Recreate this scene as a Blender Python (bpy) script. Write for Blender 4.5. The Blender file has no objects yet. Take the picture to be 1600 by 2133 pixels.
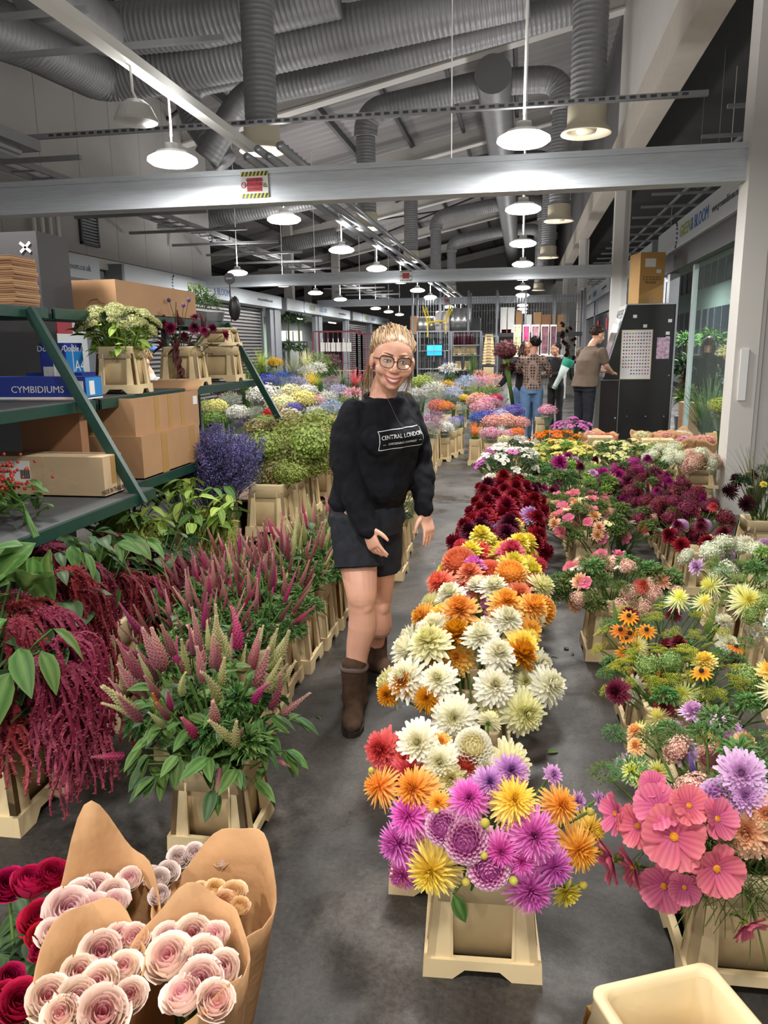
import bpy, math, random
import numpy as np
from mathutils import Vector, Matrix, Euler
R = math.radians
sc = bpy.context.scene
COL = sc.collection
random.seed(7)
rng = np.random.default_rng(7)

# ---------------------------------------------------------------- camera
EYE = 1.55
FPX, PCX, PCY = 1600.0, 800.0, 1066.5
TH, PS, RO = R(12.061), R(10.129), 0.0125
_F = np.array([-math.sin(PS)*math.cos(TH), math.cos(PS)*math.cos(TH), -math.sin(TH)])
_R0 = np.array([math.cos(PS), math.sin(PS), 0.0]); _U0 = np.cross(_R0, _F)
_RT = _R0*math.cos(RO)-_U0*math.sin(RO); _UP = _U0*math.cos(RO)+_R0*math.sin(RO)
cam_d = bpy.data.cameras.new('camera'); cam = bpy.data.objects.new('camera', cam_d); COL.objects.link(cam)
cam.matrix_world = Matrix(((_RT[0], _UP[0], -_F[0], 0), (_RT[1], _UP[1], -_F[1], 0), (_RT[2], _UP[2], -_F[2], EYE), (0, 0, 0, 1)))
cam_d.sensor_fit = 'HORIZONTAL'; cam_d.sensor_width = 36.0; cam_d.lens = 36.0*FPX/1600.0
cam_d.clip_start = 0.05; cam_d.clip_end = 200
sc.camera = cam
# ---------------------------------------------------------------- world, exposure
w = bpy.data.worlds.new('night'); sc.world = w; w.use_nodes = True
w.node_tree.nodes['Background'].inputs[0].default_value = (1.0, 0.97, 0.93, 1)
w.node_tree.nodes['Background'].inputs[1].default_value = 0.30
sc.view_settings.view_transform = 'Standard'; sc.view_settings.look = 'None'
sc.view_settings.gamma = 1.0; sc.view_settings.use_curve_mapping = False
sc.view_settings.exposure = 0.55
sc.cycles.use_denoising = True; sc.cycles.use_adaptive_sampling = True; sc.cycles.adaptive_threshold = 0.03
sc.cycles.max_bounces = 6; sc.cycles.transparent_max_bounces = 24
LAMP_W = 52.0          # every pendant lamp's light, downward
UP_FILL = 23.0         # upward light added to each lamp to brighten the dark ceiling
LAMP_Z = 3.15
LAMP_Y = [6.76+3.25*i for i in range(-4, 11)]

# ---------------------------------------------------------------- pixel -> point helpers (rays of the camera above)
def _ray(x, y): return _F + _RT*(x-PCX)/FPX - _UP*(y-PCY)/FPX
def atz(x, y, z=0.0):
 d = _ray(x, y); t = (z-EYE)/d[2]; return Vector((d[0]*t, d[1]*t, z))
def aty(x, y, Y):
 d = _ray(x, y); t = Y/d[1]; return Vector((d[0]*t, Y, EYE+d[2]*t))
def atx(x, y, X):
 d = _ray(x, y); t = X/d[0]; return Vector((X, d[1]*t, EYE+d[2]*t))

# ---------------------------------------------------------------- colour and materials
def lin(c): return c/12.92 if c <= 0.04045 else ((c+0.055)/1.055)**2.4
def S(r, g, b): return (lin(r/255), lin(g/255), lin(b/255))
_mats = {}
def M(name, col, rough=0.6, metal=0.0, var=0.0, vs=6.0, bump=0.0, bs=40.0, spec=0.5, emit=0.0, alpha=1.0, trans=0.0, rvar=0.0, stretch=(1, 1, 1)):
 """plain Principled material; var: brightness change by noise, rvar: by object, bump: fine relief"""
 if name in _mats: return _mats[name]
 m = bpy.data.materials.new(name); m.use_nodes = True; _mats[name] = m
 nt = m.node_tree; b = nt.nodes['Principled BSDF']; L = nt.links.new
 b.inputs['Base Color'].default_value = (*col, 1); b.inputs['Roughness'].default_value = rough
 b.inputs['Metallic'].default_value = metal; b.inputs['Specular IOR Level'].default_value = spec
 b.inputs['Alpha'].default_value = alpha; b.inputs['Transmission Weight'].default_value = trans
 if emit: b.inputs['Emission Color'].default_value = (*col, 1); b.inputs['Emission Strength'].default_value = emit
 if var or bump or rvar:
  tc = nt.nodes.new('ShaderNodeTexCoord'); mp = nt.nodes.new('ShaderNodeMapping'); mp.inputs['Scale'].default_value = stretch
  L(tc.outputs['Object'], mp.inputs['Vector'])
 if var or rvar:
  h = nt.nodes.new('ShaderNodeHueSaturation'); h.inputs['Color'].default_value = (*col, 1)
  n = nt.nodes.new('ShaderNodeTexNoise'); n.inputs['Scale'].default_value = vs; n.inputs['Detail'].default_value = 4
  L(mp.outputs[0], n.inputs['Vector'])
  r = nt.nodes.new('ShaderNodeMapRange'); r.inputs['From Min'].default_value = 0.3; r.inputs['From Max'].default_value = 0.7
  r.inputs['To Min'].default_value = 1-var; r.inputs['To Max'].default_value = 1+var
  L(n.outputs['Fac'], r.inputs['Value'])
  if rvar:
   oi = nt.nodes.new('ShaderNodeObjectInfo'); a = nt.nodes.new('ShaderNodeMath'); a.operation = 'MULTIPLY_ADD'
   L(oi.outputs['Random'], a.inputs[0]); a.inputs[1].default_value = 2*rvar; L(r.outputs[0], a.inputs[2])
   s = nt.nodes.new('ShaderNodeMath'); s.operation = 'SUBTRACT'; L(a.outputs[0], s.inputs[0]); s.inputs[1].default_value = rvar
   L(s.outputs[0], h.inputs['Value'])
  else: L(r.outputs[0], h.inputs['Value'])
  L(h.outputs[0], b.inputs['Base Color'])
 if bump:
  n2 = nt.nodes.new('ShaderNodeTexNoise'); n2.inputs['Scale'].default_value = bs; n2.inputs['Detail'].default_value = 3
  L(mp.outputs[0], n2.inputs['Vector'])
  bp = nt.nodes.new('ShaderNodeBump'); bp.inputs['Strength'].default_value = bump; bp.inputs['Distance'].default_value = 0.01
  L(n2.outputs['Fac'], bp.inputs['Height']); L(bp.outputs[0], b.inputs['Normal'])
 return m
def PM(name, *cols, rough=0.55, rv=0.12, hv=0.015, thin=0.22, vcol=0.0):
 """petal or leaf: colour ramp along the attribute pt (0 base .. 1 tip), each object a little different, some light passing through"""
 if name in _mats: return _mats[name]
 m = bpy.data.materials.new(name); m.use_nodes = True; _mats[name] = m
 nt = m.node_tree; b = nt.nodes['Principled BSDF']; L = nt.links.new
 b.inputs['Roughness'].default_value = rough; b.inputs['Specular IOR Level'].default_value = 0.25
 at = nt.nodes.new('ShaderNodeAttribute'); at.attribute_name = 'pt'
 cr = nt.nodes.new('ShaderNodeValToRGB'); e = cr.color_ramp.elements
 cols = cols if len(cols) > 1 else cols*2
 while len(e) < len(cols): e.new(0.5)
 for i, c in enumerate(cols): e[i].position = i/(len(cols)-1); e[i].color = (*c, 1)
 L(at.outputs['Fac'], cr.inputs[0])
 h = nt.nodes.new('ShaderNodeHueSaturation'); L(cr.outputs[0], h.inputs['Color'])
 oi = nt.nodes.new('ShaderNodeObjectInfo')
 for sock, amp, mid, k in (('Value', rv, 1.0, 1.0), ('Hue', hv, 0.5, 7.13)):
  f = nt.nodes.new('ShaderNodeMath'); f.operation = 'MULTIPLY'; L(oi.outputs['Random'], f.inputs[0]); f.inputs[1].default_value = k
  g = nt.nodes.new('ShaderNodeMath'); g.operation = 'FRACT'; L(f.outputs[0], g.inputs[0])
  r = nt.nodes.new('ShaderNodeMapRange'); r.inputs['To Min'].default_value = mid-amp; r.inputs['To Max'].default_value = mid+amp
  L(g.outputs[0], r.inputs['Value']); L(r.outputs[0], h.inputs[sock])
 L(h.outputs[0], b.inputs['Base Color'])
 if thin:
  tr = nt.nodes.new('ShaderNodeBsdfTranslucent'); L(h.outputs[0], tr.inputs['Color'])
  mx = nt.nodes.new('ShaderNodeMixShader'); mx.inputs[0].default_value = thin
  L(b.outputs[0], mx.inputs[1]); L(tr.outputs[0], mx.inputs[2]); L(mx.outputs[0], nt.nodes['Material Output'].inputs['Surface'])
 return m

# ---------------------------------------------------------------- mesh builder
def frame_to(d):
 """3x3 matrix whose z axis is d"""
 d = np.array(d, float); d /= max(np.linalg.norm(d), 1e-9)
 a = np.array([0, 0, 1.0]) if abs(d[2]) < 0.95 else np.array([1.0, 0, 0])
 x = np.cross(a, d); x /= np.linalg.norm(x); y = np.cross(d, x)
 return np.stack([x, y, d], axis=1)
class MB:
 def __init__(s): s.v = []; s.f = []; s.m = []; s.t = []; s.n = 0
 def add(s, v, f, t=0.0, m=0):
  v = np.asarray(v, float).reshape(-1, 3); s.v.append(v)
  s.f.extend([tuple(i+s.n for i in q) for q in f]); s.m.extend([m]*len(f))
  s.t.append(np.full(len(v), t) if np.isscalar(t) else np.asarray(t, float)); s.n += len(v); return s
 def box(s, lo, hi, m=0, t=0.0, T=None):
  x0, y0, z0 = lo; x1, y1, z1 = hi
  v = np.array([(x0, y0, z0), (x1, y0, z0), (x1, y1, z0), (x0, y1, z0), (x0, y0, z1), (x1, y0, z1), (x1, y1, z1), (x0, y1, z1)], float)
  if T is not None: v = v@np.array(T.to_3x3()).T+np.array(T.translation)
  return s.add(v, [(0, 3, 2, 1), (4, 5, 6, 7), (0, 1, 5, 4), (1, 2, 6, 5), (2, 3, 7, 6), (3, 0, 4, 7)], t, m)
 def bar(s, p, q, w, h, m=0, up=(0, 0, 1)):
  p = np.array(p, float); q = np.array(q, float); d = q-p; d /= np.linalg.norm(d)
  u = np.array(up, float)
  if abs(u@d) > 0.98: u = np.array([0, 1.0, 0])
  x = np.cross(d, u); x /= np.linalg.norm(x); u = np.cross(x, d)
  v = [c+x*a*w/2+u*b*h/2 for c in (p, q) for a, b in ((-1, -1), (1, -1), (1, 1), (-1, 1))]
  return s.add(v, [(0, 1, 2, 3), (7, 6, 5, 4), (0, 4, 5, 1), (1, 5, 6, 2), (2, 6, 7, 3), (3, 7, 4, 0)], 0.0, m)
 def tube(s, pts, r, n=8, m=0, cap=True, t=None, sx=1.0):
  pts = np.array(pts, float); k = len(pts); r = np.full(k, r) if np.isscalar(r) else np.array(r, float)
  tg = np.gradient(pts, axis=0); tg /= np.maximum(np.linalg.norm(tg, axis=1), 1e-9)[:, None]
  X = frame_to(tg[0])[:, 0]; V = []; a = np.arange(n)*2*math.pi/n
  for i in range(k):
   X = X-tg[i]*(X@tg[i]); X /= np.linalg.norm(X); Y = np.cross(tg[i], X)
   V.append(pts[i]+r[i]*(np.outer(np.cos(a)*sx, X)+np.outer(np.sin(a), Y)))
  f = [(i*n+j, i*n+(j+1) % n, (i+1)*n+(j+1) % n, (i+1)*n+j) for i in range(k-1) for j in range(n)]
  if cap: f += [tuple(range(n))[::-1], tuple((k-1)*n+j for j in range(n))]
  tt = np.repeat(np.linspace(0, 1, k) if t is None else (np.full(k, t) if np.isscalar(t) else np.array(t)), n)
  return s.add(np.concatenate(V), f, tt, m)
 def lathe(s, prof, n=16, m=0, o=(0, 0, 0), ax=(0, 0, 1), t=None):
  B = frame_to(ax); a = np.arange(n)*2*math.pi/n; k = len(prof)
  V = np.concatenate([np.outer(np.cos(a)*r, B[:, 0])+np.outer(np.sin(a)*r, B[:, 1])+B[:, 2]*z+np.array(o, float) for r, z in prof])
  f = [(i*n+j, i*n+(j+1) % n, (i+1)*n+(j+1) % n, (i+1)*n+j) for i in range(k-1) for j in range(n)]
  tt = 0.0 if t is None else np.repeat(np.array(t, float), n)
  return s.add(V, f, tt, m)
 def ball(s, c, r, n=8, k=6, m=0, t=0.0, B=None):
  r = np.full(3, r) if np.isscalar(r) else np.array(r, float)
  ph = np.linspace(0, math.pi, k+1); a = np.arange(n)*2*math.pi/n
  V = np.array([(math.sin(p)*math.cos(x), math.sin(p)*math.sin(x), math.cos(p)) for p in ph for x in a])*r
  if B is not None: V = V@np.array(B).T
  f = [(i*n+j, (i+1)*n+j, (i+1)*n+(j+1) % n, i*n+(j+1) % n) for i in range(k) for j in range(n)]
  return s.add(V+np.array(c, float), f, t, m)
 def prism(s, poly, z0, z1, m=0, T=None):
  n = len(poly); v = np.array([(x, y, z) for z in (z0, z1) for x, y in poly], float)
  if T is not None: v = v@np.array(T.to_3x3()).T+np.array(T.translation)
  return s.add(v, [tuple(range(n))[::-1], tuple(range(n, 2*n))]+[(i, (i+1) % n, n+(i+1) % n, n+i) for i in range(n)], 0.0, m)
 def put(s, V, f, t, loc, B, sc_=1.0, m=0):
  return s.add((np.asarray(V)*sc_)@np.array(B).T+np.array(loc), f, t, m)
 def mesh(s, name, mats, smooth=False):
  me = bpy.data.meshes.new(name)
  v = np.concatenate(s.v) if s.v else np.zeros((0, 3))
  me.from_pydata(v.tolist(), [], s.f)
  for m in (mats if isinstance(mats, (list, tuple)) else [mats]): me.materials.append(m)
  if any(s.m): me.polygons.foreach_set('material_index', s.m)
  a = me.attributes.new('pt', 'FLOAT', 'POINT'); a.data.foreach_set('value', np.concatenate(s.t).astype(np.float32))
  if smooth: me.polygons.foreach_set('use_smooth', [True]*len(me.polygons))
  me.update(); return me
 def obj(s, name, mats, parent=None, smooth=False, **kw): return ob(name, s.mesh(name, mats, smooth), parent, **kw)
def ob(name, me, parent=None, loc=None, rot=None, label=None, cat=None, group=None, kind=None, scale=None):
 o = bpy.data.objects.new(name, me); COL.objects.link(o)
 if parent is not None: o.parent = parent
 if loc is not None: o.location = loc
 if rot is not None: o.rotation_euler = rot
 if scale is not None: o.scale = (scale,)*3 if np.isscalar(scale) else scale
 return tag(o, label, cat, group, kind)
def tag(o, label=None, cat=None, group=None, kind=None):
 if label: o['label'] = label
 if cat: o['category'] = cat
 if group: o['group'] = group
 if kind: o['kind'] = kind
 return o
def empty(name, loc, rz=0.0, label=None, cat=None, group=None, kind=None, rot=None):
 o = ob(name, None, None, loc, rot or (0, 0, rz), label, cat, group, kind); o.empty_display_size = 0.1; return o
def copy_tree(src, loc=None, rot=None, label=None, group=None, parent=None):
 c = src.copy(); COL.objects.link(c)
 if parent is not None: c.parent = parent
 if loc is not None: c.location = loc
 if rot is not None: c.rotation_euler = rot
 if label: c['label'] = label
 if group: c['group'] = group
 for ch in list(src.children):
  copy_tree(ch, parent=c)
 return c
def struct(mb, name, mats, label, cat=None, parent=None, smooth=False):
 return mb.obj(name, mats, parent, smooth, label=label, cat=cat, kind='structure')
def recolor(o, mat, slot=0):
 o.material_slots[slot].link = 'OBJECT'; o.material_slots[slot].material = mat
_tc = {}
def text(body, size, parent, loc, rot, mat, name='lettering', ext=0.002, align='CENTER', sx=1.0):
 cu = bpy.data.curves.new(name, 'FONT'); cu.body = body; cu.size = size; cu.extrude = ext
 cu.align_x = align; cu.align_y = 'CENTER'; cu.materials.append(mat); cu.resolution_u = 2
 o = bpy.data.objects.new(name, cu); COL.objects.link(o); o.parent = parent; o.location = loc; o.rotation_euler = rot; o.scale = (sx, 1, 1)
 TEXTS.append(o); return o
TEXTS = []
def texts_to_meshes():
 dg = bpy.context.evaluated_depsgraph_get()
 for o in TEXTS:
  me = bpy.data.meshes.new_from_object(o.evaluated_get(dg)); n = ob('lettering', me, o.parent, o.location, o.rotation_euler, scale=tuple(o.scale)); bpy.data.objects.remove(o)
  n.name = 'lettering'
 TEXTS.clear()
FRONT = (R(90), 0, 0)          # text facing the camera side (-Y)
# ================================================================ STRUCTURE
WHITE = M('white_paint', S(214, 210, 204), 0.5, var=0.05, vs=1.2, bump=0.05)
CREAM = M('cream_plastic', S(206, 196, 172), 0.5)
PANELW = M('wall_panel_paint', S(168, 165, 162), 0.55, var=0.04, vs=0.8)
GALV = M('galvanised_steel', S(196, 202, 208), 0.40, metal=0.3, var=0.10, vs=14, bump=0.08, bs=60, stretch=(0.3, 1, 4))
DUCT = M('duct_steel', S(136, 136, 138), 0.5, metal=0.35, var=0.08, vs=5)
DARKST = M('dark_steel', S(64, 64, 66), 0.5, metal=0.3)
GREYP = M('grey_paint', S(120, 124, 130), 0.5, var=0.05, vs=3)
ALU = M('aluminium', S(170, 174, 180), 0.35, metal=0.7)
DECK = M('roof_deck', S(142, 138, 138), 0.6, var=0.08, vs=0.6)
BLACK = M('black_paint', S(20, 20, 22), 0.45)
WHITEP = M('white_print', S(235, 235, 232), 0.6)
GLOW = M('lamp_glow', (1.0, 0.985, 0.96), emit=9.0)

def floor_mat():
 m = bpy.data.materials.new('concrete_floor'); m.use_nodes = True; nt = m.node_tree; L = nt.links.new; b = nt.nodes['Principled BSDF']
 tc = nt.nodes.new('ShaderNodeTexCoord')
 def noise(s, d=6, ro=0.6, dist=0.0):
  n = nt.nodes.new('ShaderNodeTexNoise'); n.inputs['Scale'].default_value = s; n.inputs['Detail'].default_value = d
  n.inputs['Roughness'].default_value = ro; n.inputs['Distortion'].default_value = dist; L(tc.outputs['Object'], n.inputs['Vector']); return n.outputs['Fac']
 def ramp(f, *st):
  r = nt.nodes.new('ShaderNodeValToRGB'); e = r.color_ramp.elements
  while len(e) < len(st): e.new(0.5)
  for i, (p, c) in enumerate(st): e[i].position = p; e[i].color = (*c, 1)
  L(f, r.inputs[0]); return r.outputs[0]
 def mix(a, c, f, mode='MIX'):
  x = nt.nodes.new('ShaderNodeMix'); x.data_type = 'RGBA'; x.blend_type = mode
  L(a, x.inputs[6]); L(c, x.inputs[7])
  if isinstance(f, float): x.inputs[0].default_value = f
  else: L(f, x.inputs[0])
  return x.outputs[2]
 base = ramp(noise(1.1, 8, 0.62, 0.4), (0.32, S(36, 33, 31)), (0.5, S(60, 56, 52)), (0.66, S(98, 92, 85)))
 fine = ramp(noise(60, 6, 0.8), (0.34, (0.45,)*3), (0.5, (0.95,)*3), (0.66, (1.45,)*3))
 c = mix(base, fine, 1.0, 'MULTIPLY')
 st = ramp(noise(0.55, 5, 0.55, 0.8), (0.47, (0,)*3), (0.6, (1,)*3))
 dk = ramp(noise(6, 4), (0.3, S(40, 38, 36)), (0.7, S(62, 59, 56)))
 sf = nt.nodes.new('ShaderNodeMath'); sf.operation = 'MULTIPLY'; L(st, sf.inputs[0]); sf.inputs[1].default_value = 0.65
 c = mix(c, dk, sf.outputs[0])
 sp = ramp(noise(130, 2, 0.6), (0.66, (1.0,)*3), (0.76, (0.45,)*3)); c = mix(c, sp, 1.0, 'MULTIPLY')
 L(c, b.inputs['Base Color'])
 wet = ramp(noise(1.7, 6, 0.65, 0.6), (0.46, (0.62,)*3), (0.64, (0.2,)*3)); L(wet, b.inputs['Roughness'])
 bp = nt.nodes.new('ShaderNodeBump'); bp.inputs['Strength'].default_value = 0.35; bp.inputs['Distance'].default_value = 0.003
 L(noise(90, 5, 0.75), bp.inputs['Height']); L(bp.outputs[0], b.inputs['Normal'])
 return m
struct(MB().box((-18, -9, -0.2), (12, 60, 0)), 'floor', floor_mat(), 'dark stained wet concrete floor of the market hall', 'floor')

# ---- left upper wall of tall panels
WX = -7.7
b = MB().box((WX-0.25, -4, 3.02), (WX-0.06, 19.0, 6.75))
wl = struct(b, 'wall_left', PANELW, 'pale grey panelled upper wall over the left stalls', 'wall')
pm = MB().box((-0.03, 0.006, 0), (0.03, 1.144, 3.5)).mesh('panel', PANELW)
for i in range(20): ob('panel', pm, wl, (WX-0.03, -4+i*1.15, 3.24))
struct(MB().box((WX-0.3, -4, 3.02), (WX+0.1, 19.0, 3.12)).box((WX-0.2, -4, 3.12), (WX+0.03, 19.0, 3.22)), 'trim_1', WHITE, 'white ledge under the left panelled wall', 'trim')
g = MB().box((WX, 13.05, 3.42), (WX+0.05, 13.1, 4.02)).box((WX, 13.6, 3.42), (WX+0.05, 13.65, 4.02)).box((WX, 13.05, 3.40), (WX+0.05, 13.65, 3.44)).box((WX, 13.05, 4.0), (WX+0.05, 13.65, 4.05)).obj('wall_vent', DARKST, label='dark louvred vent grille high on the left wall', cat='vent')
sm = MB().box((0, 0, 0), (0.035, 0.5, 0.03)).mesh('slat', GREYP)
for i in range(11): ob('slat', sm, g, (WX+0.005, 13.1, 3.455+i*0.052), (0, R(25), 0))
ob('backing', MB().box((WX-0.005, 13.08, 3.42), (WX+0.004, 13.62, 4.02)).mesh('backing', BLACK), g)
pp = empty('pipe_cluster', (WX+0.1, 11.6, 3.0), label='white service pipes with blue valves on the left wall', cat='pipes')
for i in range(4):
 MB().tube([(0.0, i*0.22, -0.1), (0.0, i*0.22, 1.1)], 0.035, 8).obj('pipe', WHITE, pp, True)
 MB().tube([(0.0, i*0.22, 0.75), (0.0, i*0.22, 0.95)], 0.05, 8).obj('valve', M('valve_blue', S(40, 80, 160), 0.4), pp)

# ---- roof: corrugated deck rising to the right, purlins, rafters
def roofz(x): return 6.75+0.21*(x-WX)
ys = np.arange(-6, 58.01, 0.11); n = len(ys); zz = np.where(np.arange(n) % 4 < 2, 0.0, 0.05)
V = [(x, y, roofz(x)+z) for x in (-17.5, 2.2) for y, z in zip(ys, zz)]
V += [(x, y, roofz(x)+0.2) for x in (-17.5, 2.2) for y in (ys[0], ys[-1])]
roof = struct(MB().add(V, [(i, i+1, n+i+1, n+i) for i in range(n-1)]+[(2*n, 2*n+2, 2*n+3, 2*n+1)]), 'ceiling', DECK, 'grey corrugated metal roof deck over the hall', 'ceiling')
pu = MB().box((-0.04, -6, -0.24), (0.04, 58, -0.01)).mesh('purlin', DARKST)
for i in range(12):
 x = 1.2-1.55*i; ob('purlin', pu, roof, (x, 0, roofz(x)), (0, -math.atan(0.21), 0))
ra = MB().box((-19.2, -0.09, -0.62), (0.2, 0.09, -0.22)).box((-19.2, -0.16, -0.64), (0.2, 0.16, -0.6)).mesh('rafter', WHITE)
for i in range(8): ob('rafter', ra, roof, (1.9, 4.0+6.9*i, roofz(1.9)), (0, -math.atan(0.21), 0))
tie = MB().bar((-9, 0, roofz(-9)-0.3), (1.8, 6.9, roofz(1.8)-0.3), 0.06, 0.06).bar((-9, 6.9, roofz(-9)-0.3), (1.8, 0, roofz(1.8)-0.3), 0.06, 0.06).mesh('bracing', DARKST)
for i in (1, 4): ob('bracing', tie, roof, (0, 4+6.9*i, 0))
struct(MB().box((-17.7, 19, 0), (-17.5, 58, 5.5)), 'wall_far_left', PANELW, 'pale far side wall beyond the left stalls', 'wall')
struct(MB().box((-17.7, 56, 0), (12, 56.2, 10)), 'wall_back', M('back_wall', S(176, 174, 172), 0.6, var=0.05, vs=0.5), 'grey end wall at the back of the hall', 'wall')
struct(MB().box((-17.7, 18.9, 3.02), (WX-0.2, 19.0, 6.6)), 'wall_return', PANELW, 'pale end panel where the left upper wall stops', 'wall')

# ---- right hand: columns, long beam, upper panel
CX = 1.86
for i, y in enumerate((7.4, 17.7, 28.4, 39.1)):
 c = MB().box((CX, y, 0), (CX+0.17, y+0.02, 5.1)).box((CX, y+0.3, 0), (CX+0.17, y+0.32, 5.1)).box((CX+0.06, y, 0), (CX+0.11, y+0.32, 5.1))
 c = MB().box((CX, y, 0), (CX+0.2, y+0.3, 5.1))
 cb = struct(c, 'column', WHITE, ['white steel column at the right edge of the photo', 'white steel column behind the black kiosk', 'third white column along the right stalls', 'farthest white column along the right stalls'][i], 'column')
 MB().box((CX+0.2, y+0.06, 0), (CX+(1.2 if i == 0 else 0.32), y+0.24, 5.1)).obj('web_panel', WHITE, cb)
 MB().box((CX+0.2, y+0.02, 0), (CX+0.24, y+0.28, 5.1)).obj('flange', WHITE, cb)
 if i == 0:
  MB().box((CX+0.05, y-0.02, 1.05), (CX+0.115, y, 1.5)).obj('paper_notice', WHITEP, cb)
  MB().box((CX+0.4, y+0.03, 1.0), (CX+0.47, y+0.06, 1.075)).obj('tape_scrap', M('tape', S(205, 190, 150)), cb)
struct(MB().box((1.78, -2, 5.1), (2.14, 46, 5.16)).box((1.8, -2, 5.16), (1.9, 46, 5.7)), 'beam', M('beam_cream', S(196, 186, 174), 0.5, var=0.04), 'long white beam above the right columns', 'beam')
struct(MB().box((1.86, -4, 5.7), (2.0, 17.9, 9.3)), 'wall_right', WHITE, 'white wall panel above the right beam', 'wall')
struct(MB().box((2.0, -2, 6.0), (9.5, 50, 6.15)), 'ceiling_right', M('dark_ceiling', S(74, 72, 72), 0.7), 'dark ceiling over the right stalls', 'ceiling')
struct(MB().box((2.02, 17.9, 5.7), (2.1, 56, 9.3)), 'wall_right_far', M('dark_panelling', S(112, 110, 110), 0.6), 'dark upper wall beyond the white panel on the right', 'wall')
tr = MB()
for i in range(24): tr.bar((2.2, 6+i*1.3, 4.15), (4.6, 6+i*1.3, 4.15), 0.05, 0.04)
for x in (2.75, 3.1, 3.9): tr.bar((x, 5, 4.19), (x, 38, 4.19), 0.03, 0.05)
st_ = tr.obj('cable_tray', DUCT, label='steel support grid hung above the right stalls', cat='tray')
for i in range(4):
 q = MB().tube([(0, 0, 4.2), (0, 0, 6.0)], 0.006, 4)
 q.box((-0.03, -0.03, 4.2), (0.03, 0.03, 4.26)).obj('hanger', GREYP, st_, loc=(2.7+0.25*(i % 2), 7.5+2.5*i, 0))
struct(MB().box((6.4, 3, 0), (6.6, 50, 6)), 'wall_shop', M('green_render', S(150, 170, 162), 0.6, var=0.04), 'pale green inner wall seen through the right shop front', 'wall')
wf = M('dark_glass', S(58, 66, 78), 0.12, spec=0.8)
for k, (z0, z1) in enumerate(((1.0, 2.75), (3.5, 4.9))):
 wn = struct(MB().box((6.33, 6, z0), (6.39, 46, z1)), 'window_%d' % (k+1), wf, ['lower band of dark windows on the green inner wall', 'upper band of dark windows on the green inner wall'][k], 'window')
 pm = MB().box((-0.04, -0.03, z0), (0.02, 0.03, z1)).mesh('mullion', GREYP)
 pn = MB().box((-0.012, 0.04, z0+0.05), (0.0, 0.95, z1-0.05)).mesh('pane', wf)
 for i in range(40): ob('mullion', pm, wn, (6.33, 6+i, 0)); ob('pane', pn, wn, (6.33, 6+i, 0))

# ---- stall fascias with their writing
LBL = M('sign_white', S(196, 204, 210), 0.5)
SIGNTXT = M('sign_grey', S(90, 96, 104), 0.6); GREEN_T = M('sign_green', S(150, 168, 60), 0.6); BLUE_T = M('sign_blue', S(60, 105, 175), 0.6)
ROT_L = Matrix(((0, 0, 1), (1, 0, 0), (0, 1, 0))).to_euler()       # facing +X
ROT_R = Matrix(((0, 0, -1), (-1, 0, 0), (0, 1, 0))).to_euler()     # facing -X
def dots(parent, x, y, z, s, mat):
 d = MB()
 for a in range(9): d.ball((x, y+s*(0.15*math.cos(a*0.55+1.2)), z+s*0.5*math.sin(a*0.4-1.5)), s*0.06, 6, 4)
 d.obj('dot_emblem', mat, parent)
def fascia(x, y0, y1, z0, z1, side, label, words_):
 f = struct(MB().box((x-0.16, y0, z0), (x+0.16, y1, z1)), 'trim_%d' % fascia.k, GALV if words_ is None else LBL, label, 'fascia'); fascia.k += 1
 xx = x+0.163*side; rot = ROT_L if side > 0 else ROT_R
 struct_end = MB().box((x-0.17, y0-0.03, z0-0.02), (x+0.17, y0+0.06, z1+0.01)).obj('end_cap', GREYP, f)
 for wd, frac, size, mat in (words_ or ()):
  y = y0+(y1-y0)*frac
  if wd == '*': dots(f, xx, y, (z0+z1)/2, size, SIGNTXT)
  else: text(wd, size, f, (xx, y, (z0+z1)/2), rot, mat)
 return f
fascia.k = 2
LF = -7.5
GB = lambda a, b, c, d, s: [('*', a, s*1.4, None), ('GREEN', b, s, GREEN_T), ('& BLOOM', c, s, BLUE_T), ('www.greenandbloom.co.uk', d, s*0.5, SIGNTXT)]
fascia(LF, 5.0, 13.0, 2.76, 3.12, 1, 'nearest white sign board over the left stalls', [('www.greenandbloom.co.uk', 0.86, 0.15, SIGNTXT)])
fascia(LF, 13.8, 23.6, 2.76, 3.12, 1, 'second white sign board along the left stalls', GB(0.22, 0.33, 0.50, 0.84, 0.24))
fascia(LF, 24.1, 33.4, 2.76, 3.12, 1, 'third white sign board along the left stalls', GB(0.22, 0.33, 0.50, 0.84, 0.24))
fascia(LF, 33.9, 43.5, 2.76, 3.12, 1, 'fourth white sign board along the left stalls', GB(0.22, 0.33, 0.50, 0.84, 0.24))
RF = 2.5
fascia(RF, 7.9, 15.0, 3.02, 3.42, -1, 'bright sign board over the right shop front beside the column', [('*', 0.755, 0.36, None), ('GREEN', 0.665, 0.25, GREEN_T), ('& BLOOM', 0.53, 0.25, BLUE_T), ('www.greenandbloom.co.uk', 0.33, 0.125, SIGNTXT)])
fascia(RF, 15.6, 22.2, 3.02, 3.42, -1, 'sign board half hidden behind the tall carton', [('www.greenandbloom.co.uk', 0.14, 0.13, SIGNTXT)])
fascia(RF, 22.7, 33.0, 3.02, 3.42, -1, 'far sign board along the right stalls', GB(0.8, 0.66, 0.45, 0.16, 0.24))
struct(MB().box((RF-0.1, 7.9, 2.72), (RF+0.22, 15.0, 3.02)), 'trim_20', DARKST, 'dark roller shutter box under the right sign board', 'shutter box')
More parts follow.
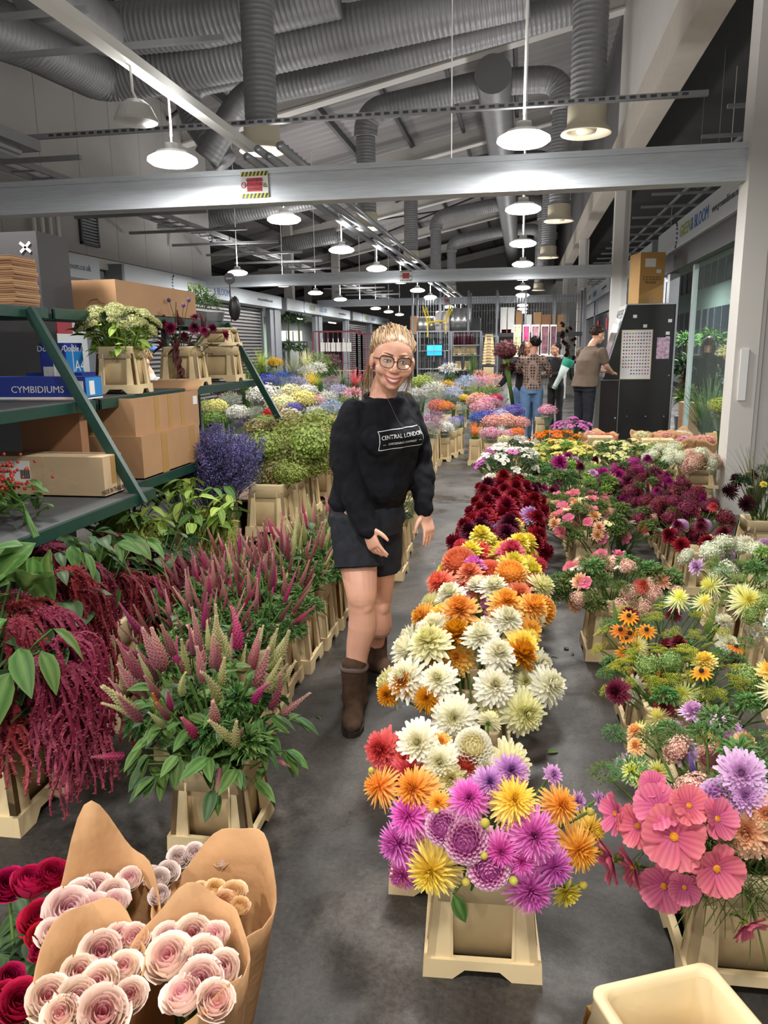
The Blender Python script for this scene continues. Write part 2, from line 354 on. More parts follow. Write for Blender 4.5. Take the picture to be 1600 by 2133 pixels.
# right shop front: posts and panes
gl = bpy.data.materials.new('shop_glass'); gl.use_nodes = True; nt = gl.node_tree
gb = nt.nodes['Principled BSDF']; gb.inputs['Base Color'].default_value = (0.8, 0.9, 0.88, 1); gb.inputs['Roughness'].default_value = 0.03
tn = nt.nodes.new('ShaderNodeBsdfTransparent'); tn.inputs[0].default_value = (0.9, 0.96, 0.94, 1); mx = nt.nodes.new('ShaderNodeMixShader'); mx.inputs[0].default_value = 0.06
nt.links.new(tn.outputs[0], mx.inputs[1]); nt.links.new(gb.outputs[0], mx.inputs[2]); nt.links.new(mx.outputs[0], nt.nodes['Material Output'].inputs['Surface'])
GLASS = gl
sf = struct(MB().box((RF-0.06, 14.2, 0), (RF+0.1, 14.45, 3.02)).box((RF-0.06, 7.9, 0), (RF+0.1, 8.0, 3.02)), 'window_3', ALU, 'aluminium framed glazed shop front beside the black kiosk', 'window')
MB().box((RF, 12.55, 0), (RF+0.06, 12.67, 2.72)).obj('post', M('pale_alu', S(190, 205, 205), 0.4), sf)
MB().box((RF+0.02, 10.3, 0.02), (RF+0.03, 12.5, 2.72)).obj('pane', GLASS, sf)
sf2 = struct(MB().box((RF-0.06, 15.5, 0), (RF+0.1, 15.7, 3.02)).box((RF-0.06, 22.2, 0), (RF+0.1, 22.6, 3.02)).box((RF-0.06, 28.2, 0), (RF+0.1, 28.5, 3.02)).box((RF-0.06, 22.2, 2.55), (RF+0.1, 33, 3.02)), 'window_4', GREYP, 'far dark glazed stall front behind the man', 'window')
for i in range(5): MB().box((RF, 22.7+i*2.1, 0.05), (RF+0.03, 24.7+i*2.1, 2.5)).obj('pane', wf, sf2)
for k, y in enumerate((24.2, 27.0)): MB().box((RF-0.03, y, 2.0), (RF-0.01, y+0.5, 2.35)).obj('red_poster', M('poster_red', S(185, 40, 55)), sf2)

# left stall fronts: posts, shutters, openings
SHUT = M('shutter_slat', S(150, 148, 146), 0.4, metal=0.5)
def shutter(y0, y1, i, gap=0.5):
 s_ = struct(MB().box((LF-0.3, y0, 0), (LF-0.28, y1, 2.76)), 'door_%d' % i, DARKST, ['slatted roller shutter just past the plant rack', 'far slatted roller shutter behind the red cages', 'farthest slatted roller shutter on the left'][i-1], 'shutter')
 n_ = 30; sl = MB()
 for k in range(n_): sl.box((LF-0.27, y0+0.05, k*0.092), (LF-0.235, y1-0.05, k*0.092+0.092*gap))
 sl.obj('slats', SHUT, s_)
 MB().box((LF-0.3, y0, 0), (LF-0.18, y0+0.08, 2.76)).obj('guide', GREYP, s_); MB().box((LF-0.3, y1-0.08, 0), (LF-0.18, y1, 2.76)).obj('guide', GREYP, s_)
 return s_
shutter(13.9, 22.8, 1); shutter(34.0, 38.8, 2); shutter(39.2, 43.4, 3)
for k, (a, c) in enumerate(((22.9, 24.0), (28.2, 29.2), (33.2, 33.9), (38.8, 39.2), (12.9, 13.9), (10.2, 10.4))):
 p = MB()
 for j in range(3): p.box((LF-0.14, a+(c-a)*j/3, 0), (LF+0.0+0.03*(j % 2), a+(c-a)*(j+0.9)/3, 2.76))
 struct(p, 'pillar', GREYP, ['first', 'second', 'third', 'fourth', 'ribbed', 'nearest'][k]+' grey post between the left stall shutters', 'post')
struct(MB().box((-11.2, 3, 0), (-11.0, 44, 3.0)).box((-11.2, 3, 2.9), (LF-0.2, 44, 3.0)), 'wall_stall', M('stall_wall', S(186, 190, 188), 0.6), 'white inner wall of the left stalls', 'wall')
struct(MB().box((-10.98, 29.0, 1.2), (-10.9, 35.0, 2.6)), 'window_5', M('green_panel', S(176, 206, 178), 0.5), 'pale green panel inside the far left stall', 'panel')
struct(MB().box((LF-0.25, 3.0, 0), (LF-0.2, 10.2, 2.5)), 'door_4', M('dark_shutter', S(52, 52, 56), 0.5, bump=0.1), 'dark closed stall front behind the green rack', 'shutter')
rp = MB().box((LF-0.2, 11.5, 1.9), (LF-0.16, 12.4, 2.7)).obj('wall_poster', M('poster_white', S(225, 225, 222)), label='white notice board in the left stall window', cat='poster')
MB().box((LF-0.15, 12.0, 1.85), (LF-0.13, 12.45, 2.6)).obj('red_panel', M('poster_red2', S(190, 40, 55)), rp)

# ---- cross beams with warning boards
WARN_Y = M('warn_yellow', S(200, 200, 60)); WARN_R = M('warn_red', S(200, 60, 75)); WARN_W = M('warn_white', S(225, 222, 218))
def crossbeam(y, x0, x1, z0, z1, k, wx):
 bm = MB().box((x0, y, z0), (x1, y+0.2, z1)).box((x0, y-0.012, z1-0.05), (x1, y, z1)).box((x0, y-0.012, z0), (x1, y, z0+0.05))
 o = struct(bm, 'beam', GALV, ['nearest galvanised cross beam with a warning board', 'second galvanised cross beam', 'third galvanised cross beam'][k], 'beam')
 wd, wh = 0.27, 0.235; zc = (z0+z1)/2+0.01
 wb = empty('warning_sign', (wx, y-0.014, zc), label=['warning board with black and yellow stripes on the nearest beam', 'small striped warning board on the second beam', 'smallest striped warning board on the third beam'][k], cat='sign')
 MB().box((-wd/2, -0.006, -wh/2), (wd/2, 0, wh/2)).obj('board', WARN_W, wb)
 MB().box((-0.075, -0.009, -0.06), (0.075, -0.006, 0.062)).obj('red_block', WARN_R, wb)
 st = MB()
 for zc_ in (-0.098, 0.098):
  st.box((-wd/2, -0.008, zc_-0.02), (wd/2, -0.006, zc_+0.02), 0)
  for j in range(7):
   x = -wd/2+0.004+j*0.038; st.add([(x, -0.0095, zc_-0.02), (x+0.02, -0.0095, zc_-0.02), (x+0.036, -0.0095, zc_+0.02), (x+0.016, -0.0095, zc_+0.02)], [(0, 1, 2, 3)], 0, 1)
 st.obj('hazard_stripes', [WARN_Y if k == 0 else WARN_W, BLACK], wb)
 for t_, zz_ in (('WARNING', 0.042), ('NON LOAD', 0.0), ('BEARING', -0.04)): text(t_, 0.036, wb, (0, -0.0105, zz_), FRONT, BLACK, ext=0.001)
 MB().add([(0.085, -0.0095, -0.025), (0.13, -0.0095, -0.025), (0.1075, -0.0095, 0.018)], [(0, 1, 2)], 0, 0).add([(0.094, -0.0105, -0.019), (0.121, -0.0105, -0.019), (0.1075, -0.0105, 0.007)], [(0, 1, 2)], 0, 1).add([(0.105, -0.0115, -0.015), (0.11, -0.0115, -0.015), (0.11, -0.0115, -0.002), (0.105, -0.0115, -0.002)], [(0, 1, 2, 3)], 0, 0).obj('triangle_symbol', [BLACK, WARN_Y], wb)
 MB().tube([(-0.107+0.024*math.cos(a), -0.009, 0.024*math.sin(a)) for a in np.linspace(0, 6.2832, 17)], 0.003, 4, cap=False).bar((-0.124, -0.009, 0.017), (-0.09, -0.009, -0.017), 0.005, 0.004).obj('ring_symbol', WARN_R, wb)
 return o
crossbeam(7.5, -9.0, CX, 2.92, 3.23, 0, aty(532, 388, 7.5).x)
crossbeam(17.75, -9.0, CX, 2.98, 3.24, 1, aty(846, 578, 17.75).x)
crossbeam(28.5, LF, CX, 3.05, 3.30, 2, aty(931, 630, 28.5).x)

# ---- pendant lamps
def lamp(x, y, z, lit, label, group, cord=3.5, power=LAMP_W):
 r = empty('pendant_lamp', (x, y, z), label=label, cat='lamp', group=group)
 if not lamp.me:
  lamp.me = [MB().lathe([(0.03, 0.16), (0.06, 0.155), (0.07, 0.1), (0.13, 0.09), (0.16, 0.06), (0.165, 0.05)], 24).mesh('housing', M('lamp_white', S(226, 226, 222), 0.4)),
                   MB().lathe([(0.0, -0.035), (0.1, -0.03), (0.18, -0.015), (0.215, 0.01), (0.21, 0.035), (0.165, 0.06)], 24).mesh('diffuser', GLOW),
                   MB().lathe([(0.0, 0.15), (0.07, 0.14), (0.12, 0.10), (0.155, 0.03), (0.17, 0.0), (0.165, -0.02), (0.0, -0.03)], 24).mesh('diffuser', M('lamp_off', S(200, 200, 196), 0.25))]
 ob('housing', lamp.me[0], r); ob('diffuser', lamp.me[1 if lit else 2], r)
 MB().tube([(0, 0, 0.15), (0.004, 0, cord/2), (0, 0, cord)], 0.009, 5).obj('cord', WHITEP, r)
 if lit:
  l = bpy.data.lights.new('lamp_light', 'AREA'); l.shape = 'DISK'; l.size = 0.36; l.energy = power; l.color = (1.0, 0.975, 0.94)
  lo = bpy.data.objects.new('lamp_light', l); COL.objects.link(lo); lo.parent = r; lo.location = (0, 0, -0.05)
  l2 = bpy.data.lights.new('added_uplight', 'AREA'); l2.shape = 'DISK'; l2.size = 0.3; l2.energy = UP_FILL; l2.color = (1.0, 0.98, 0.95)  # added fill aimed up at the roof
  lo2 = bpy.data.objects.new('added_uplight', l2); COL.objects.link(lo2); lo2.parent = r; lo2.location = (0, 0, 0.21); lo2.rotation_euler = (math.pi, 0, 0)
 return r
lamp.me = None
for i, y in enumerate(LAMP_Y):
 lamp(-0.03, y, LAMP_Z, True, 'lit round pendant lamp in the right row over the aisle', 'right row of lit pendant lamps', roofz(-0.03)-LAMP_Z)
 lamp(-3.04, y, LAMP_Z, True, 'lit round pendant lamp in the left row under the cable tray', 'left row of lit pendant lamps', 0.45 if y > 8.6 else 0.6)
 if i > 6: lamp(-6.1, y, LAMP_Z, True, 'lit round pendant lamp in the far left row', 'far left row of lit pendant lamps', roofz(-6.1)-LAMP_Z)
# unlit lamps, one swinging low on its white cable
YL = atx(272, 150, -3.06).y; p = aty(284, 250, YL); dl = lamp(p.x, p.y, p.z, False, 'unlit domed lamp hanging low on a white cable', None, 0.16)
bpy.data.objects.remove(dl.children[-1])
q = aty(272, 150, YL)-p; e1 = aty(310, 240, YL)-p; e2 = aty(285, 210, YL)-p; e3 = aty(276, 190, YL)-p
ck = [Vector((0.1, 0, 0.03)), e1, aty(303, 222, YL)-p, e2, e3, q, q+Vector((0, 0, 0.06))]
MB().tube(ck, 0.011, 5).obj('cord', WHITEP, dl, True)
p = aty(345, 475, 15.0); lamp(p.x, p.y, p.z, False, 'unlit domed lamp below the left cable tray', None, 0.4)
p = aty(940, 405, 10.5); sk = empty('ceiling_speaker', p, label='white oval ceiling unit behind the nearest beam', cat='detector')
MB().ball((0, 0, 0), (0.27, 0.12, 0.05), 16, 8).obj('body', WHITE, sk, True); MB().tube([(0, 0, 0.03), (0, 0, 3.5)], 0.008, 5).obj('cord', WHITEP, sk)

# ---- ventilation: ridged ducts and drop vents
def ridged(mb, pts, r, pitch=0.12, n=16, amp=0.028):
 pts = [np.array(p, float) for p in pts]; out = []; rr = []
 for a, c in zip(pts[:-1], pts[1:]):
  k = max(2, int(np.linalg.norm(c-a)/pitch))
  for i in range(k):
   for fr, am in ((0.0, 0), (0.34, 0), (0.5, amp), (0.66, 0)):
    out.append(a+(c-a)*(i+fr)/k); rr.append(r*(1+am))
 out.append(pts[-1]); rr.append(r); return mb.tube(out, rr, n)
def arc(a, corner, c, rad=0.5, k=6):
 a, corner, c = (np.array(v, float) for v in (a, corner, c)); u = (a-corner)/np.linalg.norm(a-corner); v = (c-corner)/np.linalg.norm(c-corner)
 return [corner+u*rad*(1-t)**2+v*rad*t**2 for t in np.linspace(0, 1, k)]
def drop_vent(x, y, z, ztop, label, group=None, r=0.2):
 v = empty('air_vent', (x, y, z), label=label, cat='vent', group=group)
 ridged(MB(), [(0, 0, 0.28), (0, 0, ztop-z)], r, 0.06).obj('duct', DUCT, v, True)
 MB().lathe([(r*1.08, 0.29), (r*1.12, 0.28), (r*1.12, 0.08), (r*1.18, 0.05), (r*1.45, 0.0), (r*1.48, -0.02), (r*1.42, -0.025), (r*1.05, 0.02), (r*0.95, 0.1), (0.0, 0.12)], 24).obj('collar', CREAM, v, True)
 MB().lathe([(0.0, -0.005), (r*0.55, -0.005), (r*0.62, 0.03), (0.0, 0.08)], 20).obj('cone', CREAM, v, True)
 return v
drop_vent(-3.27, 9.96, 4.0, 8.3, 'nearest left drop duct with a cream bell outlet')
drop_vent(0.68, 10.03, 4.0, 8.9, 'nearest right drop duct with a cream bell outlet')
dk = 0
def duct(pts, r, label, parent=None, name='air_duct'):
 return ridged(MB(), pts, r, 0.075).obj(name, DUCT, parent, True, label=label, cat=None if parent else 'duct')
for j, y in enumerate((16.6, 23.2, 29.8, 36.4)):
 nm = ['second', 'third', 'fourth', 'fifth'][j]
 drop_vent(-3.25, y, 4.0, 5.75, nm+' left drop duct with a cream bell outlet')
 drop_vent(0.66, y, 4.0, 6.0, nm+' right drop duct with a cream bell outlet')
 a = [(-3.25, y, 5.75)]+arc((-3.25, y, 5.75), (-3.25, y, 6.25), (-0.7, y, 6.55), 0.45)+arc((-3, y, 6.28), (-0.9, y, 6.6), (0, y, 6.6), 0.4)+arc((-0.7, y, 6.6), (0.66, y, 6.6), (0.66, y, 6.0), 0.45)+[(0.66, y, 6.0)]
 duct(a, 0.24, nm+' cross duct joining the left and right drop vents')
md = duct([(-0.65, 15.6, 6.45), (-0.65, 54, 6.45)], 0.33, 'long round main duct running away under the roof')
MB().lathe([(0.34, 0.05), (0.345, 0.0), (0.0, -0.01)], 24, 0, (-0.65, 15.6, 6.45), (0, 1, 0)).obj('end_cap', M('duct_cap', S(110, 110, 112), 0.6), md)
Pa = lambda x, y, Y: tuple(aty(x, y, Y))
duct([Pa(80, -25, 8.6), Pa(150, 18, 9.6)]+arc(Pa(150, 18, 9.6), Pa(222, 66, 11.2), Pa(420, 38, 11.2), 0.4)+[Pa(430, 42, 11.2), Pa(700, -20, 11.2)], 0.33, 'topmost wide duct crossing the roof with a bend at left')
duct([Pa(-60, 40, 9.0), Pa(60, 85, 9.9)]+arc(Pa(60, 85, 9.9), Pa(215, 165, 11.9), Pa(420, 140, 11.9), 0.4)+[Pa(560, 103, 11.9), Pa(1100, -20, 11.9)], 0.33, 'second wide duct crossing the roof with a bend at left')
duct([Pa(470, 340, 14.2), Pa(405, 250, 14.2)]+arc(Pa(405, 250, 14.2), Pa(375, 178, 14.2), Pa(560, 140, 14.2), 0.5)+[Pa(560, 140, 14.2), Pa(1180, 0, 14.2)], 0.23, 'third slimmer duct crossing the roof, bending down at left')
duct([Pa(430, 330, 13.4), Pa(470, 260, 13.4)]+arc(Pa(470, 260, 13.4), Pa(510, 195, 13.4), Pa(660, 165, 13.4), 0.3)+[Pa(660, 165, 13.4), Pa(1200, 15, 13.4)], 0.22, 'fourth slimmer duct crossing the roof, bending down at left')
duct([Pa(430, 455, 20), Pa(620, 420, 20), Pa(800, 385, 20)], 0.25, 'grey duct below the roof behind the nearest beam')
duct([Pa(590, 510, 26), Pa(700, 490, 26)], 0.25, 'short grey duct far at left under the roof')

# ---- trays, trunking, pipes
tk = MB().box((-3.12, 3.0, 3.72), (-3.0, 8.9, 3.8)).obj('cable_trunking', WHITEP, label='white cable trunking overhead at upper left', cat='trunking')
pb = empty('pipe_bundle', (-3.0, 9, 3.6), label='parallel silver pipes running down the hall under the roof', cat='pipes')
for i, (dx, dz) in enumerate(((-0.04, 0.03), (0.09, 0.10), (0.21, 0.02), (0.34, 0.12))): MB().tube([(dx, -0.3, dz), (dx, 44, dz)], 0.045, 8).obj('pipe', ALU, pb, True)
for k, (y, z, x0, x1, lab) in enumerate(((8.7, 3.95, -7.4, 1.75, 'perforated steel strut spanning under the nearest vents'), (8.0, 4.55, -7.6, -3.0, 'thin grey strut high at upper left'), (7.6, 4.75, -7.6, -4.2, 'thin grey strut above it at the top left'))):
 s_ = MB().box((x0, y, z), (x1, y+0.06, z+0.05)).obj('steel_strut', DUCT, label=lab, cat='strut')
 if k == 0:
  h = MB()
  for i in range(70): h.box((x0+2+i*0.1, y-0.004, z+0.012), (x0+2.06+i*0.1, y, z+0.038))
  h.obj('slots', DARKST, s_, kind='stuff')
lt = MB()
for x in (-6.7, -6.3): lt.bar((x, 5, 3.9), (x, 40, 3.9), 0.03, 0.08)
for i in range(80): lt.bar((-6.7, 5+i*0.44, 3.88), (-6.3, 5+i*0.44, 3.88), 0.03, 0.02)
for i in range(14): lt.bar((-7.6, 9+i*1.9, 3.8), (-5.2, 9+i*1.9, 3.8), 0.06, 0.05)
lt.obj('ladder_tray', DUCT, label='long ladder cable tray along the left wall', cat='tray')
t5 = MB().tube([(-5.6, 3, 3.75), (-5.6, 8.4, 3.75)], 0.045, 8).box((-5.75, 3, 3.78), (-5.45, 8.6, 3.9)).obj('strip_light', DUCT, label='grey strip fitting above the left rack', cat='light')
for k, (x, Y) in enumerate(((590, 31), (690, 38), (632, 44))):
 pt_ = aty(x, 560, Y); struct(MB().box((pt_.x, Y, 2.9), (pt_.x+0.35, Y+0.35, 6.6)), 'pillar', WHITE, ['pale post', 'second pale post', 'third pale post'][k]+' standing beyond the left stalls', 'column')

# strip lamp behind the right glass; the rest are added to brighten the stalls
def tube_lamp(x, y, z, L_, power, label, group=None):
 t = empty('strip_lamp', (x, y, z), label=label, cat='lamp', group=group); MB().box((-0.06, 0, 0.0), (0.06, L_, 0.05)).obj('batten', WHITEP, t); MB().tube([(0, 0.03, -0.02), (0, L_-0.03, -0.02)], 0.022, 8).obj('tube', GLOW, t)
 MB().tube([(0, 0.2, 0.05), (0, 0.2, (5.98 if x > 0 else 2.9)-z)], 0.006, 4).obj('hanger', WHITEP, t)
 l = bpy.data.lights.new('strip_light', 'AREA'); l.shape = 'RECTANGLE'; l.size = 0.1; l.size_y = L_; l.energy = power; o = bpy.data.objects.new('strip_light', l); COL.objects.link(o); o.parent = t; o.location = (0, L_/2, -0.05)
tube_lamp(3.35, 14.4, 3.05, 1.3, 170, 'lit strip lamp behind the right shop glass')
for i, y in enumerate((8.5, 20.0, 27.0)): tube_lamp(4.6, y, 3.6, 1.5, 130, 'lit strip lamp added to brighten the right stalls, %s from the front' % ['first', 'second', 'third'][i])
for i, y in enumerate((11, 17, 25, 31, 37)): tube_lamp(-9.2, y, 2.8, 1.5, 60, 'lit strip lamp added to brighten the left stalls, %s from the front' % ['first', 'second', 'third', 'fourth', 'fifth'][i])
# ================================================================ FLORA: meshes shared by the flowers
GOLD = math.pi*(3-math.sqrt(5))
def grid_faces(r, c, off=0): return [(off+i*c+j, off+i*c+j+1, off+(i+1)*c+j+1, off+(i+1)*c+j) for i in range(r-1) for j in range(c-1)]
def petal(Ln, W, up=0.1, cup=0.25, rows=4, base=0.3, tip=0.25, wide=0.6, notch=0.0):
 """petal along +Y, normal +Z: rows x 3 grid; returns V, faces, s (0..1 along)"""
 V = []; s_ = []
 for i in range(rows):
  s = i/(rows-1); wd = base+(1-base)*math.sin(min(s/wide, 1)*math.pi/2) if s <= wide else 1-(1-tip)*((s-wide)/(1-wide))**1.6
  z = up*Ln*s*s
  for j in (-1, 0, 1):
   V.append((j*W/2*wd, Ln*s-(notch*Ln if (i == rows-1 and j == 0) else 0), z+cup*W*0.5*wd*abs(j))); s_.append(s)
 return np.array(V), grid_faces(rows, 3), np.array(s_)
def rot_basis(az, el, roll=0.0):
 """maps +Y to the direction (azimuth az, elevation el), +Z to its upward normal"""
 d = np.array([math.cos(az)*math.cos(el), math.sin(az)*math.cos(el), math.sin(el)])
 n = np.array([-math.cos(az)*math.sin(el), -math.sin(az)*math.sin(el), math.cos(el)]); x = np.cross(d, n)
 if roll: x, n = x*math.cos(roll)+n*math.sin(roll), n*math.cos(roll)-x*math.sin(roll)
 return np.stack([x, d, n], axis=1)
def dahlia(kind, seed):
 g = np.random.default_rng(seed); b = MB()
 if kind == 'ball':
  N = 150; b.ball((0, 0, 0.08), 0.72, 12, 8, 0, 0.15)
  for i in range(N):
   f = i/N; th = math.acos(1-1.72*f); az = i*GOLD      # theta from the top
   el = math.pi/2-th; P = np.array([math.sin(th)*math.cos(az), math.sin(th)*math.sin(az), math.cos(th)*0.92+0.1])
   sz = 0.16+0.20*math.sin(min(th, 1.5))
   V, F, s = petal(sz*1.25, sz*1.25, 0.0, 0.62, 3, 0.55, 0.55, 0.6)
   B = rot_basis(az, min(el+0.5, R(100)), 0)
   b.add((V-[0, sz*0.62, 0])@B.T*1.0+P*0.9, F, np.clip(0.05+1.0*s*(0.35+0.65*min(1, th)), 0, 1))
 else:
  N = {'dec': 140, 'cac': 150, 'wat': 70, 'spi': 130}[kind]
  for i in range(N):
   f = (i/N); az = i*GOLD+g.normal(0, 0.06); fe = f**1.15
   el = R({'dec': -22, 'cac': -38, 'wat': -12, 'spi': -45}[kind]+fe*{'dec': 112, 'cac': 124, 'wat': 95, 'spi': 130}[kind])+g.normal(0, 0.05)
   Ln = (1.0-{'dec': 0.66, 'cac': 0.55, 'wat': 0.6, 'spi': 0.6}[kind]*f)*(1+g.normal(0, 0.05))
   W = {'dec': 0.33, 'cac': 0.17, 'wat': 0.36, 'spi': 0.10}[kind]*(1-0.45*f)
   V, F, s = petal(Ln, W, {'dec': 0.16, 'cac': 0.05, 'wat': 0.22, 'spi': 0.1}[kind]*(1+g.normal(0, 0.5)), {'dec': 0.35, 'cac': 0.7, 'wat': 0.4, 'spi': 0.5}[kind], 4, 0.35, 0.18 if kind != 'dec' else 0.3, 0.55)
   V = V+[0, 0.05, 0]
   b.add(V@rot_basis(az, el, g.normal(0, 0.15)).T+np.array([0, 0, 0.05+{'dec': 0.42, 'cac': 0.26, 'wat': 0.16, 'spi': 0.2}[kind]*f]), F, np.clip((1-f)*0.72+0.28*s, 0, 1))
 return b.mesh('bloom_'+kind, PM('petal_white', S(236, 228, 190), S(245, 242, 225)))
BLOOM = {k: [dahlia(k, 10*i+j) for j in range(3)] for i, k in enumerate(('dec', 'cac', 'ball', 'wat', 'spi'))}
def calyx_mesh():
 b = MB()
 for i in range(6):
  V, F, s = petal(0.45, 0.3, -0.1, 0.3, 3); b.add(V@rot_basis(i*1.047, R(-25)).T+np.array([0, 0, -0.12]), F, s)
 return b.lathe([(0.0, -0.3), (0.1, -0.27), (0.22, -0.14), (0.2, 0.0)], 8).mesh('calyx', PM('calyx_green', S(70, 110, 40), S(150, 170, 70)))
STEM = PM('stem_green', S(58, 88, 38), S(84, 116, 52), thin=0.0)
STEMD = PM('stem_dark', S(46, 62, 34), S(70, 80, 44), thin=0.0)
CALYX = calyx_mesh()
def cosmos():
 b = MB()
 for i in range(8):
  V = []; T = []                       # broad pleated petal: seven ribs, a notched tip
  for r in range(6):
   t = r/5; wd = 0.10+0.30*math.sin(min(t*1.15, 1)*math.pi/2); cup = (0.10 if i % 2 else -0.04)*t*t
   for j in range(9):
    u = (j-4)/4; V.append((u*wd*(1-0.10*t*t*abs(u)), t*(1-0.10*u*u-(0.045 if j % 3 == 0 and r == 5 else 0)), cup+0.10*u*u*t+(0.022 if j % 2 else -0.01)*t)); T.append(min(1, 0.15+0.62*t+(0.2 if j % 2 else -0.12)))
  b.add(np.array(V)@rot_basis(i*math.pi/4+0.06*((i*7) % 3-1), R(13+7*(i % 2))).T, grid_faces(6, 9), np.clip(T, 0, 1))
 b.lathe([(0.0, 0.14), (0.08, 0.13), (0.13, 0.08), (0.14, 0.0)], 10, 1)
 for i in range(14):
  a = i*GOLD; r = 0.11*math.sqrt((i+0.5)/14); b.ball((r*math.cos(a), r*math.sin(a), 0.14), 0.022, 5, 4, 1)
 return b.mesh('cosmos_bloom', [PM('petal_cosmos', S(150, 52, 120), S(208, 98, 128), S(226, 136, 146), rv=0.1), M('pollen', S(214, 150, 30), 0.7)], True)
COSMOS = cosmos()
def daisy(n, Ln, W, droop, cone, mats, name, dome=0.12, layers=1):
 b = MB()
 for l in range(layers):
  for i in range(n):
   V, F, s = petal(Ln*(1-0.2*l), W, 0.05, 0.3, 3, 0.5, 0.35, 0.6)
   b.add(V@rot_basis((i+0.5*l)*2*math.pi/n+0.05*((i*5) % 3-1), R(droop+18*l+5*((i*3) % 3-1))).T, F, s)
 b.ball((0, 0, dome*0.4), (cone, cone, dome), 8, 5, 1); return b.mesh(name, mats)
RUDB = daisy(13, 1.0, 0.3, -14, 0.22, [PM('petal_rudbeckia', S(196, 110, 20), S(236, 160, 36)), M('rudbeckia_cone', S(48, 30, 24), 0.8)], 'rudbeckia_bloom', 0.24)
def spray(seed, n=8, layers=1):
 """a branching stem carrying small open daisies"""
 g = np.random.default_rng(seed); b = MB()
 for i in range(n):
  a = i*GOLD; r = 0.62*math.sqrt(i/n)+g.normal(0, 0.04); P = np.array([r*math.cos(a), r*math.sin(a), 0.1-0.35*r*r+g.normal(0, 0.06)])
  nrm = np.array([P[0]*0.8, P[1]*0.8, 1.0])+g.normal(0, 0.15, 3); B = frame_to(nrm)
  sz = 0.27*(1+g.normal(0, 0.12))
  for l in range(layers):
   for k in range(9):
    V, F, s = petal(sz*(1-0.25*l), sz*0.5, 0.12, 0.25, 3, 0.6, 0.5, 0.6)
    b.put(V@rot_basis((k+0.5*l)*0.698, R(6+24*l)).T, F, s, P, B)
  b.put(*(lambda q: (np.concatenate(q.v), q.f, 0.0))(MB().ball((0, 0, 0.02), (sz*0.24, sz*0.24, sz*0.13), 6, 4)), P, B, 1.0, 1)
  b.tube([P-B[:, 2]*0.02, P*0.55-[0, 0, 0.35], (0, 0, -0.8)], 0.018, 4, 2, False)
 return b
def spray_mesh(name, pet, eye, layers=1): return [spray(31+i, 8, layers).mesh(name, [pet, eye, STEM]) for i in range(2)]
def floret_dome(seed, n, rad, fl, flat=0.75, under=-0.25, name='flower_head', mat=None):
 """dome thickly set with four-petalled florets"""
 g = np.random.default_rng(seed); b = MB()
 b.ball((0, 0, 0), (rad*0.8, rad*0.8, rad*0.8*flat), 10, 6, 0, 0.0)
 for i in range(n):
  u = 1-(1-under)*(i+0.5)/n; a = i*GOLD; r = math.sqrt(max(0, 1-u*u)); nrm = np.array([r*math.cos(a), r*math.sin(a), u])
  lump = 1+0.1*math.sin(3*a+seed)+0.07*math.sin(7*u*3+2*a)
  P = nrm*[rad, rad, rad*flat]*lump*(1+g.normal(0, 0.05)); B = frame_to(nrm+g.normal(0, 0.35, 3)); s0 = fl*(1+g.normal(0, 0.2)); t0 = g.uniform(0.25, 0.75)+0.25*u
  V = [(0, 0, 0)]
  for k in range(4):
   c, s_ = math.cos(k*1.571), math.sin(k*1.571); V += [(s0*0.55*(c-s_*0.75), s0*0.55*(s_+c*0.75), s0*0.25), (s0*c, s0*s_, s0*0.3)]
  V = np.array(V); F = [(0, 1+2*((k-1) % 4), 2+2*k, 1+2*k) for k in range(4)]
  b.put(V, F, np.full(9, np.clip(t0, 0, 1)), P, B)
 return b.mesh(name, mat or PM('petal_green', S(90, 104, 40), S(140, 150, 66), S(176, 180, 100)))
HYD = [floret_dome(i, 240, 1.0, 0.16, 0.8, -0.5) for i in range(3)]
POMP = floret_dome(9, 300, 1.0, 0.10, 0.95, -0.7, 'pompon_head', PM('petal_pompon', S(214, 220, 196), S(238, 240, 228)))
def plume(seed, bumps=110, crest=False):
 """celosia: tapered spike covered with small scales"""
 g = np.random.default_rng(seed); b = MB(); bend = g.normal(0, 0.10, 2)
 ax = lambda s: np.array([bend[0]*s*s, bend[1]*s*s, s])
 rad = lambda s: 0.02+0.125*math.sin(math.pi*min(1, s*1.0+0.16))**0.8*(1-s*0.75)
 b.tube([ax(s) for s in np.linspace(0, 1, 8)], [rad(s)*0.8 for s in np.linspace(0, 1, 8)], 6, 0, True)
 for i in range(bumps):
  s = (i+0.5)/bumps; a = i*GOLD; d = np.array([math.cos(a), math.sin(a), 0.75]); d /= np.linalg.norm(d); P = ax(s)+np.array([math.cos(a), math.sin(a), 0])*rad(s)*0.7
  B = frame_to(d); h = 0.075*(1.1-0.5*s); w_ = 0.022
  b.put([(-w_, -w_, 0), (w_, -w_, 0), (0, w_*1.2, 0), (0, 0, h)], [(0, 1, 3), (1, 2, 3), (2, 0, 3)], [s*0.8]*3+[min(1, s+0.25)], P, B)
 return b.mesh('plume', PM('plume_pink', S(110, 50, 70), S(190, 130, 130)))
PLUME = [plume(i) for i in range(4)]
def leaf(Ln=1.0, W=0.42, fold=0.25, arch=-0.25, rows=6):
 V = []; S_ = []
 for i in range(rows):
  s = i/(rows-1); wd = W/2*(math.sin(math.pi*s**0.75)**0.85+0.02); z = arch*s*s+0.05*s
  for j in (-1, -0.5, 0, 0.5, 1): V.append((j*wd, s*Ln, z+fold*wd*abs(j)+0.012*((i+int(2*abs(j))) % 2))); S_.append(0.15+0.7*abs(j)+0.15*s if j else 1.0)
 return np.array(V), grid_faces(rows, 5), np.array(S_)
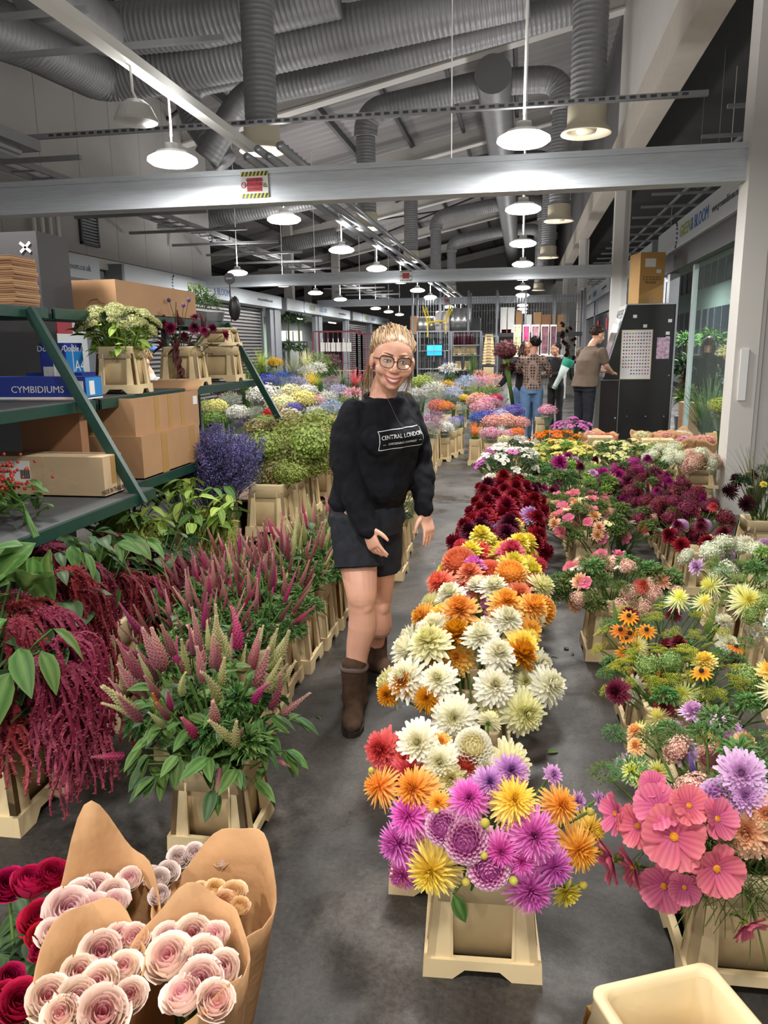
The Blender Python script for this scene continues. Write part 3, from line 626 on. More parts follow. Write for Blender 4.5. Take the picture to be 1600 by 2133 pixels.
GLEAF = PM('leaf_green', S(46, 78, 34), S(62, 100, 44), S(110, 140, 76), rv=0.2, rough=0.5)
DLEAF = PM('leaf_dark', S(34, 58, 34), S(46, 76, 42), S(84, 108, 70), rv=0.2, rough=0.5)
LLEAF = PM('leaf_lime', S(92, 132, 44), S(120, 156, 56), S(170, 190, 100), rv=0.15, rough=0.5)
RLEAF = PM('leaf_red', S(60, 24, 34), S(86, 34, 44), S(110, 60, 60), rv=0.2)
def leaf_mesh(name, mat, W, fold, arch): V, F, s = leaf(1.0, W, fold, arch); return MB().add(V, F, s).mesh(name, mat, True)
LEAF = leaf_mesh('leaf', GLEAF, 0.42, 0.3, -0.28); LEAFW = leaf_mesh('leaf_wide', GLEAF, 0.62, 0.22, -0.35); LEAFN = leaf_mesh('leaf_narrow', GLEAF, 0.2, 0.3, -0.3)
def rose(seed):
 g = np.random.default_rng(seed); b = MB(); N = 26
 for i in range(N):
  f = i/N; az = i*2.4; r = 0.80*(1-f)**0.8+0.05; h = 0.92+0.22*math.sin(f*2.6); wd = 1.45-0.2*f+0.8*f*f; rows, cols = 6, 5; V = []; T = []
  for k in range(rows):
   s = k/(rows-1)
   for j in range(cols):
    a = az+(j/(cols-1)-0.5)*wd; e = abs(j-2)/2; roll = (1-f)**2*max(0, s-0.72)/0.28
    rr = r*(0.35+0.65*math.sin(min(s*1.3, 1)*math.pi/2))*(1-0.22*s*s*(0.3+0.7*f))+0.16*roll+0.012*e; hh = h*s*(1-0.10*e*e)-0.10*roll-0.22
    V.append((rr*math.cos(a), rr*math.sin(a), hh+g.normal(0, 0.005))); T.append(np.clip((1-f)*0.85+0.15*s, 0, 1))
  b.add(V, grid_faces(rows, cols), T)
 return b.mesh('rose_bloom', PM('petal_rose', S(226, 110, 160), S(240, 190, 196), S(246, 220, 214), rv=0.06, thin=0.15), True)
ROSE = [rose(i) for i in range(3)]
def tassel(seed, n=46, L0=1.0):
 """hanging amaranth tassel: knobbly ropes arching out (+X) and falling"""
 g = np.random.default_rng(seed); b = MB()
 for i in range(n):
  Ln = L0*g.uniform(0.45, 1.0); out = g.uniform(0.03, 0.24); sd = g.normal(0, 0.06); k = 24; pts = []
  for j in range(k):
   s = j/(k-1); x = out*(1-(1-min(s*2.2, 1))**2); z = 0.07*math.sin(min(s*2.2, 1)*math.pi)*1.0-Ln*max(0, s-0.12)**1.15
   pts.append((x+0.02*math.sin(9*s+i), sd*(0.25+s)+0.012*math.sin(13*s+2*i), z))
  rr = np.array([0.0074*(0.5+0.5*min(1, 4*(1-j/(k-1))))*g.uniform(0.8, 1.25) for j in range(k)])
  b.tube(pts, rr, 5, 0, True)
  v = b.v[-1]; v += g.normal(0, 0.0022, v.shape)
  for j in range(3, k, 1):          # grains standing off the rope
   for q in range(3):
    p = np.array(pts[j])+g.normal(0, 0.5, 3)*rr[j]; d = g.normal(0, 1, 3); d /= np.linalg.norm(d); B = frame_to(d); h = 0.014
    b.put([(-0.005, -0.004, 0), (0.005, -0.004, 0), (0, 0.006, 0), (0, 0, h)], [(0, 1, 3), (1, 2, 3), (2, 0, 3)], [0.5, 0.5, 0.5, 1.0], p+d*rr[j]*0.6, B)
 return b.mesh('tassel', PM('tassel_red', S(84, 20, 36), S(116, 34, 50), S(152, 62, 78), rv=0.15))
TASSEL = [tassel(i) for i in range(4)]
def wispy(seed, n=26, dots=16):
 """airy stem: fine side shoots dotted with tiny flowers, unit height"""
 g = np.random.default_rng(seed); b = MB(); b.tube([(0, 0, 0), (0.01, 0, 0.5), (0.0, 0.02, 1.0)], [0.006, 0.005, 0.003], 4, 1)
 for i in range(n):
  z0 = 0.35+0.6*i/n; a = i*GOLD; Ln = 0.28*(1.15-i/n); d = np.array([math.cos(a)*0.55, math.sin(a)*0.55, 0.85])
  P0 = np.array([0, 0, z0]); b.tube([P0, P0+d*Ln], [0.0035, 0.0018], 3, 1, False)
  for k in range(dots):
   p = P0+d*Ln*(k+1)/dots+g.normal(0, 0.010, 3); B = frame_to(g.normal(0, 1, 3)); q = 0.0095
   b.put([(-q, 0, 0), (0, -q*0.7, 0), (q, 0, 0), (0, q*0.7, q*0.6)], [(0, 1, 2), (0, 2, 3)], g.uniform(0, 1), p, B)
 return b
WISPY = [wispy(i).mesh('sprig', [PM('sprig_violet', S(92, 86, 140), S(134, 126, 186), thin=0), PM('sprig_stem', S(96, 92, 110), thin=0)]) for i in range(3)]
def umbel(seed, heads=7, dots=34, spread=0.28):
 """dill-like stem: several flat clusters of tiny balls, unit height at the centre"""
 g = np.random.default_rng(seed); b = MB(); b.tube([(0, 0, -1), (0, 0, -0.35)], 0.016, 5, 1)
 for i in range(heads):
  a = i*GOLD; r = 0.42*math.sqrt(i/heads); C = np.array([r*math.cos(a), r*math.sin(a), -0.25*r+g.normal(0, 0.05)]); b.tube([(0, 0, -0.4), C-[0, 0, 0.12]], 0.009, 4, 1, False)
  for k in range(dots):
   rr = spread*0.75*math.sqrt((k+0.5)/dots); aa = k*GOLD; p = C+np.array([rr*math.cos(aa), rr*math.sin(aa), -rr*rr*1.2+g.normal(0, 0.012)])
   if k % 4 == 0: b.tube([C-[0, 0, 0.12], p], 0.004, 3, 1, False)
   q = 0.022; b.add(p+np.array([(q, 0, 0), (-q, 0, 0), (0, q, 0), (0, -q, 0), (0, 0, q), (0, 0, -q)]), [(0, 2, 4), (2, 1, 4), (1, 3, 4), (3, 0, 4), (2, 0, 5), (1, 2, 5), (3, 1, 5), (0, 3, 5)], g.uniform(0, 1))
 return b
UMB = [umbel(i).mesh('umbel', [PM('umbel_lime', S(146, 152, 40), S(192, 192, 70), thin=0.0), STEM]) for i in range(2)]
def tuft(seed, n=60, Ln=1.0, lean=0.45, w_=0.012):
 g = np.random.default_rng(seed); b = MB()
 for i in range(n):
  a = g.uniform(0, 6.283); le = g.uniform(0.05, lean); L1 = Ln*g.uniform(0.55, 1.0); P = []
  for s in np.linspace(0, 1, 5): P.append((math.cos(a)*le*L1*s*s*1.3+0.04*math.cos(a), math.sin(a)*le*L1*s*s*1.3+0.04*math.sin(a), L1*s*(1-0.25*le*s)))
  sd = np.array([-math.sin(a), math.cos(a), 0])*w_; V = []
  for k, p in enumerate(P): q = 1-0.8*k/4; V += [np.array(p)-sd*q, np.array(p)+sd*q]
  b.add(V, grid_faces(5, 2), np.repeat(np.linspace(0, 1, 5), 2))
 return b
def bush(seed, n, Ln=0.25, rad=0.5, mesh_name='foliage', mat=None, W=0.42, flat=0.7, leaf_rows=3):
 """loose dome of leaves pointing outward"""
 g = np.random.default_rng(seed); b = MB()
 for i in range(n):
  u = 1-1.25*(i+0.5)/n; a = i*GOLD; r = math.sqrt(max(0, 1-u*u)); d = np.array([r*math.cos(a), r*math.sin(a), u]); k = g.uniform(0.5, 1.0)
  V, F, s = petal(Ln*g.uniform(0.7, 1.2), Ln*W, -0.3, 0.3, leaf_rows, 0.3, 0.1, 0.5)
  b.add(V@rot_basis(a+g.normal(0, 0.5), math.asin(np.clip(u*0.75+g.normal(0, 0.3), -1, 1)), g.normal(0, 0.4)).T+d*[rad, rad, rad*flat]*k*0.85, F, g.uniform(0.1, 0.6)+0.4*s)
 return b.mesh(mesh_name, mat or GLEAF)
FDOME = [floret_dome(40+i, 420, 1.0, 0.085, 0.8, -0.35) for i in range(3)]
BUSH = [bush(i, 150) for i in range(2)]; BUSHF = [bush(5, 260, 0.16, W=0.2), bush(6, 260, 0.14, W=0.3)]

# ---------------------------------------------------------------- flower buckets
TUB = M('bucket_plastic', S(222, 200, 156), 0.5, var=0.06, vs=7, bump=0.06, bs=18, spec=0.35)
TUBIN = M('bucket_tub', S(206, 182, 138), 0.5, var=0.08, vs=9, spec=0.35)
def rrect(w_, d, r, n=4):
 return [(sx*(w_/2-r)+r*math.cos(a0+k*math.pi/2/n), sy*(d/2-r)+r*math.sin(a0+k*math.pi/2/n)) for sx, sy, a0 in ((1, 1, 0), (-1, 1, math.pi/2), (-1, -1, math.pi), (1, -1, 1.5*math.pi)) for k in range(n+1)]
def loft(mb, loops, m=0, cap0=False, cap1=False):
 n = len(loops[0]); V = np.concatenate([np.array(l, float) for l in loops])
 F = [(i*n+j, i*n+(j+1) % n, (i+1)*n+(j+1) % n, (i+1)*n+j) for i in range(len(loops)-1) for j in range(n)]
 if cap0: F.append(tuple(range(n))[::-1])
 if cap1: F.append(tuple((len(loops)-1)*n+j for j in range(n)))
 return mb.add(V, F, 0.0, m)
def z_(l, z): return [(x, y, z) for x, y in l]
def bucket_meshes(w0=0.285, d0=0.265, w1=0.232, d1=0.214, h=0.27):
 W = lambda z: w0+(w1-w0)*z/h; D = lambda z: d0+(d1-d0)*z/h
 tub = MB(); loft(tub, [z_(rrect(0.215, 0.196, 0.025), 0.03), z_(rrect(0.215, 0.196, 0.025), 0.14), z_(rrect(w1-0.028, d1-0.028, 0.025), h-0.012), z_(rrect(w1-0.036, d1-0.036, 0.023), h-0.012), z_(rrect(0.200, 0.18, 0.025), 0.14), z_(rrect(0.19, 0.17, 0.03), 0.04)], 0, True, True)
 rim = MB(); o = rrect(w1+0.006, d1+0.006, 0.022); o2 = rrect(W(h-0.068)+0.003, D(h-0.068)+0.003, 0.02); i_ = rrect(w1-0.03, d1-0.03, 0.02)
 loft(rim, [z_(rrect(W(h-0.068)-0.02, D(h-0.068)-0.02, 0.02), h-0.068), z_(o2, h-0.068), z_(rrect(W(h-0.014), D(h-0.014), 0.022), h-0.014), z_(o, h-0.011), z_(o, h-0.002), z_(rrect(w1, d1, 0.02), h), z_(i_, h), z_(rrect(w1-0.034, d1-0.034, 0.02), h-0.02)])
 leg = MB()          # one corner post, splayed outward: an L of two tapered boards
 for ax in (0, 1):
  for (za, zb) in ((0.045, h-0.04),):
   def P(z, along, inn):
    hw, hd = W(z)/2, D(z)/2
    return (hw-along, hd-inn, z) if ax == 0 else (hw-inn, hd-along, z)
   la, lb = 0.066, 0.046
   V = [P(za, 0, 0), P(za, la, 0), P(za, la-0.004, 0.02), P(za, 0, 0.02), P(zb, 0, 0), P(zb, lb, 0), P(zb, lb-0.004, 0.02), P(zb, 0, 0.02)]
   leg.add(V, [(0, 1, 5, 4), (1, 2, 6, 5), (2, 3, 7, 6), (3, 0, 4, 7)])
   V = [P(za, la, -0.001), P(za, la-0.007, -0.003), P(zb, lb-0.007, -0.003), P(zb, lb, -0.001)]; leg.add(V, [(0, 1, 2, 3)])
 base = MB()         # skirt with an arch cut in the middle of each side
 def side(w_, d, ax, sg):
  x = w_/2; n1, n2 = x-0.075, x-0.105; zz = [0, 0, 0.026, 0.026, 0, 0]; xs = [-x, -n1, -n2, n2, n1, x]; top = 0.052
  V = []
  for off in (0.0, 0.018):
   for z1_ in (0, 1):
    for xx, z0 in zip(xs, zz):
     z = top if z1_ else z0; q = d/2-off-0.012*z/top*0.2; V.append((xx*(1-0.015*z/top), q*sg, z) if ax == 0 else (q*sg, xx*(1-0.015*z/top), z))
  F = []
  for j in range(5):
   F += [(j, j+1, 6+j+1, 6+j), (12+j+1, 12+j, 18+j, 18+j+1), (6+j, 6+j+1, 18+j+1, 18+j), (j+1, j, 12+j, 12+j+1)]
  base.add(V, F)
 for sg in (-1, 1): side(w0+0.012, d0+0.012, 0, sg); side(d0+0.012, w0+0.012, 1, sg)
 return tub.mesh('tub', TUBIN, True), rim.mesh('rim', TUB, True), leg.mesh('corner_leg', TUB), base.mesh('base_skirt', TUB)
BK = bucket_meshes()
WATER = M('bucket_dark_inside', S(38, 34, 28), 0.3)
def bucket(x, y, z=0.0, rz=0.0, label='cream plastic flower bucket', group=None, sz=(1, 1, 1), name='flower_bucket'):
 r = empty(name, (x, y, z), rz, label, 'bucket', group); r.scale = sz
 ob('tub', BK[0], r); ob('rim', BK[1], r); ob('base_skirt', BK[3], r)
 for sx in (1, -1):
  for sy in (1, -1): ob('corner_leg', BK[2], r, scale=(sx, sy, 1))
 return r
BH = 0.27
# ---------------------------------------------------------------- flowers as things
def stem_obj(name, p, q, mat, r=0.0035, sag=0.15, **kw):
 """the stem from p (in the bucket) to q, its own mesh with its origin at p"""
 p = np.array(p, float); q = np.array(q, float); d = q-p; mid = d*0.55+np.array([0, 0, 1])*np.linalg.norm(d)*sag*0.5-np.array([d[0], d[1], 0])*sag
 P = [d*0+ (1-t)**2*0+2*t*(1-t)*mid+t*t*d for t in np.linspace(0, 1, 6)]
 return MB().tube(P, r, 5, 0, False).obj(name, mat, None, True, loc=tuple(p), **kw)
def basis_euler(n, spin): return (Matrix(frame_to(n).tolist()).to_quaternion()@Euler((0, 0, spin)).to_quaternion()).to_euler()
def flower(name, me, mat, pos, nrm, size, base, label, cat, group=None, stem=STEM, bname='bloom', calyx=True, slot=0, sr=0.0035, leaves=0, lsize=0.1, lme=None, lmat=None):
 pos = np.array(pos, float); nrm = np.array(nrm, float); nrm /= np.linalg.norm(nrm)
 if name == 'dahlia': name = {'bloom_spi': 'spider_dahlia', 'bloom_wat': 'open_dahlia', 'bloom_cac': 'cactus_dahlia', 'bloom_ball': 'ball_dahlia'}.get(me.name.split('.')[0], name)
 o = stem_obj(name, base, pos-nrm*size*0.22, stem, sr, label=label, cat=cat, group=group)
 e = basis_euler(nrm, random.uniform(0, 6.28))
 c = ob(bname, me, o, tuple(pos-np.array(base)), e, scale=size)
 if mat is not None: recolor(c, mat, slot)
 if calyx: ob('calyx', CALYX, o, tuple(pos-np.array(base)), e, scale=size*0.7)
 d = pos-np.array(base)
 for k in range(leaves):
  t = random.uniform(0.45, 0.95); a = random.uniform(0, 6.28)
  l = ob('leaf', lme or LEAF, o, tuple(d*t+np.array([0, 0, 0.0])), Euler((random.uniform(-0.5, 0.5), random.uniform(-0.4, 0.4), a)), scale=lsize*random.uniform(0.7, 1.2))
  if lmat: recolor(l, lmat)
 return o
def on_ell(px, py, c, r):
 """where the picture's ray meets the bouquet's dome (centre c, radii r); the nearest point of the dome's edge if it misses"""
 d = Vector(_ray(px, py)); o = Vector((0, 0, EYE)); c = Vector(c); r = Vector(r)
 A = Vector([d[i]/r[i] for i in range(3)]); B = Vector([(o[i]-c[i])/r[i] for i in range(3)]); a = A.dot(A); b = A.dot(B); q = B.dot(B)-1
 D = b*b-a*q; t = (-b-math.sqrt(D))/a if D > 0 else -b/a
 P = o+d*t; n = Vector([(P[i]-c[i])/r[i]**2 for i in range(3)]); return np.array(P), np.array(n.normalized())
def dome_points(n, c, r, lo=-0.1, jit=0.06, seed=0):
 g = np.random.default_rng(seed); out = []
 for i in range(n):
  u = 1-(1-lo)*(i+0.5)/n; a = i*GOLD+seed; q = math.sqrt(max(0, 1-u*u)); d = np.array([q*math.cos(a), q*math.sin(a), u])+g.normal(0, jit, 3)
  out.append((np.array(c)+d*np.array(r), d/np.array(r)/np.linalg.norm(d/np.array(r))))
 return out
# ================================================================ MIDDLE ROW OF DAHLIAS
WHT = PM('dahlia_white', S(226, 214, 130), S(244, 240, 214), S(246, 244, 232), hv=0.006, rv=0.05); CRM = PM('dahlia_cream', S(214, 206, 120), S(240, 234, 176), S(246, 242, 210), hv=0.008, rv=0.06)
YEL = PM('dahlia_yellow', S(250, 216, 40), S(252, 224, 104), S(254, 236, 164), hv=0.01, rv=0.06); LEM = PM('dahlia_lemon', S(232, 210, 40), S(240, 226, 90), S(242, 234, 130), hv=0.008, rv=0.06)
ORA = PM('dahlia_orange', S(242, 160, 36), S(248, 186, 80), S(252, 210, 132), hv=0.01, rv=0.07); GOLDM = PM('dahlia_gold', S(190, 110, 10), S(212, 138, 16), S(226, 166, 40), hv=0.01, rv=0.08)
MAG = PM('dahlia_magenta', S(186, 70, 156), S(226, 122, 200), S(244, 184, 228), hv=0.012, rv=0.06); HOT = PM('dahlia_hot_pink', S(212, 76, 168), S(238, 118, 200), S(246, 186, 224), hv=0.012, rv=0.06)
LIL = PM('dahlia_lilac', S(120, 60, 150), S(206, 150, 206), S(228, 190, 224), hv=0.01, rv=0.06); PBALL = PM('dahlia_pink_ball', S(150, 50, 130), S(226, 136, 190), S(250, 222, 236), hv=0.006, rv=0.05)
COR = PM('dahlia_coral', S(190, 50, 70), S(220, 84, 96), S(232, 124, 128), hv=0.012, rv=0.07); SAL = PM('dahlia_salmon', S(224, 110, 70), S(238, 140, 104), S(244, 170, 140), hv=0.014, rv=0.06)
PINK = PM('dahlia_pink', S(214, 90, 130), S(232, 130, 160), S(240, 174, 190), hv=0.012, rv=0.06); BRK = PM('dahlia_brick', S(180, 50, 40), S(214, 84, 66), S(228, 120, 100), hv=0.012)
RED = PM('dahlia_dark_red', S(70, 4, 18), S(118, 10, 30), S(160, 22, 44), hv=0.008, rv=0.16, thin=0.1); PLUM = PM('dahlia_plum', S(50, 6, 26), S(80, 14, 40), S(112, 30, 60), hv=0.01, rv=0.15, thin=0.1)
g0 = bucket(-0.07, 1.785, 0, 0.07, 'cream flower bucket nearest in the middle row, holding pink and yellow dahlias')
g1 = bucket(-0.20, 2.06, 0, 0.03, 'cream bucket half hidden just behind the nearest dahlia bucket')
BC = (-0.075, 1.86, 0.36); BR = (0.26, 0.26, 0.225)
near = [  # px, py, radius px, kind, material, label, tilt towards viewer
 (905, 1805, 54, 'cac', YEL, 'big yellow cactus dahlia at the front left over the nearest bucket'),
 (1066, 1668, 52, 'cac', YEL, 'yellow spiky dahlia at the middle top of the nearest bouquet'),
 (972, 1750, 36, 'ball', PBALL, 'larger of the two pink ball dahlias with dark edged petals'),
 (1017, 1805, 34, 'ball', PBALL, 'smaller pink ball dahlia with dark edged petals, right of the big yellow one'),
 (925, 1722, 30, 'ball', PBALL, 'pale pink ball dahlia peeping behind the larger pink ball'),
 (1107, 1737, 55, 'cac', MAG, 'big magenta dahlia with a purple eye right of the pink balls'),
 (1100, 1845, 50, 'cac', MAG, 'magenta dahlia hanging lowest at the right of the nearest bucket'),
 (1148, 1800, 42, 'cac', MAG, 'magenta dahlia tucked under the orange one at the right'),
 (1085, 1790, 32, 'cac', HOT, 'deep pink dahlia between the two large magenta ones'),
 (1040, 1768, 40, 'cac', HOT, 'pink dahlia partly behind the smaller pink ball'),
 (860, 1700, 48, 'cac', HOT, 'hot pink dahlia at the left edge of the nearest bouquet'),
 (838, 1752, 48, 'cac', MAG, 'pink dahlia with pale centre at the left of the big yellow one'),
 (845, 1815, 36, 'cac', MAG, 'pink dahlia lowest at the left, behind the big yellow one'),
 (978, 1665, 44, 'cac', HOT, 'pink starry dahlia at the middle of the nearest bouquet'),
 (870, 1645, 48, 'cac', ORA, 'yellow orange dahlia at the upper left of the nearest bouquet'),
 (800, 1640, 42, 'cac', ORA, 'orange dahlia farthest left in the nearest bouquet'),
 (1162, 1678, 40, 'cac', ORA, 'orange dahlia at the upper right of the nearest bouquet'),
 (1195, 1765, 48, 'cac', ORA, 'orange dahlia at the right edge of the nearest bouquet'),
 (1222, 1725, 36, 'cac', YEL, 'yellow dahlia farthest right in the nearest bouquet'),
 (1178, 1855, 28, 'wat', LEM, 'small yellow dahlia hanging at the lower right'),
 (1062, 1610, 40, 'cac', LIL, 'lilac dahlia with a purple eye at the back'),
 (1018, 1632, 36, 'cac', LIL, 'pale lilac dahlia left of the upper yellow one'),
 (915, 1672, 26, 'cac', ORA, 'small orange dahlia in the gap left of the pink star'),
 (1150, 1615, 20, 'wat', LIL, 'small lilac flower on a long stem at the upper right'),
 (1245, 1667, 18, 'wat', LIL, 'tiny lilac flower standing out at the far right'),
 (1200, 1668, 18, 'wat', LIL, 'small lilac flower beside the orange dahlia at right')]
for px, py, rp, kd, mt, lab in near:
 P, n = on_ell(px, py, BC, BR); dist = np.linalg.norm(P-np.array([0, 0, EYE])); sz = rp*dist/FPX*1.12
 v = np.array([0, 0, EYE])-P; v /= np.linalg.norm(v); nn = n+0.55*v+np.array([random.uniform(-.2, .2), random.uniform(-.2, .2), 0])
 flower('dahlia', random.choice(BLOOM[kd]), mt, P, nn, sz, (BC[0]+random.uniform(-.06, .06), 1.76+random.uniform(-.05, .05), 0.06), lab, 'flower')
BC2 = (-0.18, 2.12, 0.38); BR2 = (0.26, 0.24, 0.21)
back = [(803, 1562, 40, 'dec', COR, 'coral dahlia at the far left of the second bucket'), (876, 1548, 46, 'dec', WHT, 'white dahlia at the back left with a green bud before it'), (918, 1585, 42, 'dec', WHT, 'white dahlia left of the small brick red ball'),
 (938, 1618, 42, 'dec', CRM, 'cream dahlia with yellow centre above the pink star'), (985, 1555, 31, 'ball', WHT, 'white ball dahlia at the back of the second bucket'), (1055, 1592, 46, 'dec', CRM, 'cream dahlia at the back right of the second bucket'),
 (855, 1577, 22, 'ball', BRK, 'small brick red ball dahlia at left'), (972, 1588, 22, 'ball', BRK, 'small brick red ball dahlia between white ones'), (862, 1605, 42, 'dec', COR, 'coral dahlia below the small red ball at left'),
 (826, 1608, 30, 'dec', COR, 'coral dahlia tucked behind the orange one at left'), (920, 1545, 20, 'wat', ORA, 'small orange flower at the back edge of the second bucket'), (1010, 1600, 34, 'dec', WHT, 'white dahlia behind the lilac ones')]
for px, py, rp, kd, mt, lab in back:
 P, n = on_ell(px, py, BC2, BR2); sz = rp*np.linalg.norm(P-np.array([0, 0, EYE]))/FPX*1.12
 v = np.array([0, 0, EYE])-P; v /= np.linalg.norm(v)
 flower('dahlia', random.choice(BLOOM[kd]), mt, P, n+0.5*v, sz, (-0.2+random.uniform(-.06, .06), 2.06+random.uniform(-.05, .05), 0.06), lab, 'flower')
def bud_mesh():
 b = MB().ball((0, 0, 0), (0.8, 0.8, 0.75), 10, 7, 0, 0.6)
 for i in range(6): V, F, s = petal(0.9, 0.6, 0.3, 0.5, 3); b.add(V@rot_basis(i*1.047, R(25)).T+np.array([0, 0, -0.55]), F, s, 1)
 return b.mesh('bud', [PM('bud_yellow', S(190, 180, 60), S(214, 202, 100)), PM('bud_green', S(70, 120, 40), S(130, 170, 70))])
BUD = bud_mesh()
for px, py, rp, lab in [(1018, 1505, 26, 'pale dahlia on a tall stem seen from behind'), (1011, 1555, 13, 'round bud on the tall stem'), (975, 1818, 14, 'green bud'), (1062, 1815, 15, 'yellow green bud right of the smaller pink ball'), (1008, 1770, 13, 'green bud above the smaller pink ball'), (875, 1545, 13, 'green bud in front of the white dahlia'), (850, 1822, 14, 'green bud at the lower left'), (1205, 1690, 14, 'yellow bud at the right'), (1230, 1762, 14, 'green bud farthest right'), (1010, 1712, 16, 'green bud below the upper yellow dahlia'), (795, 1612, 12, 'yellow bud at the far left'), (920, 1690, 10, 'green bud beside the small orange dahlia'), (1195, 1825, 15, 'yellow bud at the lower right')]:
 P, n = on_ell(px, py, BC if py > 1560 else BC2, BR if py > 1560 else BR2); P = P+n*0.03
 if 'tall' in lab:
  P = np.array(aty(px, py, 2.0)); n = np.array([0.2, 0.5, 0.3]) if 'pale' in lab else n
  flower('dahlia', BLOOM['dec'][0] if 'pale' in lab else BUD, CRM if 'pale' in lab else None, P, n, rp*2.3/FPX, (-0.06, 1.95, 0.2), lab+' over the nearest bouquet', 'flower'); continue
 flower('dahlia_bud', BUD, None, P, n+[0, -0.5, 0.3], rp*2.1/FPX*0.7, (BC[0], BC[1]-0.08, 0.1), lab+' in the nearest bouquet', 'flower bud', calyx=False)
lf = ob('leaf', LEAF, None)
bpy.data.objects.remove(lf)
P = aty(945, 1862, 1.62); lo_ = stem_obj('dahlia_leaf', (-0.1, 1.7, 0.25), P, STEM, label='dark green leaf hanging over the front of the nearest bucket', cat='leaf')
ob('leaf_blade', LEAF, lo_, tuple(np.array(P)-[-0.1, 1.7, 0.25]), (R(-75), R(20), R(200)), scale=0.085)

# the row behind: one bucket every 0.3 m, its flowers on a low dome
rowy = [2.52+0.31*i for i in range(12)]
def rowx(y): return -0.165+0.03*(y-2.5)
ordn = ['second', 'third', 'fourth', 'fifth', 'sixth', 'seventh', 'eighth', 'ninth', 'tenth', 'eleventh', 'twelfth', 'thirteenth']
mixes = [ # (kind, material, weight, colour word)
 [('dec', WHT, 9, 'white'), ('dec', GOLDM, 3, 'amber gold'), ('dec', CRM, 4, 'cream')],
 [('dec', WHT, 8, 'white'), ('dec', ORA, 4, 'orange'), ('dec', YEL, 3, 'yellow')],
 [('dec', WHT, 7, 'white'), ('dec', ORA, 5, 'orange'), ('cac', CRM, 2, 'cream')],
 [('dec', SAL, 7, 'salmon'), ('dec', MAG, 3, 'purple pink'), ('ball', ORA, 3, 'orange'), ('dec', CRM, 3, 'cream')],
 [('dec', LEM, 6, 'lemon yellow'), ('dec', COR, 5, 'coral red'), ('ball', SAL, 3, 'salmon')],
 [('dec', LEM, 8, 'lemon yellow'), ('cac', COR, 3, 'coral red'), ('cac', PINK, 2, 'pink')],
 [('dec', PLUM, 6, 'dark plum'), ('dec', LEM, 4, 'lemon yellow'), ('dec', RED, 4, 'dark red')],
 [('dec', RED, 16, 'dark red')], [('dec', RED, 15, 'dark red'), ('dec', LIL, 3, 'lilac')], [('dec', RED, 17, 'dark red')], [('dec', RED, 16, 'dark red')], [('dec', RED, 8, 'dark red'), ('dec', PLUM, 6, 'dark plum')]]
for i, y in enumerate(rowy):
 x = rowx(y); bucket(x, y, 0, random.uniform(-0.05, 0.05), 'cream flower bucket %s from the front in the middle row' % (['third', 'fourth', 'fifth', 'sixth', 'seventh', 'eighth', 'ninth', 'tenth', 'eleventh', 'twelfth', 'thirteenth', 'fourteenth'][i]), 'middle row buckets')
 tot = [(k, m, wd) for k, m, n_, wd in mixes[i] for _ in range(n_)]; random.shuffle(tot)
 pts = dome_points(len(tot), (x, y+0.02, 0.36), (0.245, 0.20, 0.17), 0.0, 0.08, i*3+1)
 for (kd, mt, wd), (P, n) in zip(tot, pts):
  if wd == 'white' and P[1] < y-0.1: P = P+np.array([0, -0.02, -0.02])
  P[0] += 0.0
  flower('dahlia', random.choice(BLOOM[kd]), mt, P, n*np.array([1, 1, 1])+[0, -0.35, 0.25], random.uniform(0.068, 0.086)*(0.92 if mt in (RED, PLUM) else 1.0), (x+random.uniform(-.07, .07), y+random.uniform(-.06, .06), 0.06),
               '%s dahlia in the %s bucket of the middle row' % (wd, ordn[i+1] if i < 11 else 'last'), 'flower', '%s dahlias, %s bucket of the middle row' % (wd, ordn[i+1] if i < 11 else 'last'), calyx=(i < 3))
for px, py, Y, rp, mt, kd, lab in [(1093, 1420, 2.6, 24, CRM, 'dec', 'cream dahlia leaning far out over the aisle to the right'), (808, 1448, 2.45, 24, GOLDM, 'dec', 'yellow dahlia drooping far out to the left of the white ones'), (892, 1455, 2.36, 40, GOLDM, 'spi', 'ragged amber dahlia hanging over the front of the white bucket'), (840, 1420, 2.42, 30, GOLDM, 'dec', 'amber dahlia at the left of the white ones'), (1060, 1213, 4.0, 27, COR, 'dec', 'coral red dahlia standing out at the right of the yellow ones'), (1032, 1418, 2.5, 38, CRM, 'dec', 'cream dahlia at the right front of the white bucket'), (1025, 1470, 2.42, 34, CRM, 'dec', 'lowest cream dahlia at the right of the white bucket'), (1078, 1097, 5.2, 11, RED, 'cac', 'small red flower lying out to the right of the dark red ones')]:
 P = np.array(aty(px, py, Y)); v = np.array([0, 0, EYE])-P; v /= np.linalg.norm(v)
 flower('dahlia', BLOOM[kd][0], mt, P, v+[0.3 if px > 950 else -0.3, 0, 0.1], rp*np.linalg.norm(P-np.array([0, 0, EYE]))/FPX, (rowx(Y)+0.02, Y+0.15, 0.1), lab, 'flower')
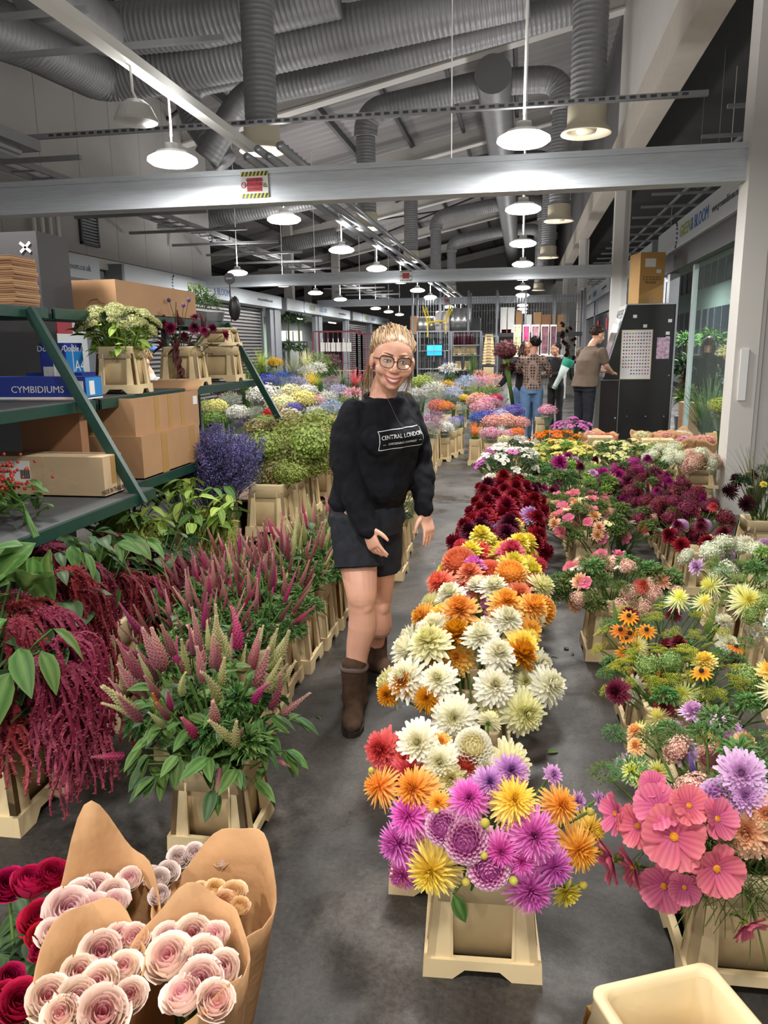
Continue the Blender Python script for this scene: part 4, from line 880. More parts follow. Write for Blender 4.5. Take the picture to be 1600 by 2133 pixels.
# ================================================================ LEFT: RACKS, CARTONS
RGREEN = M('rack_green', S(24, 62, 52), 0.4, var=0.15, vs=12); RTOP = M('rack_board', S(78, 80, 80), 0.6, var=0.12, vs=5, bump=0.1, bs=20, stretch=(1, 0.3, 1))
CARD = M('cardboard', S(174, 134, 96), 0.75, var=0.05, vs=5, bump=0.05, bs=30); CARDP = M('cardboard_pale', S(198, 172, 136), 0.75, var=0.04, vs=5); CARDD = M('cardboard_dark', S(150, 108, 76), 0.75, var=0.06, vs=5)
TAPE = M('parcel_tape', S(178, 138, 84), 0.3); INK = M('print_ink', S(50, 42, 36), 0.7); LABELW = M('label_paper', S(232, 230, 226), 0.6)
def rack(y0, y1, label, legs, xb=-1.9):
 r = empty('plant_rack', (-2.4, y0, 0), label=label, cat='rack'); L_ = y1-y0
 for X, z, dep in ((-2.42, 1.775, 0.62), (-2.2, 1.305, 0.85), (xb, 0.845, 1.25+xb+1.9)):
  x = X+2.4
  s_ = MB().box((x-dep, 0.0, z-0.03), (x, L_, z)).obj('shelf_board', RTOP, r)
  MB().box((x-0.006, 0, z-0.055), (x+0.012, L_, z-0.004)).box((x-dep, L_-0.02, z-0.06), (x, L_, z-0.03)).box((x-dep, 0, z-0.06), (x, 0.02, z-0.03)).obj('edge_rail', RGREEN, s_)
 for ly in legs:
  MB().bar((0.0, ly, 1.76), (0.52, ly, 0.79), 0.035, 0.05).obj('front_leg', RGREEN, r)
  MB().bar((-0.55, ly, 0.0), (-0.55, ly, 1.76), 0.045, 0.045).obj('rear_leg', RGREEN, r)
  MB().bar((-0.3, ly+0.03, 0.0), (-0.3, ly+0.03, 1.3), 0.03, 0.03).obj('middle_leg', RGREEN, r)
 return r
rack(2.25, 3.72, 'green metal stepped rack at the left edge of the photo', (0.12, 1.30))
rack(3.78, 6.25, 'green metal stepped rack holding the sedum bucket', (2.40,), -2.06)
def carton(X, xe, yb, xl, xf, yt, z, label, mat=CARD, cat='box', name='cardboard_box', topless=False, group=None, Y=None):
 """upright carton whose near aisle-side corner is seen at pixel (xe, yb); xl, xf: picture columns of its left and far edges; yt: row of its top"""
 c = atx(xe, yb, X) if Y is None else aty(xe, yb, Y); X = c.x
 w_ = c.x-aty(xl, yb, c.y).x; d_ = atx(xf, yb-15, X).y-c.y; h_ = aty(xe, yt, c.y).z-z; h_ = max(h_, 0.05)
 r = empty(name, (X, c.y, z), label=label, cat=cat, group=group); b = MB(); t = 0.006
 b.box((-w_, 0, 0), (0, t, h_)).box((-w_, d_-t, 0), (0, d_, h_)).box((-w_, t, 0), (-w_+t, d_-t, h_)).box((-t, t, 0), (0, d_-t, h_)).box((-w_, 0, 0), (0, d_, t))
 b.obj('body', mat, r)
 if not topless:
  f = MB().box((-w_, 0, h_), (-w_/2-0.002, d_, h_+0.005)).box((-w_/2+0.002, 0, h_), (0, d_, h_+0.005)).obj('lid_flaps', mat, r)
 r['dims'] = (w_, d_, h_); return r, w_, d_, h_
r, w_, d_, h_ = carton(-2.45, 245, 655, 150, 408, 583, 1.777, 'long brown carton lying on the top rack shelf')
MB().tube([(-w_*0.62, -0.002, h_*0.3), (-w_*0.55, -0.002, h_*0.42), (-w_*0.4, -0.002, h_*0.45), (-w_*0.36, -0.002, h_*0.36), (-w_*0.25, -0.002, h_*0.3)], 0.003, 4).obj('hand_hole_cut', CARDD, r)
r, w_, d_, h_ = carton(-2.1, 285, 930, 95, 418, 842, 1.03, 'large open brown carton, upper of two on the lower rack shelf', topless=True); r.location.z = 1.06
for i in range(3): MB().box((0, d_*(0.28+0.2*i), 0.0), (0.002, d_*(0.34+0.2*i), h_)).obj('tape_strip', TAPE, r)
MB().box((0, d_*0.9, h_*0.62), (0.003, d_*0.97, h_*0.85)).obj('label', LABELW, r)
MB().add([(-w_, 0.0, h_), (-w_, d_, h_), (-w_-0.16, d_, h_+0.05), (-w_-0.16, 0, h_+0.05)], [(0, 1, 2, 3), (3, 2, 1, 0)]).add([(-w_, d_, h_), (0, d_, h_), (0, d_+0.12, h_+0.06), (-w_, d_+0.12, h_+0.06)], [(0, 1, 2, 3)]).obj('open_flap', CARD, r)
r, w_, d_, h_ = carton(-2.06, 300, 985, 178, 420, 912, 0.847, 'large brown carton beneath the open one on the lower rack shelf')
MB().box((0, d_*0.3, 0), (0.002, d_*0.4, h_)).obj('tape_strip', TAPE, r); MB().box((0, d_*0.8, 0), (0.002, d_*0.9, h_)).obj('tape_strip', TAPE, r)
r, w_, d_, h_ = carton(-2.25, 172, 945, 48, 186, 893, 0.847, 'small dark brown carton behind the pale long one', CARDD); r.location.z = 0.99
r, w_, d_, h_ = carton(-2.0, 218, 1012, -25, 256, 955, 0.847, 'long pale carton with printed labels at the front of the lower rack shelf', CARDP)
text('MADE IN THAILAND', 0.034, r, (0.003, d_*0.5, 0.025), ROT_L, INK, ext=0.0005, sx=0.8)
MB().box((0, d_*0.4, h_*0.3), (0.002, d_*0.62, h_)).obj('tape_strip', TAPE, r)
lb = MB().box((-w_+0.02, -0.003, h_*0.35), (-w_*0.62, 0, h_*0.9)).obj('label', LABELW, r)
bc = MB()
for i in range(9): bc.box((-w_*0.70+i*0.006, -0.005, h_*0.45), (-w_*0.70+i*0.006+0.003+0.001*(i % 2), -0.003, h_*0.68))
bc.box((-w_+0.03, -0.005, h_*0.75), (-w_*0.75, -0.003, h_*0.79)).box((-w_+0.03, -0.005, h_*0.6), (-w_*0.8, -0.003, h_*0.63)); bc.obj('barcode', INK, lb)
BLUEB = M('box_blue', S(36, 58, 150), 0.4); BLUEC = M('box_cyan', S(40, 130, 200), 0.4)
r, w_, d_, h_ = carton(-2.22, 180, 825, -30, 212, 787, 1.307, 'flat blue box with white lettering on the middle rack shelf', BLUEB)
text('CYMBIDIUMS', 0.05, r, (-w_*0.47, -0.004, h_*0.45), FRONT, WHITEP, ext=0.0006, sx=1.05)
MB().box((-w_*0.985, -0.004, h_*0.3), (-w_*0.955, 0, h_*0.55)).obj('white_disc_mark', WHITEP, r)
MB().box((0, 0.0, 0.008), (0.003, d_, h_)).obj('cyan_end', BLUEC, r); MB().box((-w_, -0.003, 0), (0.003, d_, 0.012)).obj('white_base', WHITEP, r)
MB().box((-w_*0.13, -0.005, h_*0.2), (-w_*0.02, -0.001, h_*0.85)).box((0, 0.03, h_*0.2), (0.005, d_*0.5, h_*0.85)).obj('label', LABELW, r)
r, w_, d_, h_ = carton(-2.5, 140, 792, 88, 176, 716, 1.40, 'upright blue paper box with white lettering behind the slanting rack leg', BLUEB)
text('Double A', 0.045, r, (-w_*0.5, -0.003, h_*0.86), FRONT, WHITEP, ext=0.0005); text('Double A', 0.05, r, (0.003, d_*0.5, h_*0.86), ROT_L, WHITEP, ext=0.0005); text('A4', 0.09, r, (0.003, d_*0.75, h_*0.35), ROT_L, WHITEP, ext=0.0005)
MB().box((-w_*0.9, -0.002, 0.005), (-w_*0.05, 0, h_*0.36)).obj('label', LABELW, r); MB().box((0, 0.01, 0.005), (0.002, d_*0.97, h_*0.8)).obj('cyan_print', BLUEC, r)
MB().bar((-w_*0.45, -0.004, 0), (-w_*0.45, -0.004, h_), 0.005, 0.002).bar((0.004, d_*0.4, 0), (0.004, d_*0.4, h_), 0.005, 0.002).obj('strap', WHITEP, r)
r, w_, d_, h_ = carton(-2.42, 172, 795, 56, 200, 778, 1.307, 'low blue paper box under the upright one', BLUEB)
text('Double A', 0.04, r, (-w_*0.25, -0.003, h_*0.55), FRONT, WHITEP, ext=0.0005); text('Double A', 0.04, r, (-w_*0.75, -0.003, h_*0.55), FRONT, WHITEP, ext=0.0005)
# stacked flat cartons and the tall dark box with a cross
P = atx(62, 608, -2.45)
for i in range(11):
 k = 0.003*((i*7) % 5-2); o = MB()
 for j in range(9): o.box((-0.34, 0.01*j*0, 0.0), (0, 0.20, 0.004)) if j == 0 else None
 o.box((-0.34, 0, 0.006), (0, 0.20, 0.016)).box((-0.34, 0, 0.018), (0, 0.2, 0.021)).obj('flat_carton', CARD if i % 3 else CARDD, label='flattened brown carton in the stack on the top rack shelf', cat='box', group='stack of flattened cartons', loc=(P.x+k, P.y-0.12+k, 1.777+0.0215*i), rot=(0, 0, k*4))
P = atx(75, 600, -2.62); bx = empty('dark_box', (P.x, P.y+0.05, 1.777), label='tall dark grey box marked with a white cross', cat='box')
hh = aty(60, 478, P.y).z-1.777; MB().box((-0.42, 0, 0), (0, 0.3, hh)).obj('body', M('box_charcoal', S(52, 50, 52), 0.6), bx)
MB().bar((-0.10, -0.004, hh*0.86), (-0.04, -0.004, hh*0.74), 0.014, 0.004, up=(0, 1, 0)).bar((-0.04, -0.004, hh*0.86), (-0.10, -0.004, hh*0.74), 0.014, 0.004, up=(0, 1, 0)).obj('white_cross', WHITEP, bx)
# dark board behind the rack, with a hanging cable
db = MB().box((-3.3, 3.0, 0.0), (-3.25, 5.1, 1.76)).obj('backing_board', M('panel_dark', S(44, 44, 48), 0.5), label='dark board standing behind the rack shelves', cat='panel')
MB().tube([(-3.24, 4.35, 1.7), (-3.22, 4.36, 1.5), (-3.23, 4.33, 1.33)], 0.006, 5).obj('white_cable', WHITEP, db, True)
# buckets on the rack
def bucket_px(xe, yb, X, rz, label, sz=(1, 1, 1), z=None):
 c = atx(xe, yb, X); zz = c.z if z is None else z; hx, hy = 0.1425*sz[0], 0.1325*sz[1]
 return bucket(c.x-hx*math.cos(rz)+hy*math.sin(rz)*0, c.y+hy, zz, rz, label, None, sz), Vector((c.x-hx, c.y+hy, zz+BH*sz[2]))
b1, t1 = bucket_px(280, 818, -2.2, 0.12, 'cream bucket of green sedum on the middle rack shelf', z=1.307, sz=(0.9, 0.9, 1.0))
b2, t2 = bucket_px(410, 805, -2.2, 0.1, 'cream bucket of dark red flowers on the middle rack shelf', z=1.307)
b3, t3 = bucket_px(487, 797, -2.2, 0.08, 'empty cream bucket at the end of the middle rack shelf, lower of two', z=1.307)
b4 = bucket(t3.x, t3.y, t3.z+0.005, 0.08, 'cream crate frame with window openings stacked on the end bucket', sz=(0.95, 0.95, 0.5))
# sedum, dark mix, potted herb
SED = [floret_dome(20+i, 130, 1.0, 0.15, 0.5, -0.1, 'sedum_head', PM('petal_sedum', S(118, 128, 62), S(176, 182, 120), S(206, 196, 158))) for i in range(2)]
for i, (P, n) in enumerate(dome_points(40, (t1.x, t1.y, t1.z+0.11), (0.22, 0.2, 0.11), -0.05, 0.08, 3)):
 flower('sedum', SED[i % 2], None, P, n*[1, 1, 1]+[0, 0, 0.9], random.uniform(0.034, 0.048), (t1.x+random.uniform(-.06, .06), t1.y+random.uniform(-.06, .06), t1.z-0.2), 'pale green sedum head in the bucket on the middle rack shelf', 'flower', 'green sedum on the rack', LLEAF, 'flower_head', False, sr=0.004, leaves=4, lsize=0.09, lme=LEAF, lmat=LLEAF)
DKR = PM('petal_wine', S(60, 10, 30), S(110, 20, 54), S(150, 40, 80))
for i, (P, n) in enumerate(dome_points(20, (t2.x+0.01, t2.y, t2.z+0.07), (0.25, 0.2, 0.13), -0.05, 0.1, 5)):
 if i % 3 == 0: flower('amaranth', PLUME[i % 4], RLEAF, P-n*0.05, n+[0, 0, 0.8], 0.10, (t2.x, t2.y, t2.z-0.2), 'dark feathery plume in the rack bucket of red flowers', 'flower', 'dark plumes on the rack', STEMD, 'plume', False, leaves=3, lsize=0.11, lme=LEAF, lmat=RLEAF)
 else: flower('dahlia', BLOOM['wat' if i % 2 else 'cac'][i % 3], DKR if i % 3 == 1 else PLUM, P, n+[0.2, -0.4, 0.2], random.uniform(0.035, 0.05), (t2.x, t2.y, t2.z-0.2), 'wine red flower in the rack bucket of red flowers', 'flower', 'wine red flowers on the rack', STEMD, calyx=False, leaves=2, lsize=0.08, lmat=RLEAF if i % 4 else DLEAF)
stem_ = stem_obj('amaranth', (t2.x, t2.y, t2.z-0.1), np.array(t2)+[0.03, -0.13, 0.03], STEMD, label='dark red leafy tail hanging down the front of the rack bucket', cat='flower')
for k in range(16): l = ob('leaf', LEAF, stem_, (0.03+random.uniform(-.015, .015), -0.14+0.002*k, 0.12-0.016*k), (R(-60), random.uniform(-.5, .5), R(180+random.uniform(-50, 50))), scale=0.085*(1.15-0.04*k)); recolor(l, RLEAF)
vb = stem_obj('verbena', (t2.x-0.05, t2.y, t2.z), (t2.x-0.02, t2.y-0.02, t2.z+0.3), STEMD, label='thin verbena stems with violet tufts before the long carton', cat='flower')
for px, py in ((290, 633), (312, 620), (325, 637), (318, 632), (352, 625), (393, 625), (382, 636)):
 Q = aty(px, py, t2.y)-Vector((t2.x-0.05, t2.y, t2.z)); MB().ball(Q, 0.016, 6, 4).obj('tuft', M('verbena_violet', S(84, 60, 120)), vb); MB().tube([(0, 0, 0), Q*0.5+Vector((0.02, 0, 0.03)), Q], 0.002, 4).obj('stem', STEMD, vb)
P = atx(425, 655, -2.55); hb = empty('potted_herb', (P.x, P.y, 1.777), label='green leafy potted plants at the end of the top rack shelf', cat='plant')
MB().lathe([(0, 0), (0.15, 0), (0.17, 0.07), (0.16, 0.07), (0.14, 0.05), (0, 0.05)], 12).obj('grey_tray', GREYP, hb); ob('foliage', BUSHF[0], hb, (0, 0, 0.13), scale=(0.36, 0.3, 0.28)); ob('foliage', BUSHF[1], hb, (-0.02, -0.03, 0.17), (0, 0, 1), scale=(0.33, 0.28, 0.3))
P = aty(478, 580, 6.1); sg = empty('round_sign', (P.x, P.y, 1.777), label='round black badge on a stick with a hanging black cap at the rack end', cat='sign')
MB().tube([(0, 0, 0), (0, 0, P.z-1.777)], 0.005, 5).obj('stick', BLACK, sg); MB().lathe([(0, 0.006), (0.045, 0.006), (0.045, -0.006), (0, -0.006)], 20, 0, (0, 0, P.z-1.777), (0, -1, 0)).obj('badge', BLACK, sg)
MB().tube([(0.036*math.cos(a), -0.008, P.z-1.777+0.036*math.sin(a)) for a in np.linspace(0, 6.2832, 21)], 0.0015, 4, cap=False).box((-0.026, -0.009, P.z-1.777-0.007), (0.026, -0.007, P.z-1.777+0.007)).obj('badge_print', GREYP, sg)
MB().ball((0.03, 0, 0.10), (0.05, 0.05, 0.10), 10, 8).obj('black_cap', BLACK, sg, True)

# ================================================================ LEFT: FLOWERS ON THE FLOOR AND PALLETS
WOOD = M('pallet_wood', S(120, 94, 70), 0.8, var=0.15, vs=6, bump=0.15, bs=30, stretch=(6, 1, 1))
def pallet(x0, x1, y0, y1, z, label):
 r = empty('wooden_pallet', (x0, y0, 0), label=label, cat='pallet'); n_ = 6
 pm = MB().box((0, 0.01, z-0.02), (x1-x0, (y1-y0)/n_-0.01, z)).mesh('plank', WOOD)
 for i in range(n_): ob('plank', pm, r, (0, i*(y1-y0)/n_, 0))
 for x in (0.0, (x1-x0)/2-0.04, x1-x0-0.08): MB().box((x, 0, 0), (x+0.08, y1-y0, z-0.02)).obj('bearer', WOOD, r)
pallet(-1.86, -1.5, 4.8, 6.0, 0.30, 'wooden pallet bench under the green hydrangea buckets')
pallet(-2.5, -1.5, 6.1, 8.6, 0.30, 'wooden pallet bench farther back under hydrangea buckets')
pallet(-2.75, -1.88, 3.95, 5.1, 0.10, 'low pallet under the buckets of green amaranth')
P = atz(520, 1150, 0.16); sk_ = MB().ball((0, 0, 0.05), (0.09, 0.06, 0.08), 10, 6).obj('plastic_sack', M('sack', S(170, 176, 190), 0.4), label='pale plastic packet lying under the hydrangea bench', cat='packet', loc=(P.x, P.y-0.1, 0.0), smooth=True)
MB().box((-0.09, -0.05, -0.02), (0.09, 0.05, 0.02)).obj('yellow_base', M('sack_yellow', S(200, 190, 50)), sk_)
# green hydrangea heads
HB = [(-1.69, 5.0), (-1.68, 5.32), (-1.67, 5.64), (-1.67, 6.3), (-1.66, 6.62), (-1.65, 6.94)]
for i, (x, y) in enumerate(HB): bucket(x, y, 0.30, 0.04, 'cream bucket of green hydrangea heads on the pallet bench, %s from the front' % ['first', 'second', 'third', 'fourth', 'fifth', 'sixth'][i], 'hydrangea buckets', (1, 1, 1.32))
HG = [PM('hyd_a', S(74, 84, 40), S(116, 122, 62), S(154, 154, 96)), PM('hyd_b', S(88, 104, 42), S(130, 146, 66), S(176, 184, 108)), PM('hyd_c', S(104, 96, 54), S(146, 138, 80), S(178, 164, 116))]
heads = [(575, 990, 32, 0, 2), (595, 985, 28, 0, 1), (548, 995, 30, 0, 0), (580, 950, 40, 1, 0), (632, 958, 42, 1, 1), (650, 925, 44, 1, 1), (555, 930, 36, 1, 1), (600, 915, 38, 2, 1), (590, 900, 46, 3, 2), (545, 905, 38, 3, 2), (640, 905, 44, 3, 1), (680, 930, 42, 2, 2), (690, 955, 36, 2, 2), (665, 890, 40, 4, 1), (690, 900, 40, 5, 2), (600, 890, 38, 4, 2), (560, 960, 30, 1, 0), (615, 990, 26, 0, 1), (655, 970, 30, 1, 1)]
for px, py, rp, bi, mi in heads:
 x, y = HB[bi]; Y = y+random.uniform(-0.05, 0.1); P = np.array(aty(px, py, Y)); s_ = rp*Y*1.02/FPX
 flower('hydrangea', FDOME[mi], HG[mi], P, np.array([0.15, -0.45, 0.9])+np.random.default_rng(px).normal(0, 0.15, 3), s_, (x+random.uniform(-.05, .05), y+random.uniform(-.05, .05), 0.4), ['olive', 'bright green', 'bronze tinged'][mi]+' hydrangea head above the %s bucket of the pallet bench' % ['first', 'second', 'third', 'fourth', 'fifth', 'sixth'][bi], 'flower', 'hydrangea heads, bench bucket %d' % bi, bname='flower_head', calyx=False, sr=0.005)
# violet perovskia
PB_ = (-2.00, 4.72); bucket(-2.04, 4.9, 0.11, 0.1, 'tall cream bucket of violet perovskia', None, (1, 1, 1.45)); bucket(-2.02, 4.5, 0.11, 0.05, 'tall cream bucket of green amaranth with the trailing tassels at right', None, (0.95, 0.7, 1.4)); bucket(-2.42, 4.3, 0.11, 0.1, 'cream bucket of green amaranth behind the left edge of the bench', None, (1, 1, 1.35))
for i in range(64):
 a = i*GOLD; q = math.sqrt((i+0.5)/64); tip = np.array([PB_[0]-0.03+0.40*q*math.cos(a), PB_[1]+0.06+0.25*q*math.sin(a), 0]); b0 = np.array([-2.04+random.uniform(-.06, .06), 4.9+random.uniform(-.05, .05), 0.35])
 tp = np.array([tip[0], tip[1], 0.95+0.14*(1-q)+random.uniform(-.06, .06)]); d = tp-b0; o = ob('perovskia', WISPY[i % 3], None, tuple(b0), basis_euler(d, i), label='violet perovskia sprig in the tall bucket', cat='flower', group='violet perovskia sprigs', scale=(0.62, 0.62, np.linalg.norm(d)))
# amaranths
def leaf_on(parent, off, e, s_, mat=None, me=None):
 l = ob('leaf', me or LEAF, parent, off, e, scale=s_)
 if mat: recolor(l, mat)
 return l
GREENTAS = PM('tassel_green', S(110, 130, 50), S(160, 176, 84), S(200, 206, 120), rv=0.1)
def amaranth(base, crown, az, drop, label, group, mat, lmat, nleaf, ls, k, wide=1.0, name='amaranth'):
 o = stem_obj(name, base, crown, STEM if lmat is not DLEAF else STEMD, 0.006, label=label, cat='flower', group=group); off = np.array(crown)-np.array(base)
 t = ob('tassel', TASSEL[k % 4], o, tuple(off), (0, 0, az), scale=(0.62*wide, 0.85*wide, drop)); recolor(t, mat)
 for i in range(nleaf):
  a = az+random.uniform(-1.7, 1.7); leaf_on(o, tuple(off*(0.8+0.2*random.random())+np.array([random.uniform(-.05, .05), random.uniform(-.05, .05), random.uniform(-.03, .05)])), (random.uniform(-0.6, 0.3), random.uniform(-0.4, 0.4), a-math.pi/2), ls*random.uniform(0.7, 1.2), lmat, random.choice((LEAF, LEAFW)))
 return o
TR = _mats['tassel_red']; RB = PM('tassel_rose', S(106, 26, 44), S(140, 44, 62), S(180, 88, 100), rv=0.14)
A1 = (-1.76, 2.14); A2 = (-1.78, 2.84); A3 = (-1.80, 3.5)
bucket(*A1, 0, 0.02, 'large cream bucket of hanging red amaranth at the left edge of the photo', None, (1.25, 1.15, 1.35)); bucket(*A2, 0, 0.02, 'large cream bucket of hanging red amaranth, second along the left', None, (1.15, 1.15, 1.6)); bucket(*A3, 0, 0.02, 'cream bucket of hanging red amaranth, third along the left', None, (1.1, 1.1, 1.6))
specs = [ # crown pixel x, y, depth Y, azimuth (deg), drop, bucket, material
 (150, 1345, 2.1, -5, 0.44, A1, RB), (110, 1290, 2.2, 10, 0.5, A1, RB), (40, 1310, 2.1, -30, 0.42, A1, RB), (60, 1270, 2.25, 0, 0.46, A1, RB), (75, 1390, 2.0, -40, 0.36, A1, RB), (130, 1400, 2.03, -10, 0.40, A1, RB), (10, 1430, 1.98, -60, 0.3, A1, RB), (20, 1260, 2.3, -20, 0.5, A1, TR), (170, 1430, 2.08, 0, 0.34, A1, RB),
 (95, 1215, 2.55, 15, 0.55, A2, TR), (150, 1205, 2.6, 5, 0.55, A2, RB), (175, 1235, 2.6, 20, 0.4, A2, TR), (110, 1150, 2.75, 30, 0.5, A2, TR), (70, 1135, 2.8, 60, 0.4, A2, TR), (185, 1190, 2.75, 0, 0.42, A2, TR),
 (265, 1205, 3.0, -20, 0.38, A3, TR), (315, 1215, 3.15, 0, 0.36, A3, TR), (350, 1170, 3.4, 10, 0.4, A3, TR), (380, 1170, 3.6, 0, 0.34, A3, TR), (290, 1140, 3.4, 40, 0.3, A3, TR), (230, 1120, 3.3, 60, 0.3, A3, TR), (215, 1130, 3.2, 120, 0.3, A3, TR), (340, 1230, 3.2, -10, 0.34, A3, TR)]
for k, (px, py, Y, az, dr, bk, mt) in enumerate(specs):
 C_ = np.array(aty(px, py, Y)); nm = {A1: 'first', A2: 'second', A3: 'third'}[bk]
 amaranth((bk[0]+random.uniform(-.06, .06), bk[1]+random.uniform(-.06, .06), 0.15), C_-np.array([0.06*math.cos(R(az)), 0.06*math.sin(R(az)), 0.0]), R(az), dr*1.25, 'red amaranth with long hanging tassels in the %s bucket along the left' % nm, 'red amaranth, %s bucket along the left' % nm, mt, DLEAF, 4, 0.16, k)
for px, py, Y, sz_, rx, rz in [(35, 1150, 2.35, 0.20, -0.2, 2.0), (70, 1160, 2.3, 0.17, -0.9, 0.7), (20, 1215, 2.1, 0.2, -0.3, 1.7), (15, 1290, 2.0, 0.17, -0.5, 2.4), (40, 1350, 1.95, 0.15, -0.5, -2.6), (25, 1400, 1.92, 0.17, -0.9, 2.9), (85, 1355, 1.93, 0.12, -0.9, -2.0), (110, 1310, 2.0, 0.12, -0.8, -1.2), (190, 1150, 2.9, 0.15, -0.4, -1.0), (150, 1180, 2.75, 0.15, -0.5, -1.4), (205, 1230, 2.8, 0.13, -0.8, -1.6), (95, 1130, 2.8, 0.14, 0.1, -0.4), (255, 1180, 3.2, 0.15, -0.4, 2.0), (300, 1185, 3.3, 0.15, -0.4, -1.6), (265, 1150, 3.4, 0.15, -0.2, 1.0), (340, 1190, 3.5, 0.14, -0.5, -1.5), (365, 1160, 3.7, 0.14, -0.5, -1.6), (325, 1130, 3.6, 0.14, -0.1, 0.6), (180, 1100, 3.3, 0.15, 0.1, 0.3), (220, 1170, 3.1, 0.15, -0.5, 2.2), (310, 1230, 3.1, 0.13, -0.9, -1.7), (385, 1150, 3.9, 0.13, -0.4, -1.6)]:
 C_ = aty(px, py, Y); bk = min((A1, A2, A3), key=lambda b_: abs(b_[1]-Y))
 o = stem_obj('amaranth_leaf', (bk[0], bk[1], 0.3), C_, STEM, 0.004, label='large veined green leaf among the red amaranth at left', cat='leaf', group='large leaves over the red amaranth')
 ob('leaf_blade', LEAFW if sz_ > 0.15 else LEAF, o, tuple(C_-Vector((bk[0], bk[1], 0.3))), (rx, random.uniform(-.3, .3), rz), scale=sz_*1.15)
 if py < 1260:
  for k_ in range(3): ob('leaf_blade', random.choice((LEAF, LEAFW)), o, tuple(C_-Vector((bk[0], bk[1], 0.3))+Vector((random.uniform(-.08, .08), random.uniform(-.08, .08), random.uniform(-.03, .03)))), (rx+random.uniform(-.4, .3), random.uniform(-.4, .4), rz+random.uniform(-1.4, 1.4)), scale=sz_*random.uniform(0.8, 1.1))
for k in range(46):
 px = random.uniform(120, 400); Y = 2.6+1.1*(px-120)/280+random.uniform(-.2, .3); C_ = aty(px, random.uniform(1105, 1245) if px > 200 else random.uniform(1105, 1190), Y); bk = min((A1, A2, A3), key=lambda b_: abs(b_[1]-Y)); q = Vector((bk[0], bk[1], 0.3))
 o = stem_obj('amaranth_leaf', q, C_, STEM, 0.003, label='dark pointed leaf over the red amaranth buckets', cat='leaf', group='dark leaves over the red amaranth')
 for j in range(2): ob('leaf_blade', random.choice((LEAF, LEAFW)), o, tuple(C_-q), (random.uniform(-0.9, 0.1), random.uniform(-.4, .4), random.uniform(-2.6, 0.6)), scale=random.uniform(0.08, 0.125))
 for c in o.children: recolor(c, DLEAF if k % 3 else GLEAF)
for k, (px, py, Y, az, dr) in enumerate([(255, 1085, 4.0, 200, 0.22), (240, 1100, 3.95, 220, 0.2), (290, 1080, 4.0, 250, 0.2), (445, 1085, 4.3, -10, 0.28), (455, 1100, 4.25, -30, 0.3), (430, 1075, 4.35, -60, 0.25), (300, 1100, 3.9, 260, 0.16), (330, 1090, 4.0, 280, 0.14), (265, 1060, 4.15, 180, 0.18)]):
 C_ = np.array(aty(px, py-8, Y)); amaranth((-2.02 if px > 380 else -2.42, 4.5 if px > 380 else 4.3, 0.3), C_, R(az), dr*1.2, 'pale green amaranth tassels over the pallet bucket', 'green amaranth', GREENTAS, LLEAF, 5, 0.13, k, 0.8)
for i, (P, n) in enumerate(dome_points(60, (-2.06, 4.2, 0.60), (0.40, 0.32, 0.18), -0.1, 0.12, 8)):
 o = stem_obj('amaranth_leaf', (-2.02 if P[0] > -2.2 else -2.42, 4.4, 0.35), P, STEM, 0.003, label='bright green leaf of the green amaranth', cat='leaf', group='leaves of the green amaranth')
 for k in range(3): leaf_on(o, tuple(P-np.array([-2.02 if P[0] > -2.2 else -2.42, 4.4, 0.35])), (random.uniform(-0.8, 0.1), random.uniform(-.4, .4), random.uniform(0, 6.28)), random.uniform(0.09, 0.14), LLEAF if i % 3 else GLEAF)
# celosia
CEL = [PM('cel_pink', S(140, 86, 84), S(190, 128, 128), S(222, 184, 168)), PM('cel_wine', S(112, 54, 66), S(150, 80, 92), S(190, 134, 130)), PM('cel_cream', S(140, 146, 84), S(184, 182, 126), S(214, 204, 160)), PM('cel_rose', S(140, 40, 84), S(186, 66, 116), S(212, 130, 150)), PM('cel_orange', S(170, 80, 30), S(206, 116, 50), S(224, 150, 90)), PM('cel_dark', S(110, 60, 62), S(144, 88, 88), S(190, 146, 132))]
CW = ['pink', 'wine red', 'cream green', 'rose magenta', 'orange', 'dusky red']
CB = [(-0.935, 2.135), (-1.13, 3.2), (-1.11, 3.5), (-1.10, 3.8), (-1.09, 4.1), (-1.08, 4.42), (-1.38, 3.05), (-1.37, 3.36), (-1.36, 3.67), (-1.10, 2.9), (-1.22, 2.62)]
cord = ['nearest', 'second', 'third', 'fourth', 'fifth', 'sixth', 'inner front', 'inner middle', 'inner back', 'hidden', 'hidden front']
